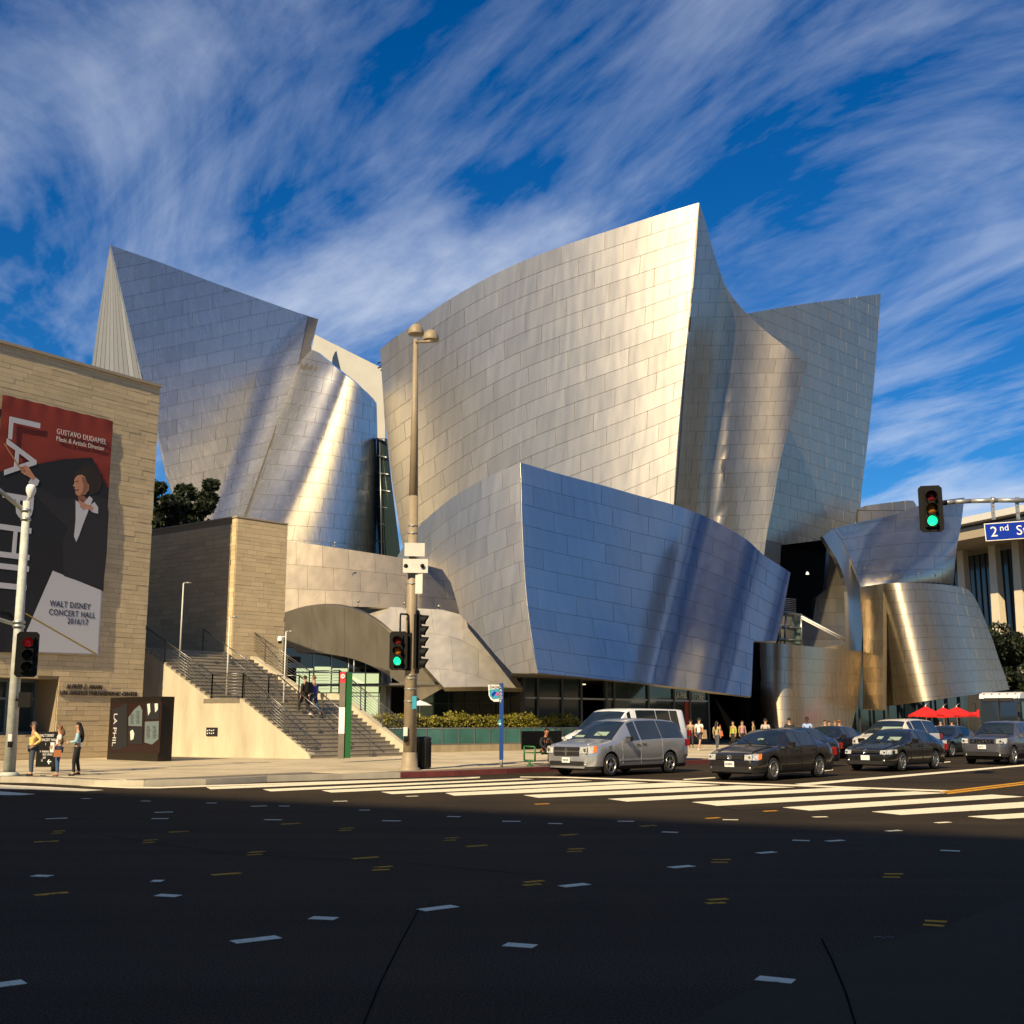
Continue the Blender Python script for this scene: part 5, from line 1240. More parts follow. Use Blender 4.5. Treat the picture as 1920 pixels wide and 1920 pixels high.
        em = MB(); em.lathe((fx + .025, 0, gz), [(.075, 0), (.075, .012), (.06, .014), (.058, .006), (0, .006)], 18, ax=(Vector((0, 1, 0)), Z, Vector((1, 0, 0)))); em.prism([(fx + .037, -.04, gz + .03), (fx + .037, -.02, gz + .03), (fx + .037, 0, gz - .02), (fx + .037, .02, gz + .03), (fx + .037, .04, gz + .03), (fx + .037, .01, gz - .045), (fx + .037, -.01, gz - .045)], (-.012, 0, 0)); em.build('emblem', MT['chrome'], gr)
    fbox('air_intake', 0, F_['intake_z'], Wd * 1.35, F_['intake_h'], 'trim', x=fx, dx=.03)
    pb = fbox('number_plate', 0, F_['plate_z'], .31, .155, 'plate', x=fx + .035, dx=.012)
    if S.get('plate'):
        cu = text_mesh(S['plate'], .095, 'lettering', MT['plate_ink'], Vector((fx + .046, -.13, F_['plate_z'] - .035)), Vector((0, 1, 0)), Z, Vector((1, 0, 0)), pb, xs=.62)
    wp = MB(); z0_ = lerp(top, gh0 + .05)
    wp.tube((-gh0 - .04, Wd * .55, z0_ + .02), (-gh0 - .3, Wd * .05, lerp(top, gh0 + .3) + .02), .012, n=5); wp.tube((-gh0 - .04, -Wd * .1, z0_ + .02), (-gh0 - .3, -Wd * .55, lerp(top, gh0 + .3) + .02), .012, n=5); wp.build('wiper', MT['trim'], t)
    for (x0, y0, w0, h0) in S.get('papers', ()):
        xx = gh0 + x0; s1 = (lerp(top, xx + .2) - lerp(top, xx)) / .2; up = Vector((-1, 0, s1)).normalized(); c = Vector((-xx, y0, lerp(top, xx) + .012))
        MBx = MB(); MBx.box(c, (w0, h0, .004), (Vector((0, 1, 0)), up, Vector((s1, 0, 1)).normalized())); MBx.build('sticker', MT['paper'], t)
    hl_ = MB(); 
    for s in (1, -1): hl_.tube((-.25, s * Wd * .62, lerp(top, .25) - .002), (-gh0, s * Wd * .70, lerp(top, gh0) - .006), .012, n=5)
    hl_.build('bonnet_crease', MT[paint_], t)
    return t
GRP = 'vehicles waiting at the crossing'
SED = dict(L=4.63, W=1.8, H=1.45, paint='paint_brown', xf=.90, xr=3.55, r=.325, top=[(0, .62), (.05, .70), (.25, .80), (.9, .93), (1.22, .985), (2.05, 1.40), (2.5, 1.45), (3.1, 1.425), (3.35, 1.38), (4.05, 1.06), (4.5, 1.02), (4.63, .9)],
           belt=[(0, .58), (.25, .74), (1.2, .90), (3.9, .97), (4.63, .84)], glass=(1.22, 4.05), ws=2.05, rw=3.35, side0=1.55, side1=3.85, pillars=[(2.42, 2.50), (3.36, 3.42)], mirror=1.72, handles=(2.28, 3.2), seams=(1.55, 2.46, 3.38), spokes=10, plate='6WSB794',
           front=dict(lamp_y=.80, lamp_w=.24, lamp_z=.66, lamp_h=.15, grille_z=.66, grille_h=.12, grille_w=.5, intake_z=.33, intake_h=.16, plate_z=.47, amber=1, wrap=.27))
def vary_spec(b, **k): d = dict(b); d.update(k); return d
VAN = dict(L=5.15, W=2.0, paint='paint_silver', xf=.95, xr=4.03, r=.345, top=[(0, .80), (.06, .90), (.3, .98), (.95, 1.08), (1.12, 1.12), (2.05, 1.66), (2.5, 1.74), (3.6, 1.76), (4.6, 1.70), (4.8, 1.62), (5.05, 1.15), (5.15, .9)],
           belt=[(0, .72), (.3, .90), (1.1, 1.02), (4.9, 1.12), (5.15, .85)], glass=(1.12, 5.05), ws=2.05, rw=4.82, side0=1.48, side1=4.78, pillars=[(2.42, 2.50), (3.58, 3.63)], mirror=1.72, handles=(2.3, 2.62), chromeh=1, seams=(1.52, 2.46, 3.62), mirrormat='trim', zb=.2, tumble=.20,
           papers=((.25, .28, .5, .22), (.12, -.5, .35, .12)), plate='7HKX350', spokes=5, front=dict(lamp_y=.80, lamp_w=.26, lamp_z=.80, lamp_h=.20, grille_z=.76, grille_h=.26, grille_w=.5, cross=1, intake_z=.40, intake_h=.13, plate_z=.50, amber=1, wrap=.27))
car('minivan', 'silver minivan waiting first in the kerb lane with dark windows', 'minivan', G(1143, 1456), GRP, VAN)
WHV = dict(L=5.6, W=2.06, paint='paint_wh', xf=.85, xr=4.4, r=.345, top=[(0, .95), (.06, 1.08), (.5, 1.25), (.85, 1.36), (1.75, 2.02), (2.1, 2.12), (3, 2.14), (5.3, 2.12), (5.5, 2.05), (5.6, 1.3)],
           belt=[(0, .85), (.5, 1.12), (1.0, 1.22), (5.5, 1.32), (5.6, 1.2)], glass=(.85, 5.5), ws=1.75, rw=5.49, side0=1.3, side1=4.95, pillars=[(1.95, 2.3), (3.5, 3.54), (4.4, 4.44)], mirror=1.45, seams=(1.3, 2.1), zb=.28, tumble=.10, nose=.4, spokes=5,
           front=dict(lamp_y=.82, lamp_w=.2, lamp_z=.95, lamp_h=.26, grille_z=.92, grille_h=.22, grille_w=.55, intake_z=.5, intake_h=.2, plate_z=.62, wrap=.3))
car('passenger_van', 'white passenger van parked at the kerb behind the silver minivan', 'van', G(1152, 1440), GRP, WHV)
car('sedan', 'dark brown sedan leading the second lane beside the stop line', 'car', G(1448, 1464), GRP, vary_spec(SED, papers=((.3, .1, .18, .1),)))
car('sedan', 'black sedan with wide chrome grille bar in the lane nearest the centre line', 'car', G(1690, 1446.5), GRP, vary_spec(SED, paint='paint_black', top=[(0, .56), (.05, .66), (.3, .78), (.95, .90), (1.25, .95), (2.15, 1.36), (2.6, 1.41), (3.1, 1.39), (3.4, 1.33), (4.25, 1.03), (4.5, 1.01), (4.63, .88)], glass=(1.25, 4.25), ws=2.15, rw=3.45, spokes=6, plate='', papers=((.25, .35, .42, .25), (.3, -.2, .2, .2)),
    front=dict(lamp_y=.82, lamp_w=.22, lamp_z=.64, lamp_h=.13, grille_z=.66, grille_h=.10, grille_w=.55, chrome=1, intake_z=.30, intake_h=.12, plate_z=.46, wrap=.45)))
car('sedan', 'dark sedan half hidden behind the brown sedan in the same queue', 'car', G(1552, 1438.5), GRP, vary_spec(SED, xf=3.55 if False else .9, paint='paint_navy', plate='', spokes=7)).location += Vector((0, 0, 0)) - U * 2.65
car('sedan', 'black sedan further up the kerb lane beyond the dark sedan', 'car', G(1560, 1424), GRP, vary_spec(SED, paint='paint_black', plate='', spokes=5, H=1.5))
car('minivan', 'cream white minivan behind the black sedan with a sunshade in its windscreen', 'minivan', G(1690, 1426), GRP, vary_spec(VAN, paint='paint_cream', plate='', papers=((.3, .3, .9, .4),)))
car('sedan', 'dark grey blue older sedan between the white minivan and the silver jeep style car', 'car', G(1784, 1420), GRP, vary_spec(SED, paint='paint_navy', plate='', spokes=6, front=dict(lamp_y=.8, lamp_w=.2, lamp_z=.68, lamp_h=.17, grille_z=.68, grille_h=.12, grille_w=.4, intake_z=.36, intake_h=.12, plate_z=.47, amber=0, wrap=.3)))
SUV = dict(L=4.45, W=1.82, paint='paint_grey', xf=.85, xr=3.48, r=.35, top=[(0, .80), (.04, .98), (.3, 1.04), (.95, 1.10), (1.2, 1.13), (1.85, 1.60), (2.2, 1.66), (3.4, 1.66), (3.9, 1.60), (4.0, 1.56), (4.3, 1.12), (4.45, .9)],
           belt=[(0, .9), (.3, .98), (1.1, 1.04), (4.3, 1.10), (4.45, .85)], glass=(1.2, 4.3), ws=1.85, rw=4.05, side0=1.5, side1=4.0, pillars=[(2.3, 2.38), (3.2, 3.27)], mirror=1.6, handles=(2.2, 3.1), chromeh=1, seams=(1.5, 2.34, 3.24), zb=.30, tumble=.18, nose=.45, spokes=5, plate='5EDM21', mirrormat='paint_grey',
           front=dict(lamp_y=.86, lamp_w=.24, lamp_z=.90, lamp_h=.17, grille_z=.90, grille_h=.16, grille_w=.52, slots=1, intake_z=.42, intake_h=.16, plate_z=.68, wrap=.22))
car('suv', 'silver grey compact suv with seven slot chrome grille at the right edge', 'suv', G(1900, 1434), GRP, SUV)
# coach at the right edge
mat('coach_white', (.70, .69, .66), .35, coat=.4); mat('coach_orange', (.7, .2, .03), .5)
hd = -U; bo = G(1878, 1401); BUS = empty('coach', bo, 'white and black tour coach cut off by the right edge of the picture', 'bus', rz=math.atan2(hd.y, hd.x))
def bx(nm, c, d, m_, par=BUS, tp=1.0): q = MB(); q.box(c, d, taper=tp); return q.build(nm, MT[m_], par)
q = MB()
pr = [(0, .45), (.12, 1.1), (.10, 1.4), (-.12, 3.0), (-.35, 3.32), (-.8, 3.42), (-11.5, 3.42), (-12, 3.3), (-12, .4), (-2.6, .4), (-2.5, .4), (0, .4)]
q.prism([(x, -1.27, z) for x, z in pr], (0, 2.54, 0)); bd = q.build('body', MT['trim'], BUS)
q = MB(); q.prism([(x, -1.29, z) for x, z in ((-.16, 3.06), (-.37, 3.36), (-.8, 3.46), (-11.5, 3.46), (-12.02, 3.32), (-12.02, 3.06))], (0, 2.58, 0)); q.build('roof', MT['coach_white'], BUS)
q = MB(); q.prism([(.145, -1.15, 1.35), (.145, 1.15, 1.35), (-.09, 1.15, 3.0), (-.09, -1.15, 3.0)], (.02, 0, .01)); q.build('windscreen', MT['carglass'], BUS)
bx('window_pillar', (.04, 0, 2.2), (.22, .1, 1.7), 'trim'); bx('destination_sign', (-.04, 0, 2.98), (.12, 1.8, .22), 'trim')
bx('window', (-5.9, 1.285, 2.3), (11, .03, 1.1), 'carglass'); bx('bumper', (.1, 0, .6), (.16, 2.5, .35), 'trim'); bx('stripe', (-6, 1.28, 1.3), (11.6, .02, .25), 'ban_red')
for s in (-1, 1):
    bx('headlight', (.13, s * .95, .95), (.05, .4, .2), 'headlamp'); q = MB(); q.path([(0, s * 1.2, 3.1), (.35, s * 1.35, 3.0), (.38, s * 1.38, 2.7)], .03, 6); q.box((.4, s * 1.4, 2.45), (.12, .2, .5)); q.build('mirror', MT['trim'], BUS)
for k in range(5): bx('marker_light', (-.3, -1 + k * .5, 3.36), (.08, .1, .05), 'coach_orange')
for x in (-2.2, -9.4):
    for s in (-1, 1): q = MB(); q.lathe((x, s * 1.12, .5), [(0, -.14), (.5, -.14), (.5, .14), (.3, .15), (.28, .08), (0, .08)], 20, ax=(Vector((1, 0, 0)), Z, Vector((0, 1, 0)))); q.build('wheel', MT['tyre'], BUS)
# ------------------------------------------------------------------ street furniture
mat('pole_tan', (.30, .24, .16), .55, noise=.12, nscale=4); mat('pole_grey', (.50, .52, .47), .6, noise=.2, nscale=5); mat('galv', (.42, .43, .41), .45, metal=.7, noise=.1)
mat('signal_black', (.008, .008, .008), .6, spec=.15); mat('sig_green', (.02, .5, .18), .3, emit=(.01, .95, .28), estr=1.5); mat('sig_red_off', (.16, .01, .008), .3); mat('sig_red', (.5, .02, .02), .3, emit=(.9, .02, .02), estr=.06); mat('sig_amber_off', (.32, .12, .01), .3)
mat('sign_white', (.62, .62, .56), .5, noise=.06); mat('sign_blue', (.003, .03, .33), .6, spec=.1); mat('blue_pole', (.008, .05, .22), .4); mat('green_paint', (.02, .13, .035), .5); mat('red_paint', (.55, .02, .04), .5)
mat('grey_paint', (.14, .125, .10), .6, noise=.15); mat('bin', (.012, .012, .013), .55); mat('teal_print', (.03, .28, .42), .5); mat('magenta', (.6, .02, .3), .5); mat('darkred', (.18, .02, .02), .6)
FWD = Vector((0, -1, 0)); RGT = Vector((1, 0, 0))
def yz(px, py, Y): return P(px, py, Y)
def signal(parent, c, facing, n=3, lit='green', back=True, s=1.0, wid=.34, seclen=.36):
    """head of n sections centred at c looking along 'facing'"""
    f = facing.normalized(); r = Z.cross(f).normalized(); u = f.cross(r)
    h = n * seclen * s
    MB().box(c, (wid * s, .2 * s, h), (r, f, u)).build('housing', MT['signal_black'], parent)
    if back:
        b = MB(); w2, h2, k = wid * s * .5 + .15 * s, h / 2 + .14 * s, .08 * s
        pts = [(-w2 + k, -h2), (w2 - k, -h2), (w2, -h2 + k), (w2, h2 - k), (w2 - k, h2), (-w2 + k, h2), (-w2, h2 - k), (-w2, -h2 + k)]
        b.prism([c + r * x + u * z - f * .02 for x, z in pts], f * .03); b.build('backplate', MT['signal_black'], parent)
    for k in range(n):
        cc = c + u * (h / 2 - (k + .5) * seclen * s) + f * (.1 * s); R_ = .145 * s
        m_ = {0: 'sig_red_off', 1: 'sig_amber_off', 2: 'sig_green'}.get(k, 'sig_amber_off') if n == 3 else 'sig_red_off'
        if lit == 'red': m_ = ('sig_red', 'signal_black', 'signal_black')[k]
        l = MB(); l.lathe(cc, [(R_, 0), (R_ * .8, .03), (R_ * .4, .045), (0, .05)], 18, ax=(r, u, f)); l.build('lens', MT[m_], parent)
        v = MB(); N_ = 16; vs = []
        for j in range(N_ + 1):
            a = R(-50) + R(280) * j / N_
            ln = .26 * s * (.55 + .45 * math.sin(max(0, min(math.pi, a)))) if 0 <= a <= math.pi else .26 * s * .5
            d = r * math.cos(a) + u * math.sin(a); vs += [cc + d * (R_ + .015), cc + d * (R_ + .015) + f * ln - u * .02, cc + d * (R_ + .003) + f * ln - u * .02, cc + d * (R_ + .003)]
        for j in range(N_):
            k_ = j * 4
        v.add(vs, [(j * 4 + a_, j * 4 + b_, j * 4 + 4 + b_, j * 4 + 4 + a_) for j in range(N_) for a_, b_ in ((0, 1), (1, 2), (2, 3), (3, 0))]); v.build('visor', MT['signal_black'], parent)
# --- tall double lamp post with signals
b0 = G(768, 1444, SW); LP = empty('street_lamp', b0, 'tall tan lamp post with two dome heads carrying traffic signals at the kerb', 'street lamp', world=True)
Yp = b0.y; tp = P(779.5, 636, Yp)
ax_ = tp - b0
m_ = MB(); m_.tube(b0, b0 + ax_ * .62, .215, .15, 18); m_.tube(b0 + ax_ * .62, tp, .15, .075, 18); m_.build('pole', MT['pole_tan'], LP)
m_ = MB(); m_.lathe(b0, [(.33, 0), (.33, .06), (.26, .1), (.235, .5), (.22, .55)], 18); m_.build('base', MT['pole_tan'], LP)
arm = MB(); h1 = P(780, 632, Yp - .1); h2 = P(808, 640, Yp - .9); arm.tube(tp - Z * .1, h2 + Z * .0, .05, n=8); arm.build('arm', MT['pole_tan'], LP)
for px, py, dY in ((780, 627, 0), (808, 638, -.5)):
    c = P(px, py, Yp + dY); q = MB(); rr = .265; q.lathe(c, [(rr, 0), (rr * 1.02, .04), (rr * .93, .17), (rr * .72, .28), (rr * .4, .345), (0, .37)], 22); q.lathe(c, [(rr, 0), (rr * .86, -.015), (rr * .86, .02)], 22)
    o = q.build('lamp_head', MT['pole_tan'], LP); q = MB(); q.lathe(c - Z * .0, [(rr * .86, .0), (rr * .5, -.05), (0, -.06)], 18); q.build('diffuser', mat('diff', (.30, .27, .20), .4), o)
sg_c = P(747, 1220, Yp - .35); SGN = empty('traffic_signal', sg_c, 'three lamp traffic signal showing green on the left of the tall lamp post', 'traffic signal', world=True)
signal(SGN, sg_c, Vector((-.12, -1, 0)), s=.90)
q = MB(); q.path([P(750, 1186, Yp - .3), P(751, 1151, Yp - .3), P(765, 1152, Yp - .2), P(765, 1186, Yp - .25)], .03, 6); q.tube(sg_c, P(768, 1215, Yp), .05, n=8); q.box(P(765, 1222, Yp - .1), (.22, .25, 1.2)); q.build('bracket', MT['signal_black'], SGN)
sg_c = P(783, 1203, Yp - .25); SG5 = empty('traffic_signal', sg_c, 'five lamp traffic signal seen from the side on the right of the tall lamp post', 'traffic signal', world=True)
signal(SG5, sg_c, Vector((1, -.10, 0)), n=5, s=1.0, lit='none', wid=.32, seclen=.345)
def plate(px0, py0, px1, py1, Y, m, label, name='street_sign', tilt=0):
    a = P(px0, py0, Y); b = P(px1, py1, Y); c = (a + b) / 2; d = Vector((math.cos(tilt), math.sin(tilt), 0)); q = MB(); q.box(c, (abs(b.x - a.x) / max(.4, abs(math.cos(tilt))), .012, abs(b.z - a.z)), (d, Vector((-d.y, d.x, 0)), Z))
    return tag(q.build(name, MT[m]), label, 'sign')
plate(759, 1018, 796, 1043, Yp - .30, 'sign_white', 'upper pale sign plate strapped to the tall lamp post', tilt=.15)
o = plate(756, 1048, 802, 1074, Yp - .32, 'sign_white', 'white sign plate with two small dark symbols on the tall lamp post', tilt=.1)
for px in (761, 792):
    q = MB(); c = P(px, 1061, Yp - .36); q.lathe(c, [(.07, 0), (.07, .004), (0, .004)], 12, ax=(RGT, Z, FWD)); w_ = q.build('symbol', MT['signal_black'], o)
plate(779, 1076, 792, 1113, Yp - .26, 'sign_white', 'narrow grey sign plate below the symbol plate on the lamp post', tilt=-.2)
plate(773, 1305, 781, 1329, Yp - .28, 'teal_print', 'small blue notice on the lower part of the lamp post', tilt=-.5)
q = MB()
for y in (1000, 1014, 1037, 1056, 1068, 1088, 1108, 1275, 1281, 1300, 1322):
    f_ = (1444 - y) / (1444 - 636); c = b0 + ax_ * f_; r_ = .215 - (.065 * min(1, f_ / .62)); q.tube(c - Z * .02, c + Z * .02, r_ + .012, n=16); q.box(c + FWD * (r_ + .02), (.07, .03, .05))
q.build('strap', MT['galv'], LP)
pbx = MB(); pbx.box(P(760.5, 1372, Yp - .25), (.13, .12, .28)); tag(pbx.build('push_button_box', MT['sign_white']), 'white pedestrian button box on the tall lamp post', 'button box')
pbx = MB(); pbx.box(P(761, 1386, Yp - .26), (.12, .14, .2)); pbx.tube(P(761, 1386, Yp - .3), P(761, 1386, Yp - .36), .03, n=8); tag(pbx.build('push_button', MT['signal_black']), 'black pedestrian push button under the white box on the lamp post', 'button')
# litter bin
c = G(791, 1443, SW) + Vector((.02, .25, 0)); BN = empty('litter_bin', c, 'black litter bin standing against the tall lamp post', 'bin', world=True)
q = MB(); q.lathe(c, [(.20, 0), (.23, .03), (.245, .85), (.25, .9), (.25, .95)], 20); q.build('bin_body', MT['bin'], BN)
q = MB(); q.lathe(c, [(.26, .93), (.265, .97), (.2, 1.02), (.12, 1.03), (.11, .98)], 20); q.build('lid', MT['bin'], BN)
q = MB()
for k in range(18): a = 2 * math.pi * k / 18; q.box(c + Vector((math.cos(a) * .245, math.sin(a) * .245, .46)), (.018, .018, .8), (Vector((math.cos(a), math.sin(a), 0)), Vector((-math.sin(a), math.cos(a), 0)), Z))
q.build('ribs', MT['signal_black'], BN)
# --- transit pylon: grey and white front, green flank, red head with a round white emblem
c = G(649, 1430, SW); Yq = c.y; PY = empty('transit_pylon', c, 'slim transit pylon, grey and white front, green side and red head', 'pylon', world=True)
zt_ = P(649, 1268, Yq).z; w_f = P(659.5, 1400, Yq).x - P(639, 1400, Yq).x
d1 = Vector((.87, .5, 0)); d2 = Vector((.5, -.87, 0))
def py_(z0, z1, m, nm, side=False, dx=0.0):
    q = MB(); o_ = c - RGT * .12
    if not side: q.box(o_ + Z * ((z0 + z1) / 2) + Vector((-.07, 0, 0)), (.22, .12, z1 - z0), (Vector((1, -.12, 0)).normalized(), Vector((.12, 1, 0)).normalized(), Z))
    else: q.box(o_ + Z * ((z0 + z1) / 2) + Vector((.155, .02, 0)), (.20, .14, z1 - z0), (Vector((.92, .40, 0)), Vector((-.40, .92, 0)), Z))
    return q.build(nm, MT[m], PY)
za, zb1, zc1 = P(649, 1396 - 13, Yq).z, P(649, 1334, Yq).z, P(649, 1288, Yq).z
py_(SW, za, 'grey_paint', 'front_panel'); py_(za, zb1, 'white', 'front_panel'); py_(zb1, zc1, 'grey_paint', 'front_panel'); hd_ = py_(zc1, zt_, 'red_paint', 'head_panel'); py_(SW + .02, zt_ - .02, 'green_paint', 'side_panel', True)
q = MB(); cc = c - RGT * .19 + Z * ((zc1 + zt_) / 2 + .04) + FWD * .085; q.lathe(cc, [(.085, 0), (.085, .01), (.05, .01), (.05, .0)], 18, ax=(RGT, Z, FWD)); q.box(cc + FWD * .005, (.03, .01, .1)); q.build('emblem', MT['white'], PY)
q = MB(); q.tube(c + Z * zt_, c + Z * (zt_ + .35), .02, n=6); q.tube(c + Z * zt_ + RGT * .2, c + Z * (zt_ + .45) + RGT * .2, .025, n=6); q.build('finial', MT['galv'], PY)
# --- bus stop pole
c = G(940, 1438, SW); Yd = c.y; DP = empty('bus_stop_pole', c, 'blue square bus stop pole with a shield shaped transit sign', 'bus stop', world=True)
zt_ = P(940, 1281, Yd).z; z0_ = P(940, 1424, Yd).z; q = MB(); q.box(c + Z * ((z0_ + zt_) / 2) - Z * SW, (.14, .14, zt_ - z0_)); q.build('pole', MT['blue_pole'], DP)
q = MB(); q.tube(c, c + Z * (z0_ - SW + .1), .05, n=8); q.build('stub', MT['galv'], DP)
def dpp(pts, m, off, nm, th=.01): q = MB(); q.prism([P(x, y, Yd - off) for x, y in pts], (0, th, 0)); return q.build(nm, MT[m], DP)
dpp([(915, 1284), (936, 1284), (936, 1315.5), (926, 1315.5), (920, 1311), (916.5, 1304)], 'white', .0, 'sign_plate', .03)
dpp([(917, 1293), (936, 1291), (936, 1309.5), (924, 1311), (918.5, 1305)], 'teal_print', .012, 'print'); dpp([(931, 1298.5), (935, 1298.5), (935, 1304), (930, 1304)], 'magenta', .02, 'print')
dpp([(921, 1302), (927, 1296), (931, 1298), (924, 1307)], 'sign_blue', .018, 'print')
text_mesh('DASH', .14, 'lettering', mat('dashred', (.12, .02, .02), .6), P(917, 1290.5, Yd - .02), RGT, Z, FWD, DP, xs=.9, shear=.3)
for k, ch in enumerate('LADOT'): text_mesh(ch, .13, 'lettering', MT['white'], P(935.5 + 1, 1290 + k * 6.9, Yd - .085), RGT, Z, FWD, DP)
q = MB(); q.box(P(937.2, 1355, Yd - .08), (.09, .01, .2)); q.build('notice', MT['teal_print'], DP); q = MB(); q.box(P(937.5, 1357, Yd - .085), (.08, .01, .04)); q.build('notice', MT['white'], DP)
# --- bench
bc = G(993, 1436, SW); BY = bc.y; BE = empty('bench', bc, 'green bus bench with dark advertising back beside the bus stop pole', 'bench', world=True)
bd_ = U; bn_ = Vector((bd_.y, -bd_.x, 0))
def bb(a, o_, z, d, m, nm): q = MB(); q.box(bc + bd_ * a + bn_ * o_ + Z * z, d, (bd_, bn_, Z)); return q.build(nm, MT[m], BE)
q = MB()
for s in (0, 1.9):
    e = bc + bd_ * s; q.path([e + bn_ * .25 + Z * .18, e + bn_ * .25 + Z * .64, e - bn_ * .25 + Z * .66, e - bn_ * .25 + Z * .18, e + bn_ * .25 + Z * .18], .03, 6); q.tube(e + Z * .18, e, .04, n=8); q.lathe(e, [(.12, 0), (.1, .03), (.04, .05)], 10)
q.build('leg_frame', MT['green_paint'], BE)
for k in range(4): bb(.95, .2 - k * .12, .44, (1.9, .09, .03), 'green_paint', 'seat_slat')
bk = bb(.95, -.28, .86, (2.1, .04, .62), 'signal_black', 'backrest'); text_mesh('MAYFIELD' if False else 'LA', .3, 'lettering', MT['sign_white'], bc + bd_ * 1.3 - bn_ * .25 + Z * .72, bd_, Z, bn_, bk) if False else None
# --- stair lamps
for i, (x0, y0, x1, y1) in enumerate(((347, 1093, 337, 1232), (430.5, 1157, 424.5, 1303), (538, 1184, 531, 1338))):
    off = (.35, .35, 2.0)[i]; a = PL(x1, y1, SO + SU * off, SNn); bt = a.copy(); tpz = PL(x0, y0, SO + SU * off, SNn).z; tt = Vector((a.x, a.y, tpz))
    T_ = empty('stair_lamp', bt, ('slender stair lamp nearest the banner building', 'slender stair lamp standing on the landing corner', 'slender stair lamp with a white dome camera on the lower stairs')[i], 'lamp post', 'slender lamps on the stairs', world=True)
    MB().tube(bt, tt, .04, .03, 8).build('pole', MT['sign_white'], T_); q = MB(); q.tube(tt, tt + RGT * .16, .025, n=6); q.lathe(tt + RGT * .22, [(.0, .05), (.12, .03), (.13, -.01), (.0, -.03)], 12); q.build('lamp_head', MT['galv'], T_)
    if i == 2:
        D_ = empty('dome_camera', tt - RGT * .28 - Z * .4, 'white dome security camera on a stair lamp beside the stone tower', 'camera', world=True); cc = tt - RGT * .25 - Z * .42
        q = MB(); q.lathe(cc, [(0, .22), (.1, .2), (.12, .05), (.11, 0)], 14); q.tube(cc + Z * .18, tt - Z * .22, .02, n=6); q.build('housing', MT['white'], D_); q = MB(); q.lathe(cc, [(.1, 0), (.08, -.08), (0, -.12)], 12); q.build('dome', MT['signal_black'], D_)
# --- poster kiosk
ka = P(205, 1350, 46.5); ka.z = 0; kb_ = P(299.5, 1350, 44.2); kb_.z = 0; kd = (kb_ - ka).normalized(); kn = Vector((kd.y, -kd.x, 0)); kl = (kb_ - ka).length; kz = PL(250, 1307, ka, kn).z
KI = empty('poster_kiosk', ka, 'dark bronze poster kiosk with three concert posters in front of the stair wall', 'kiosk', world=True)
mat('bronze', (.018, .014, .010), .35, metal=.2); mat('posterdark', (.018, .005, .005), .5)
MB().box((ka + kb_) / 2 + Z * ((kz + SW) / 2) - kn * .3, (kl, .6, kz - SW), (kd, kn, Z)).build('body', MT['bronze'], KI)
def kp(x0, y0, x1, y1, m, off, nm, par=KI):
    a = PL(x0, y0, ka + kn * off, kn); b = PL(x1, y1, ka + kn * off, kn); c = (a + b) / 2
    MBx = MB(); MBx.box(c, (abs((b - a).dot(kd)), .008, abs(a.z - b.z)), (kd, kn, Z)); return MBx.build(nm, MT[m], par)
def kpoly(pts, m, off, nm, par): q = MB(); q.prism([PL(x, y, ka + kn * off, kn) for x, y in pts], kn * .004); return q.build(nm, MT[m], par)
posters = [kp(212, 1318, 238, 1411, 'posterdark', .01, 'poster'), kp(241, 1318, 268, 1411, 'posterdark', .01, 'poster'), kp(271, 1316, 299, 1412, 'posterdark', .01, 'poster')]
mat('post_ink', (.03, .03, .05), .6); mat('post_paper', (.12, .16, .17), .6)
kpoly([(212, 1330), (238, 1318), (238, 1400), (212, 1408)], 'ban_black', .02, 'print', posters[0]); text_mesh('LA PHIL', .36, 'lettering', MT['ban_type'], PL(214, 1337, ka + kn * .03, kn), -Z, kd, kn, posters[0], xs=1.05)
kpoly([(241, 1345), (252, 1330), (262, 1322), (267, 1332), (266, 1362), (241, 1361)], 'post_paper', .02, 'print', posters[1]); kpoly([(241, 1364), (267, 1364), (267, 1396), (241, 1394)], 'ban_black', .02, 'print', posters[1])
kpoly([(272, 1353), (298, 1352), (297, 1386), (285, 1396), (271, 1392)], 'post_paper', .02, 'print', posters[2]); kpoly([(273, 1318), (299, 1317), (298, 1348), (273, 1349)], 'ban_black', .018, 'print', posters[2])
q = MB()
for x, y0, y1 in ((244, 1340, 1358), (255, 1334, 1358), (274, 1362, 1384), (286, 1362, 1386)):
    y = y0
    while y < y1: a = PL(x, y, ka + kn * .028, kn); q.box(a + kd * (.11 + rnd.uniform(0, .05)), (.24 + rnd.uniform(-.08, .05), .003, .018), (kd, kn, Z)); y += 2.4
q.build('print_lines', MT['post_ink'], KI)['kind'] = 'stuff'
kpoly([(244, 1371), (249, 1368), (252, 1376), (250, 1386), (245, 1388)], 'sign_white', .026, 'print', posters[1]); kpoly([(276, 1320), (281, 1319), (282, 1334), (278, 1342)], 'sign_white', .026, 'print', posters[2]); kpoly([(290, 1319), (296, 1319), (296, 1330), (291, 1336)], 'sign_white', .026, 'print', posters[2])
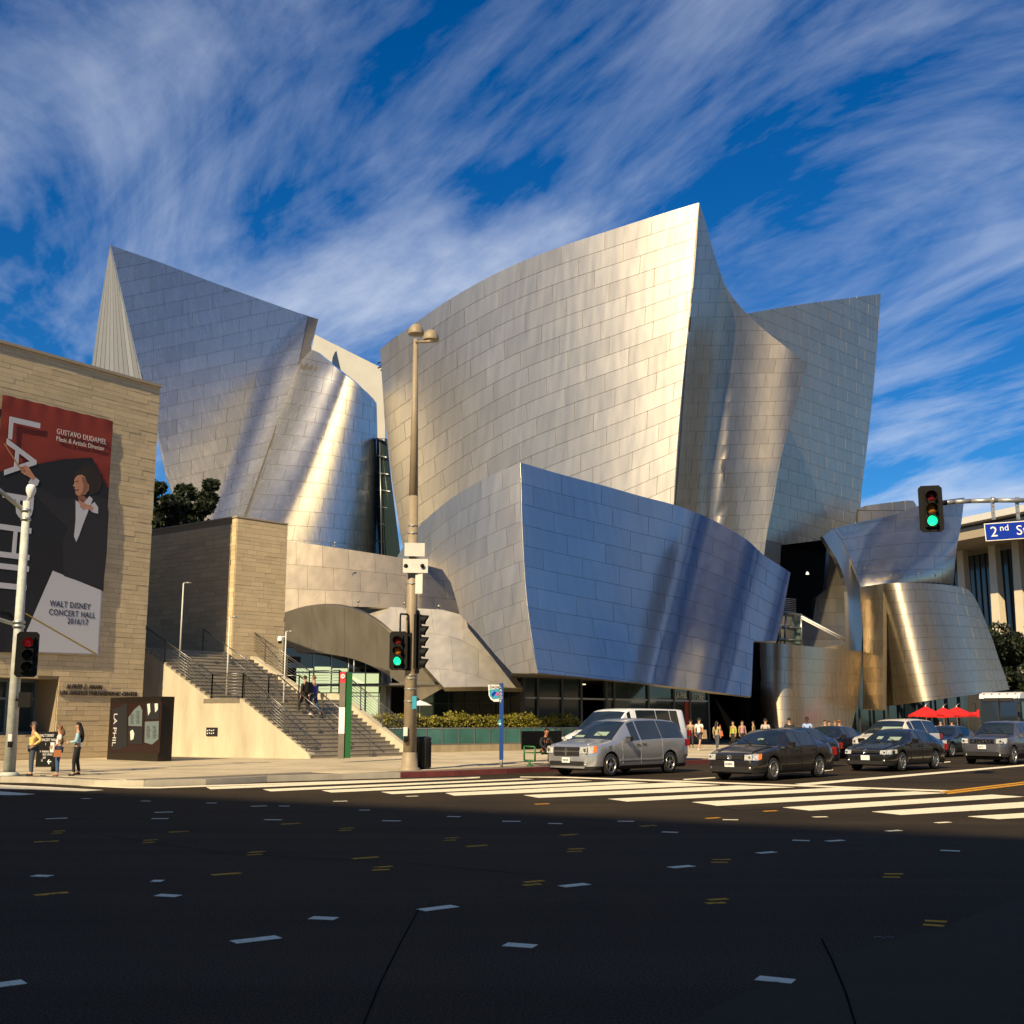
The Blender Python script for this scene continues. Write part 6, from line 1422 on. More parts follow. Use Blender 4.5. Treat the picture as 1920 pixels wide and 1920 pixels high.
# --- black way-finding sign behind the waiting people
wa = G(86, 1449, SW); wa = wa + Vector((0, .55, 0)); WS = empty('wayfinding_sign', wa, 'black way finding sign with white words and arrow behind the waiting people', 'sign', world=True); Yw = wa.y
MB().tube(wa, Vector((wa.x, wa.y, P(86, 1430, Yw).z)), .07, n=10).build('post', MT['signal_black'], WS)
a = P(72, 1372, Yw); b = P(104, 1438, Yw); q = MB(); q.box((a + b) / 2, (b.x - a.x, .08, a.z - b.z)); q.build('panel', MT['signal_black'], WS)
for s_, x, y, z_ in (('WALT DISNEY', 73.5, 1381.5, .115), ('CONCERT HALL', 73.5, 1389.5, .115), ('1', 84.5, 1397.5, .11), ('P  PARKING', 75, 1411, .085), ('BOX OFFICE', 80, 1416.5, .085), ('ART', 80, 1422.5, .085), ('ST', 77, 1428, .085)):
    text_mesh(s_, z_, 'lettering', MT['white'], P(x, y, Yw - .05), RGT, Z, FWD, WS, xs=.62)
q = MB(); q.prism([P(x, y, Yw - .05) for x, y in ((88.5, 1428), (91.5, 1423.5), (92.8, 1424.5), (91, 1427), (96, 1427), (96, 1429), (91, 1429), (93, 1432), (91.5, 1433))], (0, .006, 0)); q.build('arrow', MT['white'], WS)
# --- left signal pole
b0 = G(17, 1454, SW); Yl = b0.y; tpl = P(50.5, 940, Yl); LS = empty('signal_pole', b0, 'weathered pale green signal pole at the far left corner with a small camera on top', 'signal pole', world=True)
q = MB(); q.tube(b0, tpl, .165, .105, 18); q.build('pole', MT['pole_grey'], LS); q = MB(); q.lathe(b0, [(.27, 0), (.27, .04), (.2, .1)], 16); q.build('base', MT['pole_grey'], LS)
q = MB(); q.tube(P(46, 958, Yl), P(-70, 862, Yl - 1), .07, .05, 10); q.build('arm', MT['galv'], LS); q = MB(); q.tube(P(32, 1172, Yl), P(-70, 1140, Yl - 1), .06, .05, 10); q.build('arm', MT['galv'], LS)
q = MB()
for y in (958, 975, 1172, 1180): f_ = (1454 - y) / 514; c = b0 + (tpl - b0) * f_; q.tube(c - Z * .04, c + Z * .04, .19 - .07 * f_ + .02, n=14)
q.build('strap', MT['galv'], LS)
q = MB(); c = P(58, 921, Yl - .15); q.lathe(c, [(0, .2), (.1, .19), (.14, .1), (.14, 0), (.1, -.12), (.06, -.2)], 14); q.tube(c - Z * .1, P(51, 940, Yl), .04, n=6); tag(q.build('pole_camera', MT['white']), 'small white camera on top of the left signal pole', 'camera')
c = P(50.5, 1227, Yl - .35); SL = empty('traffic_signal', c, 'traffic signal showing red on the weathered pole at far left', 'traffic signal', world=True); signal(SL, c, Vector((.45, -1, 0)), lit='red', s=.95)
q = MB(); q.tube(c, P(27, 1227, Yl), .05, n=8); q.build('bracket', MT['signal_black'], SL)
c = P(48, 1312, Yl - .3); q = MB(); q.box(c, (.34, .2, .42)); q.tube(c, P(23, 1312, Yl), .04, n=6); tag(q.build('pedestrian_signal', MT['signal_black']), 'dark pedestrian signal box below the red signal at far left', 'pedestrian signal')
q = MB(); q.box(P(19.5, 1383, Yl - .25), (.11, .08, .2)); tag(q.build('button_sign', MT['sign_white']), 'small white button sign on the left signal pole', 'sign'); q = MB(); q.box(P(19, 1396, Yl - .25), (.1, .1, .16)); q.tube(P(19, 1397, Yl - .3), P(19, 1397, Yl - .34), .025, n=8); tag(q.build('push_button', MT['signal_black']), 'black push button on the left signal pole', 'button')
# --- mast arm signal and street name sign at the right
Ym = 30.0; MA = empty('mast_arm', P(1925, 940, Ym), 'galvanised signal arm reaching in from the right edge against the sky', 'signal arm', world=True)
q = MB(); q.path([P(1768, 943, Ym), P(1790, 941, Ym), P(1820, 939.4, Ym), (P(1870, 938.2, Ym - .1)), P(1920, 938.2, Ym - .2), P(2010, 941, Ym - .4), P(2120, 948, Ym - .8)], .062, 12); q.build('arm', MT['galv'], MA)
pb_ = P(2120, 948, Ym - .8); q = MB(); q.tube(Vector((pb_.x, pb_.y, 0)), pb_ + Z * .3, .17, .12, 16); q.build('pole', MT['galv'], MA)
c = P(1745.5, 954, Ym); SR = empty('traffic_signal', c, 'large traffic signal showing green hung from the arm at upper right', 'traffic signal', world=True); signal(SR, c, Vector((-.22, -1, -.03)), s=.92, wid=.36)
q = MB(); q.tube(P(1762, 943, Ym), P(1775, 942.5, Ym), .07, n=10); q.build('bracket', MT['signal_black'], SR)
for k, x in enumerate((1861, 1907)):
    q = MB(); q.box((P(x, 941, Ym - .12) + P(x + 2, 974, Ym - .12)) / 2, (.09, .03, .48)); q.tube(P(x, 938, Ym - .12) - Vector((.04, 0, 0)), P(x, 938, Ym - .12) + Vector((.04, 0, 0)), .085, n=12)
    for yy in (948, 960, 970): q.tube(P(x + 1, yy, Ym - .14), P(x + 1, yy, Ym - .17), .014, n=6)
    q.build('hanger', MT['galv'], MA)
a = P(1843.5, 1000, Ym - .15); sd = Vector((1, -.28, 0)).normalized(); sn = Vector((sd.y, -sd.x, 0)); sn = sn if sn.y < 0 else -sn
c = P(1846.5, 998.5, Ym - .15); ssz = .47; su = (Z + sd * .0).normalized(); roll = .035; sr2 = (sd * math.cos(roll) + Z * math.sin(roll)); su2 = (Z * math.cos(roll) - sd * math.sin(roll))
SS = empty('street_name_sign', c, 'blue street name sign reading 2nd St under the signal arm', 'sign', world=True)
MB().box(c + sr2 * 1.1, (2.2, .02, ssz), (sr2, sn, su2)).build('plate', MT['white'], SS); MB().box(c + sr2 * 1.1 + sn * .012, (2.16, .012, ssz - .045), (sr2, sn, su2)).build('face', MT['sign_blue'], SS)
bo_ = c + sn * .02 - su2 * .125 + sr2 * .13
for s_, sz, dx, dz in (('2', .38, 0, 0), ('nd', .235, .235, .135), ('St', .36, .63, .0)):
    for dd_ in (0, .008): pass
    text_mesh(s_, sz, 'lettering', MT['white'], bo_ + sr2 * dx + su2 * dz, sr2, su2, sn, SS, xs=.98)
# ------------------------------------------------------------------ people
SKINS = {}
def cloth(c, r=.85):
    k = tuple(c)
    if k not in SKINS: SKINS[k] = mat('cloth_%d' % len(SKINS), c, r, noise=.12, nscale=9)
    return SKINS[k]
def skin_mesh(pts, edges, name, m, parent, root=0, sub=1):
    me = bpy.data.meshes.new(name); me.from_pydata([p[0] for p in pts], edges, []); o = bpy.data.objects.new('tmp', me); COL.objects.link(o)
    sm = o.modifiers.new('s', 'SKIN'); sm.use_smooth_shade = True; sm.branch_smoothing = .4
    for i, d in enumerate(me.skin_vertices[0].data): r = pts[i][1]; d.radius = (r, r) if not isinstance(r, tuple) else r; d.use_root = i == root
    if sub: o.modifiers.new('u', 'SUBSURF').levels = sub
    dg = bpy.context.evaluated_depsgraph_get(); me2 = bpy.data.meshes.new_from_object(o.evaluated_get(dg)); bpy.data.objects.remove(o); bpy.data.meshes.remove(me)
    me2.name = name; me2.materials.clear(); me2.materials.append(m)
    for p in me2.polygons: p.use_smooth = True
    return link(bpy.data.objects.new(name, me2), parent)
def person(label, foot, H, yaw, top=(.5, .5, .5), bot=(.05, .06, .1), hair=(.02, .015, .01), skinc=(.46, .27, .17), arms=None, stride=0.0, longh=False, shorts=False, sleeve='short', coat=0.0, skirt=False, fat=1.0, shoe=(.03, .03, .03), glasses=False, sit=False, cap=False, group='people around the hall', near=False):
    s = H / 1.75; t = empty('person', foot, label, 'person', group, rz=yaw)
    t.scale = (s, s, s)
    A = arms or dict(); sh = .185 * (1 if fat < 1.1 else 1.08)
    eL = A.get('el', (-.02, .25, 1.12)); wL = A.get('wl', (.04, .25, .88)); eR = A.get('er', (-.02, -.25, 1.12)); wR = A.get('wr', (.04, -.25, .88))
    if sit: pz = .50; kL, kR = (.44, .12, .50), (.46, -.10, .50); aL, aR = (.46, .12, .09), (.40, -.10, .09); dz = -.45; lean_ = .18
    else: pz = .95; kL, kR = (.5 * stride + .02, .10, .50), (-.30 * stride + .03, -.10, .50); aL, aR = (.62 * stride * .8, .10, .09), (-.9 * stride * .8, -.10, .10 + abs(stride) * .12); dz = 0; lean_ = .0
    def up(p): return (p[0] + lean_ * max(0, (p[2] - .95)) * 1.2, p[1], p[2] + dz)
    pel, bel, che, nec = up((0, 0, .96)), up((.01, 0, 1.1)), up((.0, 0, 1.30)), up((.0, 0, 1.45))
    h0, h1, h2 = up((.015, 0, 1.54)), up((.025, 0, 1.62)), up((.012, 0, 1.70))
    sL, sR = up((0, sh, 1.39)), up((0, -sh, 1.39)); eL, wL, eR, wR = up(eL), up(wL), up(eR), up(wR)
    hL, hR = (0, .095, .90 + dz), (0, -.095, .90 + dz)
    tL = (aL[0] + .15, aL[1] + .02, .035); tR = (aR[0] + .15, aR[1] - .02, .035 if not stride else .06)
    sk = mat_skin(skinc)
    pts = [(pel, (.115, .10)), (bel, (.11 * fat, .095 * fat)), (che, (.125, .10)), (nec, .055), (h0, (.062, .07)), (h1, (.078, .09)), (h2, (.062, .075)),
           (sL, .058), (eL, .040), (wL, .027), (sR, .058), (eR, .040), (wR, .027), (hL, .085), (kL, .055), (aL, .036), (tL, .030), (hR, .085), (kR, .055), (aR, .036), (tR, .030)]
    ed = [(0, 1), (1, 2), (2, 3), (3, 4), (4, 5), (5, 6), (2, 7), (7, 8), (8, 9), (2, 10), (10, 11), (11, 12), (0, 13), (13, 14), (14, 15), (15, 16), (0, 17), (17, 18), (18, 19), (19, 20)]
    b = skin_mesh(pts, ed, 'body', sk, t)
    # hands: palm, four fingers, thumb
    for w, e, sd in ((wL, eL, 1), (wR, eR, -1)):
        w, e = Vector(w), Vector(e); d = (w - e).normalized(); a = d.cross(Vector((0, sd, 0))); a = a.normalized() if a.length > .05 else Vector((1, 0, 0)); n_ = d.cross(a)
        q = MB(); q.box(w + d * .05, (.075, .028, .09), (a, n_, d))
        for k in range(4): st_ = w + d * .09 + a * (-.028 + .019 * k); ln = (.06, .072, .068, .052)[k]; m1 = st_ + d * ln * .55 + n_ * .012; q.tube(st_, m1, .0095, .009, 6); q.tube(m1, m1 + d * ln * .4 + n_ * .02, .009, .007, 6)
        q.tube(w + d * .03 + a * .036, w + d * .085 + a * .065 + n_ * .015, .011, .009, 6); q.build('hand', sk, t)
    # clothes
    tc = cloth(top); bc_ = cloth(bot); k_ = 1.14
    lo = (pel[0], 0, pel[2] - .03 - coat)
    tp_ = [(lo, (.135 * fat + coat * .1, .125 * fat + coat * .08)), (bel, (.13 * fat, .118 * fat)), (che, (.142 * max(1, fat * .97), .122)), ((nec[0], 0, nec[2] - .03), .066), (sL, .075), (sR, .075)]
    te = [(0, 1), (1, 2), (2, 3), (2, 4), (2, 5)]
    def mid(p, q, f): return tuple(p[i] + (q[i] - p[i]) * f for i in range(3))
    if sleeve == 'long': tp_ += [(eL, .055), (mid(eL, wL, .93), .040), (eR, .055), (mid(eR, wR, .93), .040)]; te += [(4, 6), (6, 7), (5, 8), (8, 9)]
    elif sleeve == 'short': tp_ += [(mid(sL, eL, .72), .060), (mid(sR, eR, .72), .060)]; te += [(4, 6), (5, 7)]
    skin_mesh(tp_, te, 'shirt' if not coat else 'coat', tc, t, root=1)
    f_ = .45 if shorts else .96; f0 = 1 if not shorts else .95
    if skirt:
        q = MB(); q.lathe((pel[0], 0, 0), [(.13, pel[2] + .05), (.16, pel[2] - .12), (.20, pel[2] - .42), (.19, pel[2] - .42)], 16); q.build('skirt', bc_, t)
    else:
        bp_ = [((pel[0], 0, pel[2] + .03), (.125 * fat, .118 * fat)), (hL, .10), (hR, .10)]; be = [(0, 1), (0, 2)]
        if shorts: bp_ += [(mid(hL, kL, .88), .082), (mid(hR, kR, .88), .082)]; be += [(1, 3), (2, 4)]
        else: bp_ += [(kL, .068), (mid(kL, aL, .95), .052), (kR, .068), (mid(kR, aR, .95), .052)]; be += [(1, 3), (3, 4), (2, 5), (5, 6)]
        skin_mesh(bp_, be, 'trousers' if not shorts else 'shorts', bc_, t)
    for a_, t_ in ((aL, tL), (aR, tR)):
        skin_mesh([((a_[0] - .05, a_[1], t_[2] + .012), .042), ((a_[0] + .04, a_[1], t_[2] + .02), .045), ((t_[0] + .02, t_[1], t_[2]), .038)], [(0, 1), (1, 2)], 'shoe', cloth(shoe), t)
    # hair
    hc = cloth(hair); hx, hz = h1[0], h1[2]
    q = MB(); vs = []
    N1, N2 = 14, 8
    for j in range(N2 + 1):
        for i in range(N1):
            th = 2 * math.pi * i / N1; ph = math.pi * .62 * j / N2; fr = math.cos(th)
            ph2 = ph * (.62 if fr > .3 else 1.0 if fr < -.2 else .85)
            vs.append((hx - .012 + .104 * math.sin(ph2) * math.cos(th), .092 * math.sin(ph2) * math.sin(th), hz + .035 + .098 * math.cos(ph2)))
    q.add(vs, [(j * N1 + i, j * N1 + (i + 1) % N1, (j + 1) * N1 + (i + 1) % N1, (j + 1) * N1 + i) for j in range(N2) for i in range(N1)], 0, True); q.build('hair', hc, t)
    if longh:
        skin_mesh([((hx - .05, 0, hz + .05), .085), ((hx - .09, 0, hz - .12), (.085, .10)), ((hx - .125, 0, hz - .34 * longh), (.07, .11)), ((hx - .12, 0, hz - .55 * longh), (.04, .07))], [(0, 1), (1, 2), (2, 3)], 'long_hair', hc, t)
    # face
    fx = h1[0] + .085; q = MB(); q.prism([(fx - .012, -.013, hz - .02), (fx - .012, .013, hz - .02), (fx - .006, 0, hz + .03)], (.02, 0, -.004)); q.build('nose', sk, t)
    q = MB(); [q.lathe((fx - .012, y, hz + .028), [(.013, 0), (.01, .006), (0, .008)], 8, ax=(Vector((0, 1, 0)), Z, Vector((1, 0, 0)))) for y in (-.032, .032)]; q.build('eyes', MT['signal_black'], t)
    q = MB(); q.box((fx - .010, 0, hz - .045), (.01, .045, .010)); q.build('mouth', MT['darkred'], t)
    for y in (-1, 1): q = MB(); q.box((hx - .01, y * .092, hz + .005), (.04, .014, .055)); q.build('ear', sk, t)
    if glasses: q = MB(); q.box((fx + .0, 0, hz + .028), (.014, .15, .035)); q.box((fx - .05, .085, hz + .03), (.1, .008, .012)); q.box((fx - .05, -.085, hz + .03), (.1, .008, .012)); q.build('sunglasses', MT['signal_black'], t)
    if cap: q = MB(); q.lathe((hx, 0, hz + .06), [(.108, 0), (.10, .05), (.06, .085), (0, .095)], 14); q.box((hx + .11, 0, hz + .062), (.12, .14, .012)); q.build('cap', cloth(cap), t)
    return t
_SK = {}
def mat_skin(c):
    if c not in _SK: _SK[c] = mat('skin_%d' % len(_SK), c, .5)
    return _SK[c]
def loc(t, p): return t.matrix_basis @ Vector(p)
def ft(px, py, z=SW): return G(px, py, z)
def hgt(px, y_top, y_bot, z=SW):
    f = G(px, y_bot, z); return P(px, y_top, f.y).z - z
def held(name, label, cat, t, build):
    """an item carried by a person, given in the person's own space"""
    q = MB(); m_ = build(q); Mx = Matrix.Translation(t.location) @ Matrix.Rotation(t.rotation_euler.z, 4, 'Z') @ Matrix.Diagonal((*t.scale, 1))
    q.v = [tuple(Mx @ Vector(v)) for v in q.v]; return tag(q.build(name, MT[m_]), label, cat)
LZ = SW
p = person('man in a yellow long sleeved shirt and jeans waiting at the left kerb', ft(58, 1455, LZ), hgt(58, 1353, 1455, LZ), R(-150), top=(.70, .50, .16), bot=(.05, .07, .10), hair=(.10, .08, .07), sleeve='long', glasses=True, fat=1.22, arms=dict(el=(-.20, .34, 1.16), wl=(.03, .25, .98), er=(-.08, -.30, 1.12), wr=(.05, -.26, .90)), group='people waiting at the left kerb', near=True)
p2 = person('blonde woman in sunglasses and brown cardigan holding a white bag at the kerb', ft(107, 1455, LZ), hgt(107, 1359, 1455, LZ), R(-155), top=(.72, .62, .60), bot=(.05, .10, .20), hair=(.22, .10, .04), sleeve='short', longh=.5, glasses=True, fat=1.12, shoe=(.40, .22, .14), arms=dict(el=(-.02, .27, 1.13), wl=(.20, .16, 1.02), er=(-.02, -.26, 1.12), wr=(.16, -.24, .96)), group='people waiting at the left kerb', near=True)
skin_mesh([((-.03, .0, 1.0), (.13, .16)), ((-.04, 0, 1.2), (.13, .17)), ((-.03, .2, 1.36), .08), ((-.03, .27, 1.12), .065), ((-.03, -.2, 1.36), .08), ((-.03, -.27, 1.14), .065)], [(0, 1), (1, 2), (2, 3), (1, 4), (4, 5)], 'cardigan', cloth((.16, .11, .06)), p2, root=1)
held('carrier_bag', 'white flat bag held against the blonde woman', 'bag', p2, lambda q: (q.box((.22, .08, .98), (.04, .28, .34), (Vector((.9, .3, 0)).normalized(), Vector((-.3, .9, 0)).normalized(), Z)), 'white')[1])
held('shoulder_bag', 'orange brown bag hanging at the hip of the blonde woman', 'bag', p2, lambda q: (q.box((.06, .29, .78), (.24, .09, .24)), mat('bag_brown', (.45, .17, .06), .6).name)[1])
p3 = person('woman with long black hair and pale denim jacket holding a phone at the kerb', ft(142, 1455, LZ), hgt(142, 1354, 1455, LZ), R(-165), top=(.32, .50, .56), bot=(.012, .012, .014), hair=(.008, .006, .006), sleeve='long', longh=1.0, coat=.08, fat=1.05, arms=dict(el=(.02, .24, 1.12), wl=(.26, .12, 1.10), er=(.02, -.24, 1.12), wr=(.26, -.12, 1.10)), stride=.12, shoe=(.015, .015, .015), group='people waiting at the left kerb', near=True)
held('mobile_phone', 'mobile phone held by the woman in the denim jacket', 'phone', p3, lambda q: (q.box((.38, .05, 1.14), (.14, .07, .012), (Vector((1, 0, .3)).normalized(), Vector((0, 1, 0)), Vector((-.3, 0, 1)).normalized())), 'frame_light')[1])
# two people climbing the stairs
sv = 3.2; f1 = foot(1.9, 3.6); 
def on_stair(px, py_foot):
    best = None
    for i in range(60):
        v = run1 * i / 60; z = foot(v, 0).z; q_ = G(px, py_foot, z) if z < EYE - .05 else None
        if q_ is None: continue
        off = (q_ - SO).dot(SU); vv = (q_ - SO).dot(SD); d = abs(vv - v)
        if best is None or d < best[0]: best = (d, q_, z)
    return best[1]
def on_stairs(px, py):
    return min((foot(v * .05, o_ * .05) for v in range(4, 110) for o_ in range(10, 100)), key=lambda f: (PX(f)[0] - px) ** 2 + (PX(f)[1] - py) ** 2)
fa = on_stairs(570, 1343); fb_ = on_stairs(587, 1344)
xa, ya = PX(fa); xb, yb = PX(fb_); print('stair people', xa, ya, xb, yb)
sdir = math.atan2(SD.y, SD.x)
person('man with a black backpack climbing the stairs', fa, 1.74, sdir, top=(.012, .012, .013), bot=(.014, .014, .016), sleeve='long', stride=.4, shoe=(.6, .6, .55), group='people on the stairs')
person('person in a blue patterned shirt climbing the stairs beside the backpack', fb_, 1.78, sdir, top=(.02, .04, .30), bot=(.02, .06, .14), hair=(.14, .07, .03), stride=.4, shoe=(.1, .1, .1), group='people on the stairs')
q = MB(); bk_ = fa - SD * .2 + Z * 1.22; q.box(bk_, (.2, .3, .46), (SD, SU, Z), taper=.8); tag(q.build('backpack', MT['signal_black']), 'black backpack on the back of the man on the stairs', 'backpack')
# seated person on the bench
bs = bc + bd_ * .75 + bn_ * .0
person('person in dark clothes sitting on the green bench bent over papers', Vector((bs.x, bs.y, SW)), 1.72, math.atan2(bn_.y, bn_.x) - .2, top=(.010, .011, .014), bot=(.010, .010, .012), hair=(.01, .008, .006), sleeve='long', sit=True, skinc=(.40, .18, .10), shorts=False, arms=dict(el=(.12, .27, 1.15), wl=(.36, .16, 1.02), er=(.12, -.27, 1.15), wr=(.36, -.16, 1.02)), group='people near the bus stop')
q = MB(); q.box(Vector((bs.x, bs.y, SW)) + bn_ * .45 + Z * .58, (.34, .26, .012), (bd_, (bn_ + Z * .3).normalized(), (Z - bn_ * .3).normalized())); tag(q.build('newspaper', MT['sign_white']), 'pale papers on the knees of the person on the bench', 'paper')
# walkers in front of the store and the curved wall
W_ = [(1312, 1407.5, 1346, .8, (.74, .74, .72), (.05, .05, .08), dict(shorts=True, stride=.35, shoe=(.75, .75, .75), fat=1.1), 'man in a white t-shirt and dark shorts carrying a shopping bag by the store'),
      (1345, 1408, 1360, .8, (.34, .31, .14), (.07, .08, .10), dict(longh=.7, coat=.1, stride=.2), 'woman in a khaki jacket with an orange handbag walking by the store'),
      (1376, 1404, 1352, -2.6, (.36, .42, .05), (.02, .02, .02), dict(sleeve='long'), 'person in a lime yellow top near the dark passage'),
      (1393, 1403, 1351, -1.2, (.40, .20, .22), (.02, .02, .02), dict(longh=.4), 'person in pink and black near the dark passage'),
      (1414, 1398, 1362, 2.6, (.28, .23, .10), (.03, .03, .03), dict(), 'short person in an olive top behind the brown sedan'),
      (1437, 1409, 1347, .9, (.42, .40, .37), (.05, .05, .06), dict(fat=1.15), 'grey haired man in a light grey shirt seen from behind'),
      (1482, 1411, 1345.5, -2.0, (.02, .02, .022), (.03, .03, .04), dict(glasses=True, fat=1.1), 'man in a black polo shirt and sunglasses before the curved wall'),
      (1516, 1412, 1344, -2.3, (.30, .42, .70), (.03, .03, .05), dict(skinc=(.06, .035, .025), fat=1.15), 'man in a pale blue shirt before the curved wall'),
      (1549, 1408, 1350, -2.2, (.6, .6, .6), (.02, .02, .02), dict(), 'dark haired person in white and black walking with others'),
      (1557, 1408, 1352, -2.2, (.02, .02, .02), (.02, .02, .02), dict(), 'person in a dark coat walking beside the one in white'),
      (1568, 1408, 1352, -2.2, (.62, .58, .48), (.03, .03, .03), dict(hair=(.2, .1, .05)), 'person in a cream top in the walking group'),
      (1576, 1408, 1350, -2.1, (.65, .48, .44), (.03, .03, .03), dict(hair=(.35, .14, .04), glasses=True), 'red haired woman in a pale pink top in the walking group'),
      (1766, 1396, 1354, -2, (.35, .22, .14), (.03, .03, .03), dict(), 'person in brown beyond the dark blue sedan by the parasols'),
      (1787, 1396, 1352, -2, (.66, .64, .62), (.03, .03, .03), dict(glasses=True), 'person in a white shirt and sunglasses beyond the sedan by the parasols'),
      (1296, 1402, 1349, 1.2, (.25, .2, .12), (.03, .03, .03), dict(), 'person partly hidden by the passenger van at the store door')]
for px, yb_, yt_, yw, tc_, bc2, kw, lb in W_:
    kk = dict(sleeve='short'); kk.update(kw)
    person(lb, ft(px, yb_), max(1.5, min(1.88, hgt(px, yt_, yb_))), yw, top=tc_, bot=bc2, group='people walking along the avenue sidewalk', **kk)
c = ft(1321, 1402); q = MB(); q.box(c + Z * .75, (.35, .12, .5), (Vector((.8, .6, 0)), Vector((-.6, .8, 0)), Z), taper=.8); tag(q.build('shopping_bag', mat('paperbag', (.45, .32, .20), .8)), 'brown paper shopping bag beside the man in the white t-shirt', 'bag')
c = ft(1351.5, 1406.5); q = MB(); q.box(c + Z * .86, (.28, .12, .28), taper=.7); q.path([c + Z * 1.0 - RGT * .08, c + Z * 1.3, c + Z * 1.0 + RGT * .08], .012, 5); tag(q.build('handbag', mat('bag_orange', (.50, .12, .03), .6)), 'orange handbag of the woman in the khaki jacket', 'handbag')
# ------------------------------------------------------------------ far side: pavilion, trees, parasols, fence
mat('colonnade', (.66, .57, .42), .75, noise=.07, nscale=1); mat('pav_dark', (.05, .052, .055), .3); mat('canopy_edge', (.62, .60, .54), .7, noise=.05)
PV = empty('pavilion', plan(1900, 170), 'distant theatre with tall tapering white columns and a broad overhanging roof', 'building', world=True)
def pv(px, py, Y): return P(px, py, Y)
pa, pb2 = plan(1740, 178), plan(2060, 150); pd = (pb2 - pa).normalized(); pn = Vector((pd.y, -pd.x, 0))
MB().box((pa + pb2) / 2 - pn * 6 + Z * 14, ((pb2 - pa).length + 30, 2, 28), (pd, pn, Z)).build('curtain_wall', MT['officeglass'], PV)
fm = MB()
for k in range(60): fm.box(pa + pd * (k * 1.1 - 10) - pn * 4.9 + Z * 14, (.15, .15, 28), (pd, pn, Z))
fm.build('mullion', MT['frame'], PV)
o0_ = pa
for x0, x1, yt in ((1802, 1816, 1028), (1856, 1884, 1034), (1904, 1926, 1042), (1960, 1985, 1050)):
    a = PL(x0 - 4, 1090, o0_, pn); b = PL(x1, 1090, o0_, pn); a0 = PL(x0, 1034, o0_, pn); tpz = PL(x0, 1020, o0_, pn).z; w1 = (b - a).dot(pd)
    c = PL((x0 + x1) / 2 + 6, 1180, o0_, pn); q = MB(); w = 1.9
    q.prism([Vector((c.x, c.y, 0)) - pd * w / 2 - pn * .6, Vector((c.x, c.y, 0)) + pd * w / 2 - pn * .6, Vector((c.x, c.y, 0)) + pd * w / 2 + pn * .9, Vector((c.x, c.y, 0)) - pd * w / 2 + pn * .9], (0, 0, 1))
    n_ = len(q.v) // 2; k1 = .62; q.v = [v if v[2] < .5 else tuple(Vector((c.x, c.y, tpz + 1)) + (Vector((v[0], v[1], 0)) - Vector((c.x, c.y, 0))) * k1) for v in q.v]
    q.build('column', MT['colonnade'], PV)
rz0, rz1 = PL(1830, 1020, o0_ + pn * 4, pn).z, PL(1830, 965, o0_ + pn * 9, pn).z
q = MB(); q.box((pa + pb2) / 2 + pn * .5 + Z * (rz0 + .9), ((pb2 - pa).length + 40, 15, 1.6), (pd, pn, Z)); q.build('architrave', mat('archi', (.36, .30, .21), .8), PV)
q = MB(); e0 = (pa + pb2) / 2; lx = (pb2 - pa).length / 2 + 22
for s in (1,): q.prism([e0 - pd * lx + pn * 2 + Z * (rz0 + 1.6), e0 - pd * lx + pn * 9 + Z * (rz1 - .9), e0 - pd * lx + pn * 9 + Z * rz1, e0 - pd * lx - pn * 9 + Z * (rz1 + .8), e0 - pd * lx - pn * 9 + Z * (rz0 + 1.6)], pd * (2 * lx))
q.build('roof', MT['canopy_edge'], PV)
def tree(px, Y, top_y, w, name, label, seed, lm='leaf_dark', base_y=None, trunk_h=.35, n=9000, leaf=.17, z0=0.0, cat='tree'):
    rg = random.Random(seed); b = plan(px, Y); b.z = z0; H = P(px, top_y, Y).z - z0; Wd = w / F * Y / 2
    t = empty(name, b, label, cat, 'street trees' if cat == 'tree' else None, world=True)
    tr = MB(); th = H * trunk_h; tr.tube(b, b + Z * th, .04 * Wd + .12, .03 * Wd + .08, 9); tips = []
    for k in range(9):
        a = rg.uniform(0, 6.28); e = rg.uniform(.35, .95); r = Wd * rg.uniform(.35, .8); p = b + Z * th * rg.uniform(.75, 1); q_ = b + Vector((math.cos(a) * r, math.sin(a) * r, th + (H - th) * e * .8)); m2 = (p + q_) / 2 + Vector((rg.uniform(-.3, .3), rg.uniform(-.3, .3), .3)); tr.tube(p, m2, .10, .07, 6); tr.tube(m2, q_, .07, .02, 6); tips.append(q_)
    tr.build('trunk', mat('bark', (.07, .05, .035), .9, noise=.3, nscale=6), t)
    cl = [(b + Vector((rg.gauss(0, .42) * Wd, rg.gauss(0, .42) * Wd, th + (H - th) * rg.uniform(.12, .88))), Wd * rg.uniform(.14, .36)) for _ in range(34)] + [(q_, Wd * .3) for q_ in tips]
    pts = []
    while len(pts) < n:
        c, r = rg.choice(cl); v = Vector((rg.gauss(0, 1), rg.gauss(0, 1), rg.gauss(0, 1))).normalized() * r * rg.uniform(.55, 1.0) ** .5; p = c + Vector((v.x, v.y, v.z * .75))
        if p.z < b.z + H: pts.append(tuple(p))
    leaves(pts, leaf, 'crown', MT[lm], t, seed, tones=(.4, 1.6))['kind'] = 'stuff'
    return t
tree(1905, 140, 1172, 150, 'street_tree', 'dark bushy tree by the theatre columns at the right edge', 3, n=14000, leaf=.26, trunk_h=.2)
tree(1868, 150, 1195, 60, 'street_tree', 'smaller dark tree just behind the flared steel cone', 4, n=6000, leaf=.26, trunk_h=.2)
tree(1990, 130, 1150, 160, 'street_tree', 'dark tree cut off by the right edge beyond the coach', 5, n=9000, leaf=.26, trunk_h=.2)
tree(322, 78, 888, 150, 'street_tree', 'dark shaded tree on the terrace behind the stone wall', 8, n=17000, leaf=.20, z0=4.8, trunk_h=.3, lm='leaf_dark')
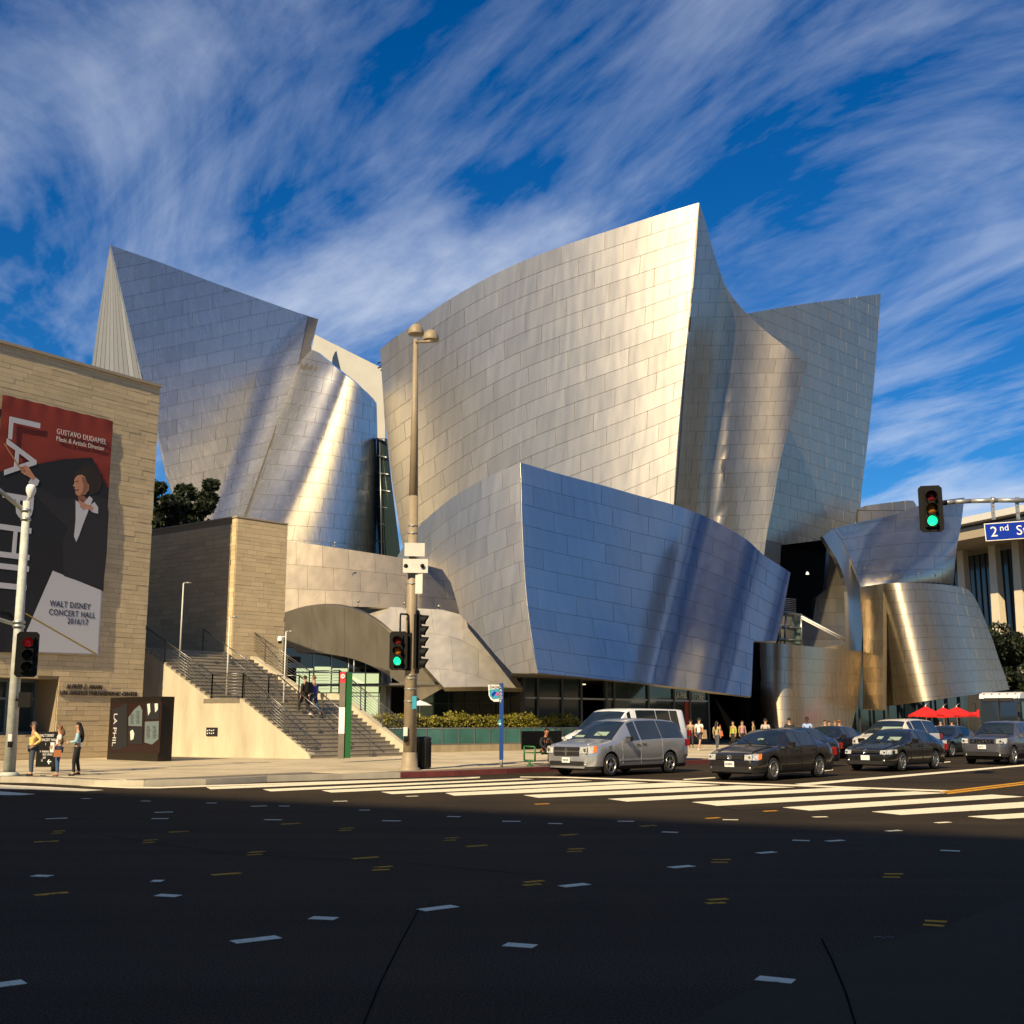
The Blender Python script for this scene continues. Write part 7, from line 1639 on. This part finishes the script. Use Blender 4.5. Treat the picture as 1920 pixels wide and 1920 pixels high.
tree(288, 74, 850, 125, 'street_tree', 'dark tree half hidden behind the banner building', 9, n=10000, leaf=.20, z0=4.8, trunk_h=.3)
# far avenue end: buildings and a hazy tree line
mat('far_pale', (.50, .44, .34), .85, noise=.1); mat('far_win', (.06, .07, .08), .3)
def farb(px, Y, w, h, d, m, label, fl=4):
    c = plan(px, Y); t = empty('far_building', c, label, 'building', world=True); ww = w / F * Y
    MB().box(c + Z * (h / 2) + Vector((0, d / 2, 0)), (ww, d, h)).build('wall', MT[m], t); q = MB()
    for k in range(fl): q.box(c + Z * (h * (k + .55) / fl) - Vector((0, .05, 0)), (ww * .9, .1, h / fl * .45))
    q.build('window', MT['far_win'], t); MB().box(c + Z * (h + .3) + Vector((0, d / 2, 0)), (ww + .6, d + .6, .6)).build('cornice', MT[m], t)
farb(1878, 230, 22, 7, 12, 'far_pale', 'small cream building glimpsed between the steel cone and the coach', 2)
farb(1990, 260, 260, 16, 20, 'far_pale', 'pale building beyond the coach at the end of the avenue')
# red parasols of the cafe on the corner
mat('parasol_red', (.60, .012, .010), .7)
for k, (px, yt, w) in enumerate(((1737, 1324, 55), (1770, 1326, 52), (1795, 1325, 60), (1846, 1326, 60), (1868, 1327, 55))):
    Y = 82 + k * 2.2; c = plan(px, Y); zt2 = P(px, yt, Y).z; r = w / 2 / F * Y * 1.15; t = empty('parasol', c, 'red square cafe parasol, number %s from the left' % ('one', 'two', 'three', 'four', 'five')[k], 'parasol', 'red cafe parasols', world=True)
    t['label'] = ('leftmost red cafe parasol beneath the flared steel cone', 'second red parasol from the left, slightly lower', 'middle red cafe parasol with the highest peak', 'second red parasol from the right end of the row', 'rightmost red cafe parasol beside the coach')[k]
    q = MB(); vs = [c + Z * zt2]; zz_ = zt2 - .62
    for i in range(8): a = R(45 * i + 20); rr = r * (1 if i % 2 else .9); vs.append(c + Vector((math.cos(a) * rr, math.sin(a) * rr, zz_ + (.0 if i % 2 else .05))))
    for i in range(8): v = vs[1 + i].copy(); v.z -= .14; vs.append(v)
    q.add(vs, [(0, 1 + i, 1 + (i + 1) % 8) for i in range(8)] + [(1 + i, 9 + i, 9 + (i + 1) % 8, 1 + (i + 1) % 8) for i in range(8)]); q.build('canopy', MT['parasol_red'], t)
    MB().tube(c, c + Z * (zt2 + .05), .04, n=8).build('pole', MT['white'], t); q = MB()
    for i in range(8): q.tube(c + Z * (zt2 - .1), vs[1 + i] + Z * .01 - Z * .03, .014, n=4)
    q.build('ribs', MT['frame_light'], t); q = MB(); q.tube(c + Z * zt2 - RGT * .1, c + Z * (zt2 + .25) + RGT * .25, .03, n=6); q.build('finial', MT['frame_light'], t)
# folded white parasol near the cafe glazing
c = plan(787, 60); zt2 = P(787, 1313, 60).z; t = empty('parasol', c, 'small white parasol under the awning behind the lamp post', 'parasol', world=True)
q = MB(); q.lathe(c, [(0, zt2), (.35, zt2 - .12), (.62, zt2 - .26), (.6, zt2 - .28)], 10, smooth=False); q.build('canopy', MT['white'], t); MB().tube(c + Z * .3, c + Z * zt2, .03, n=6).build('pole', MT['white'], t)
flush_panels()
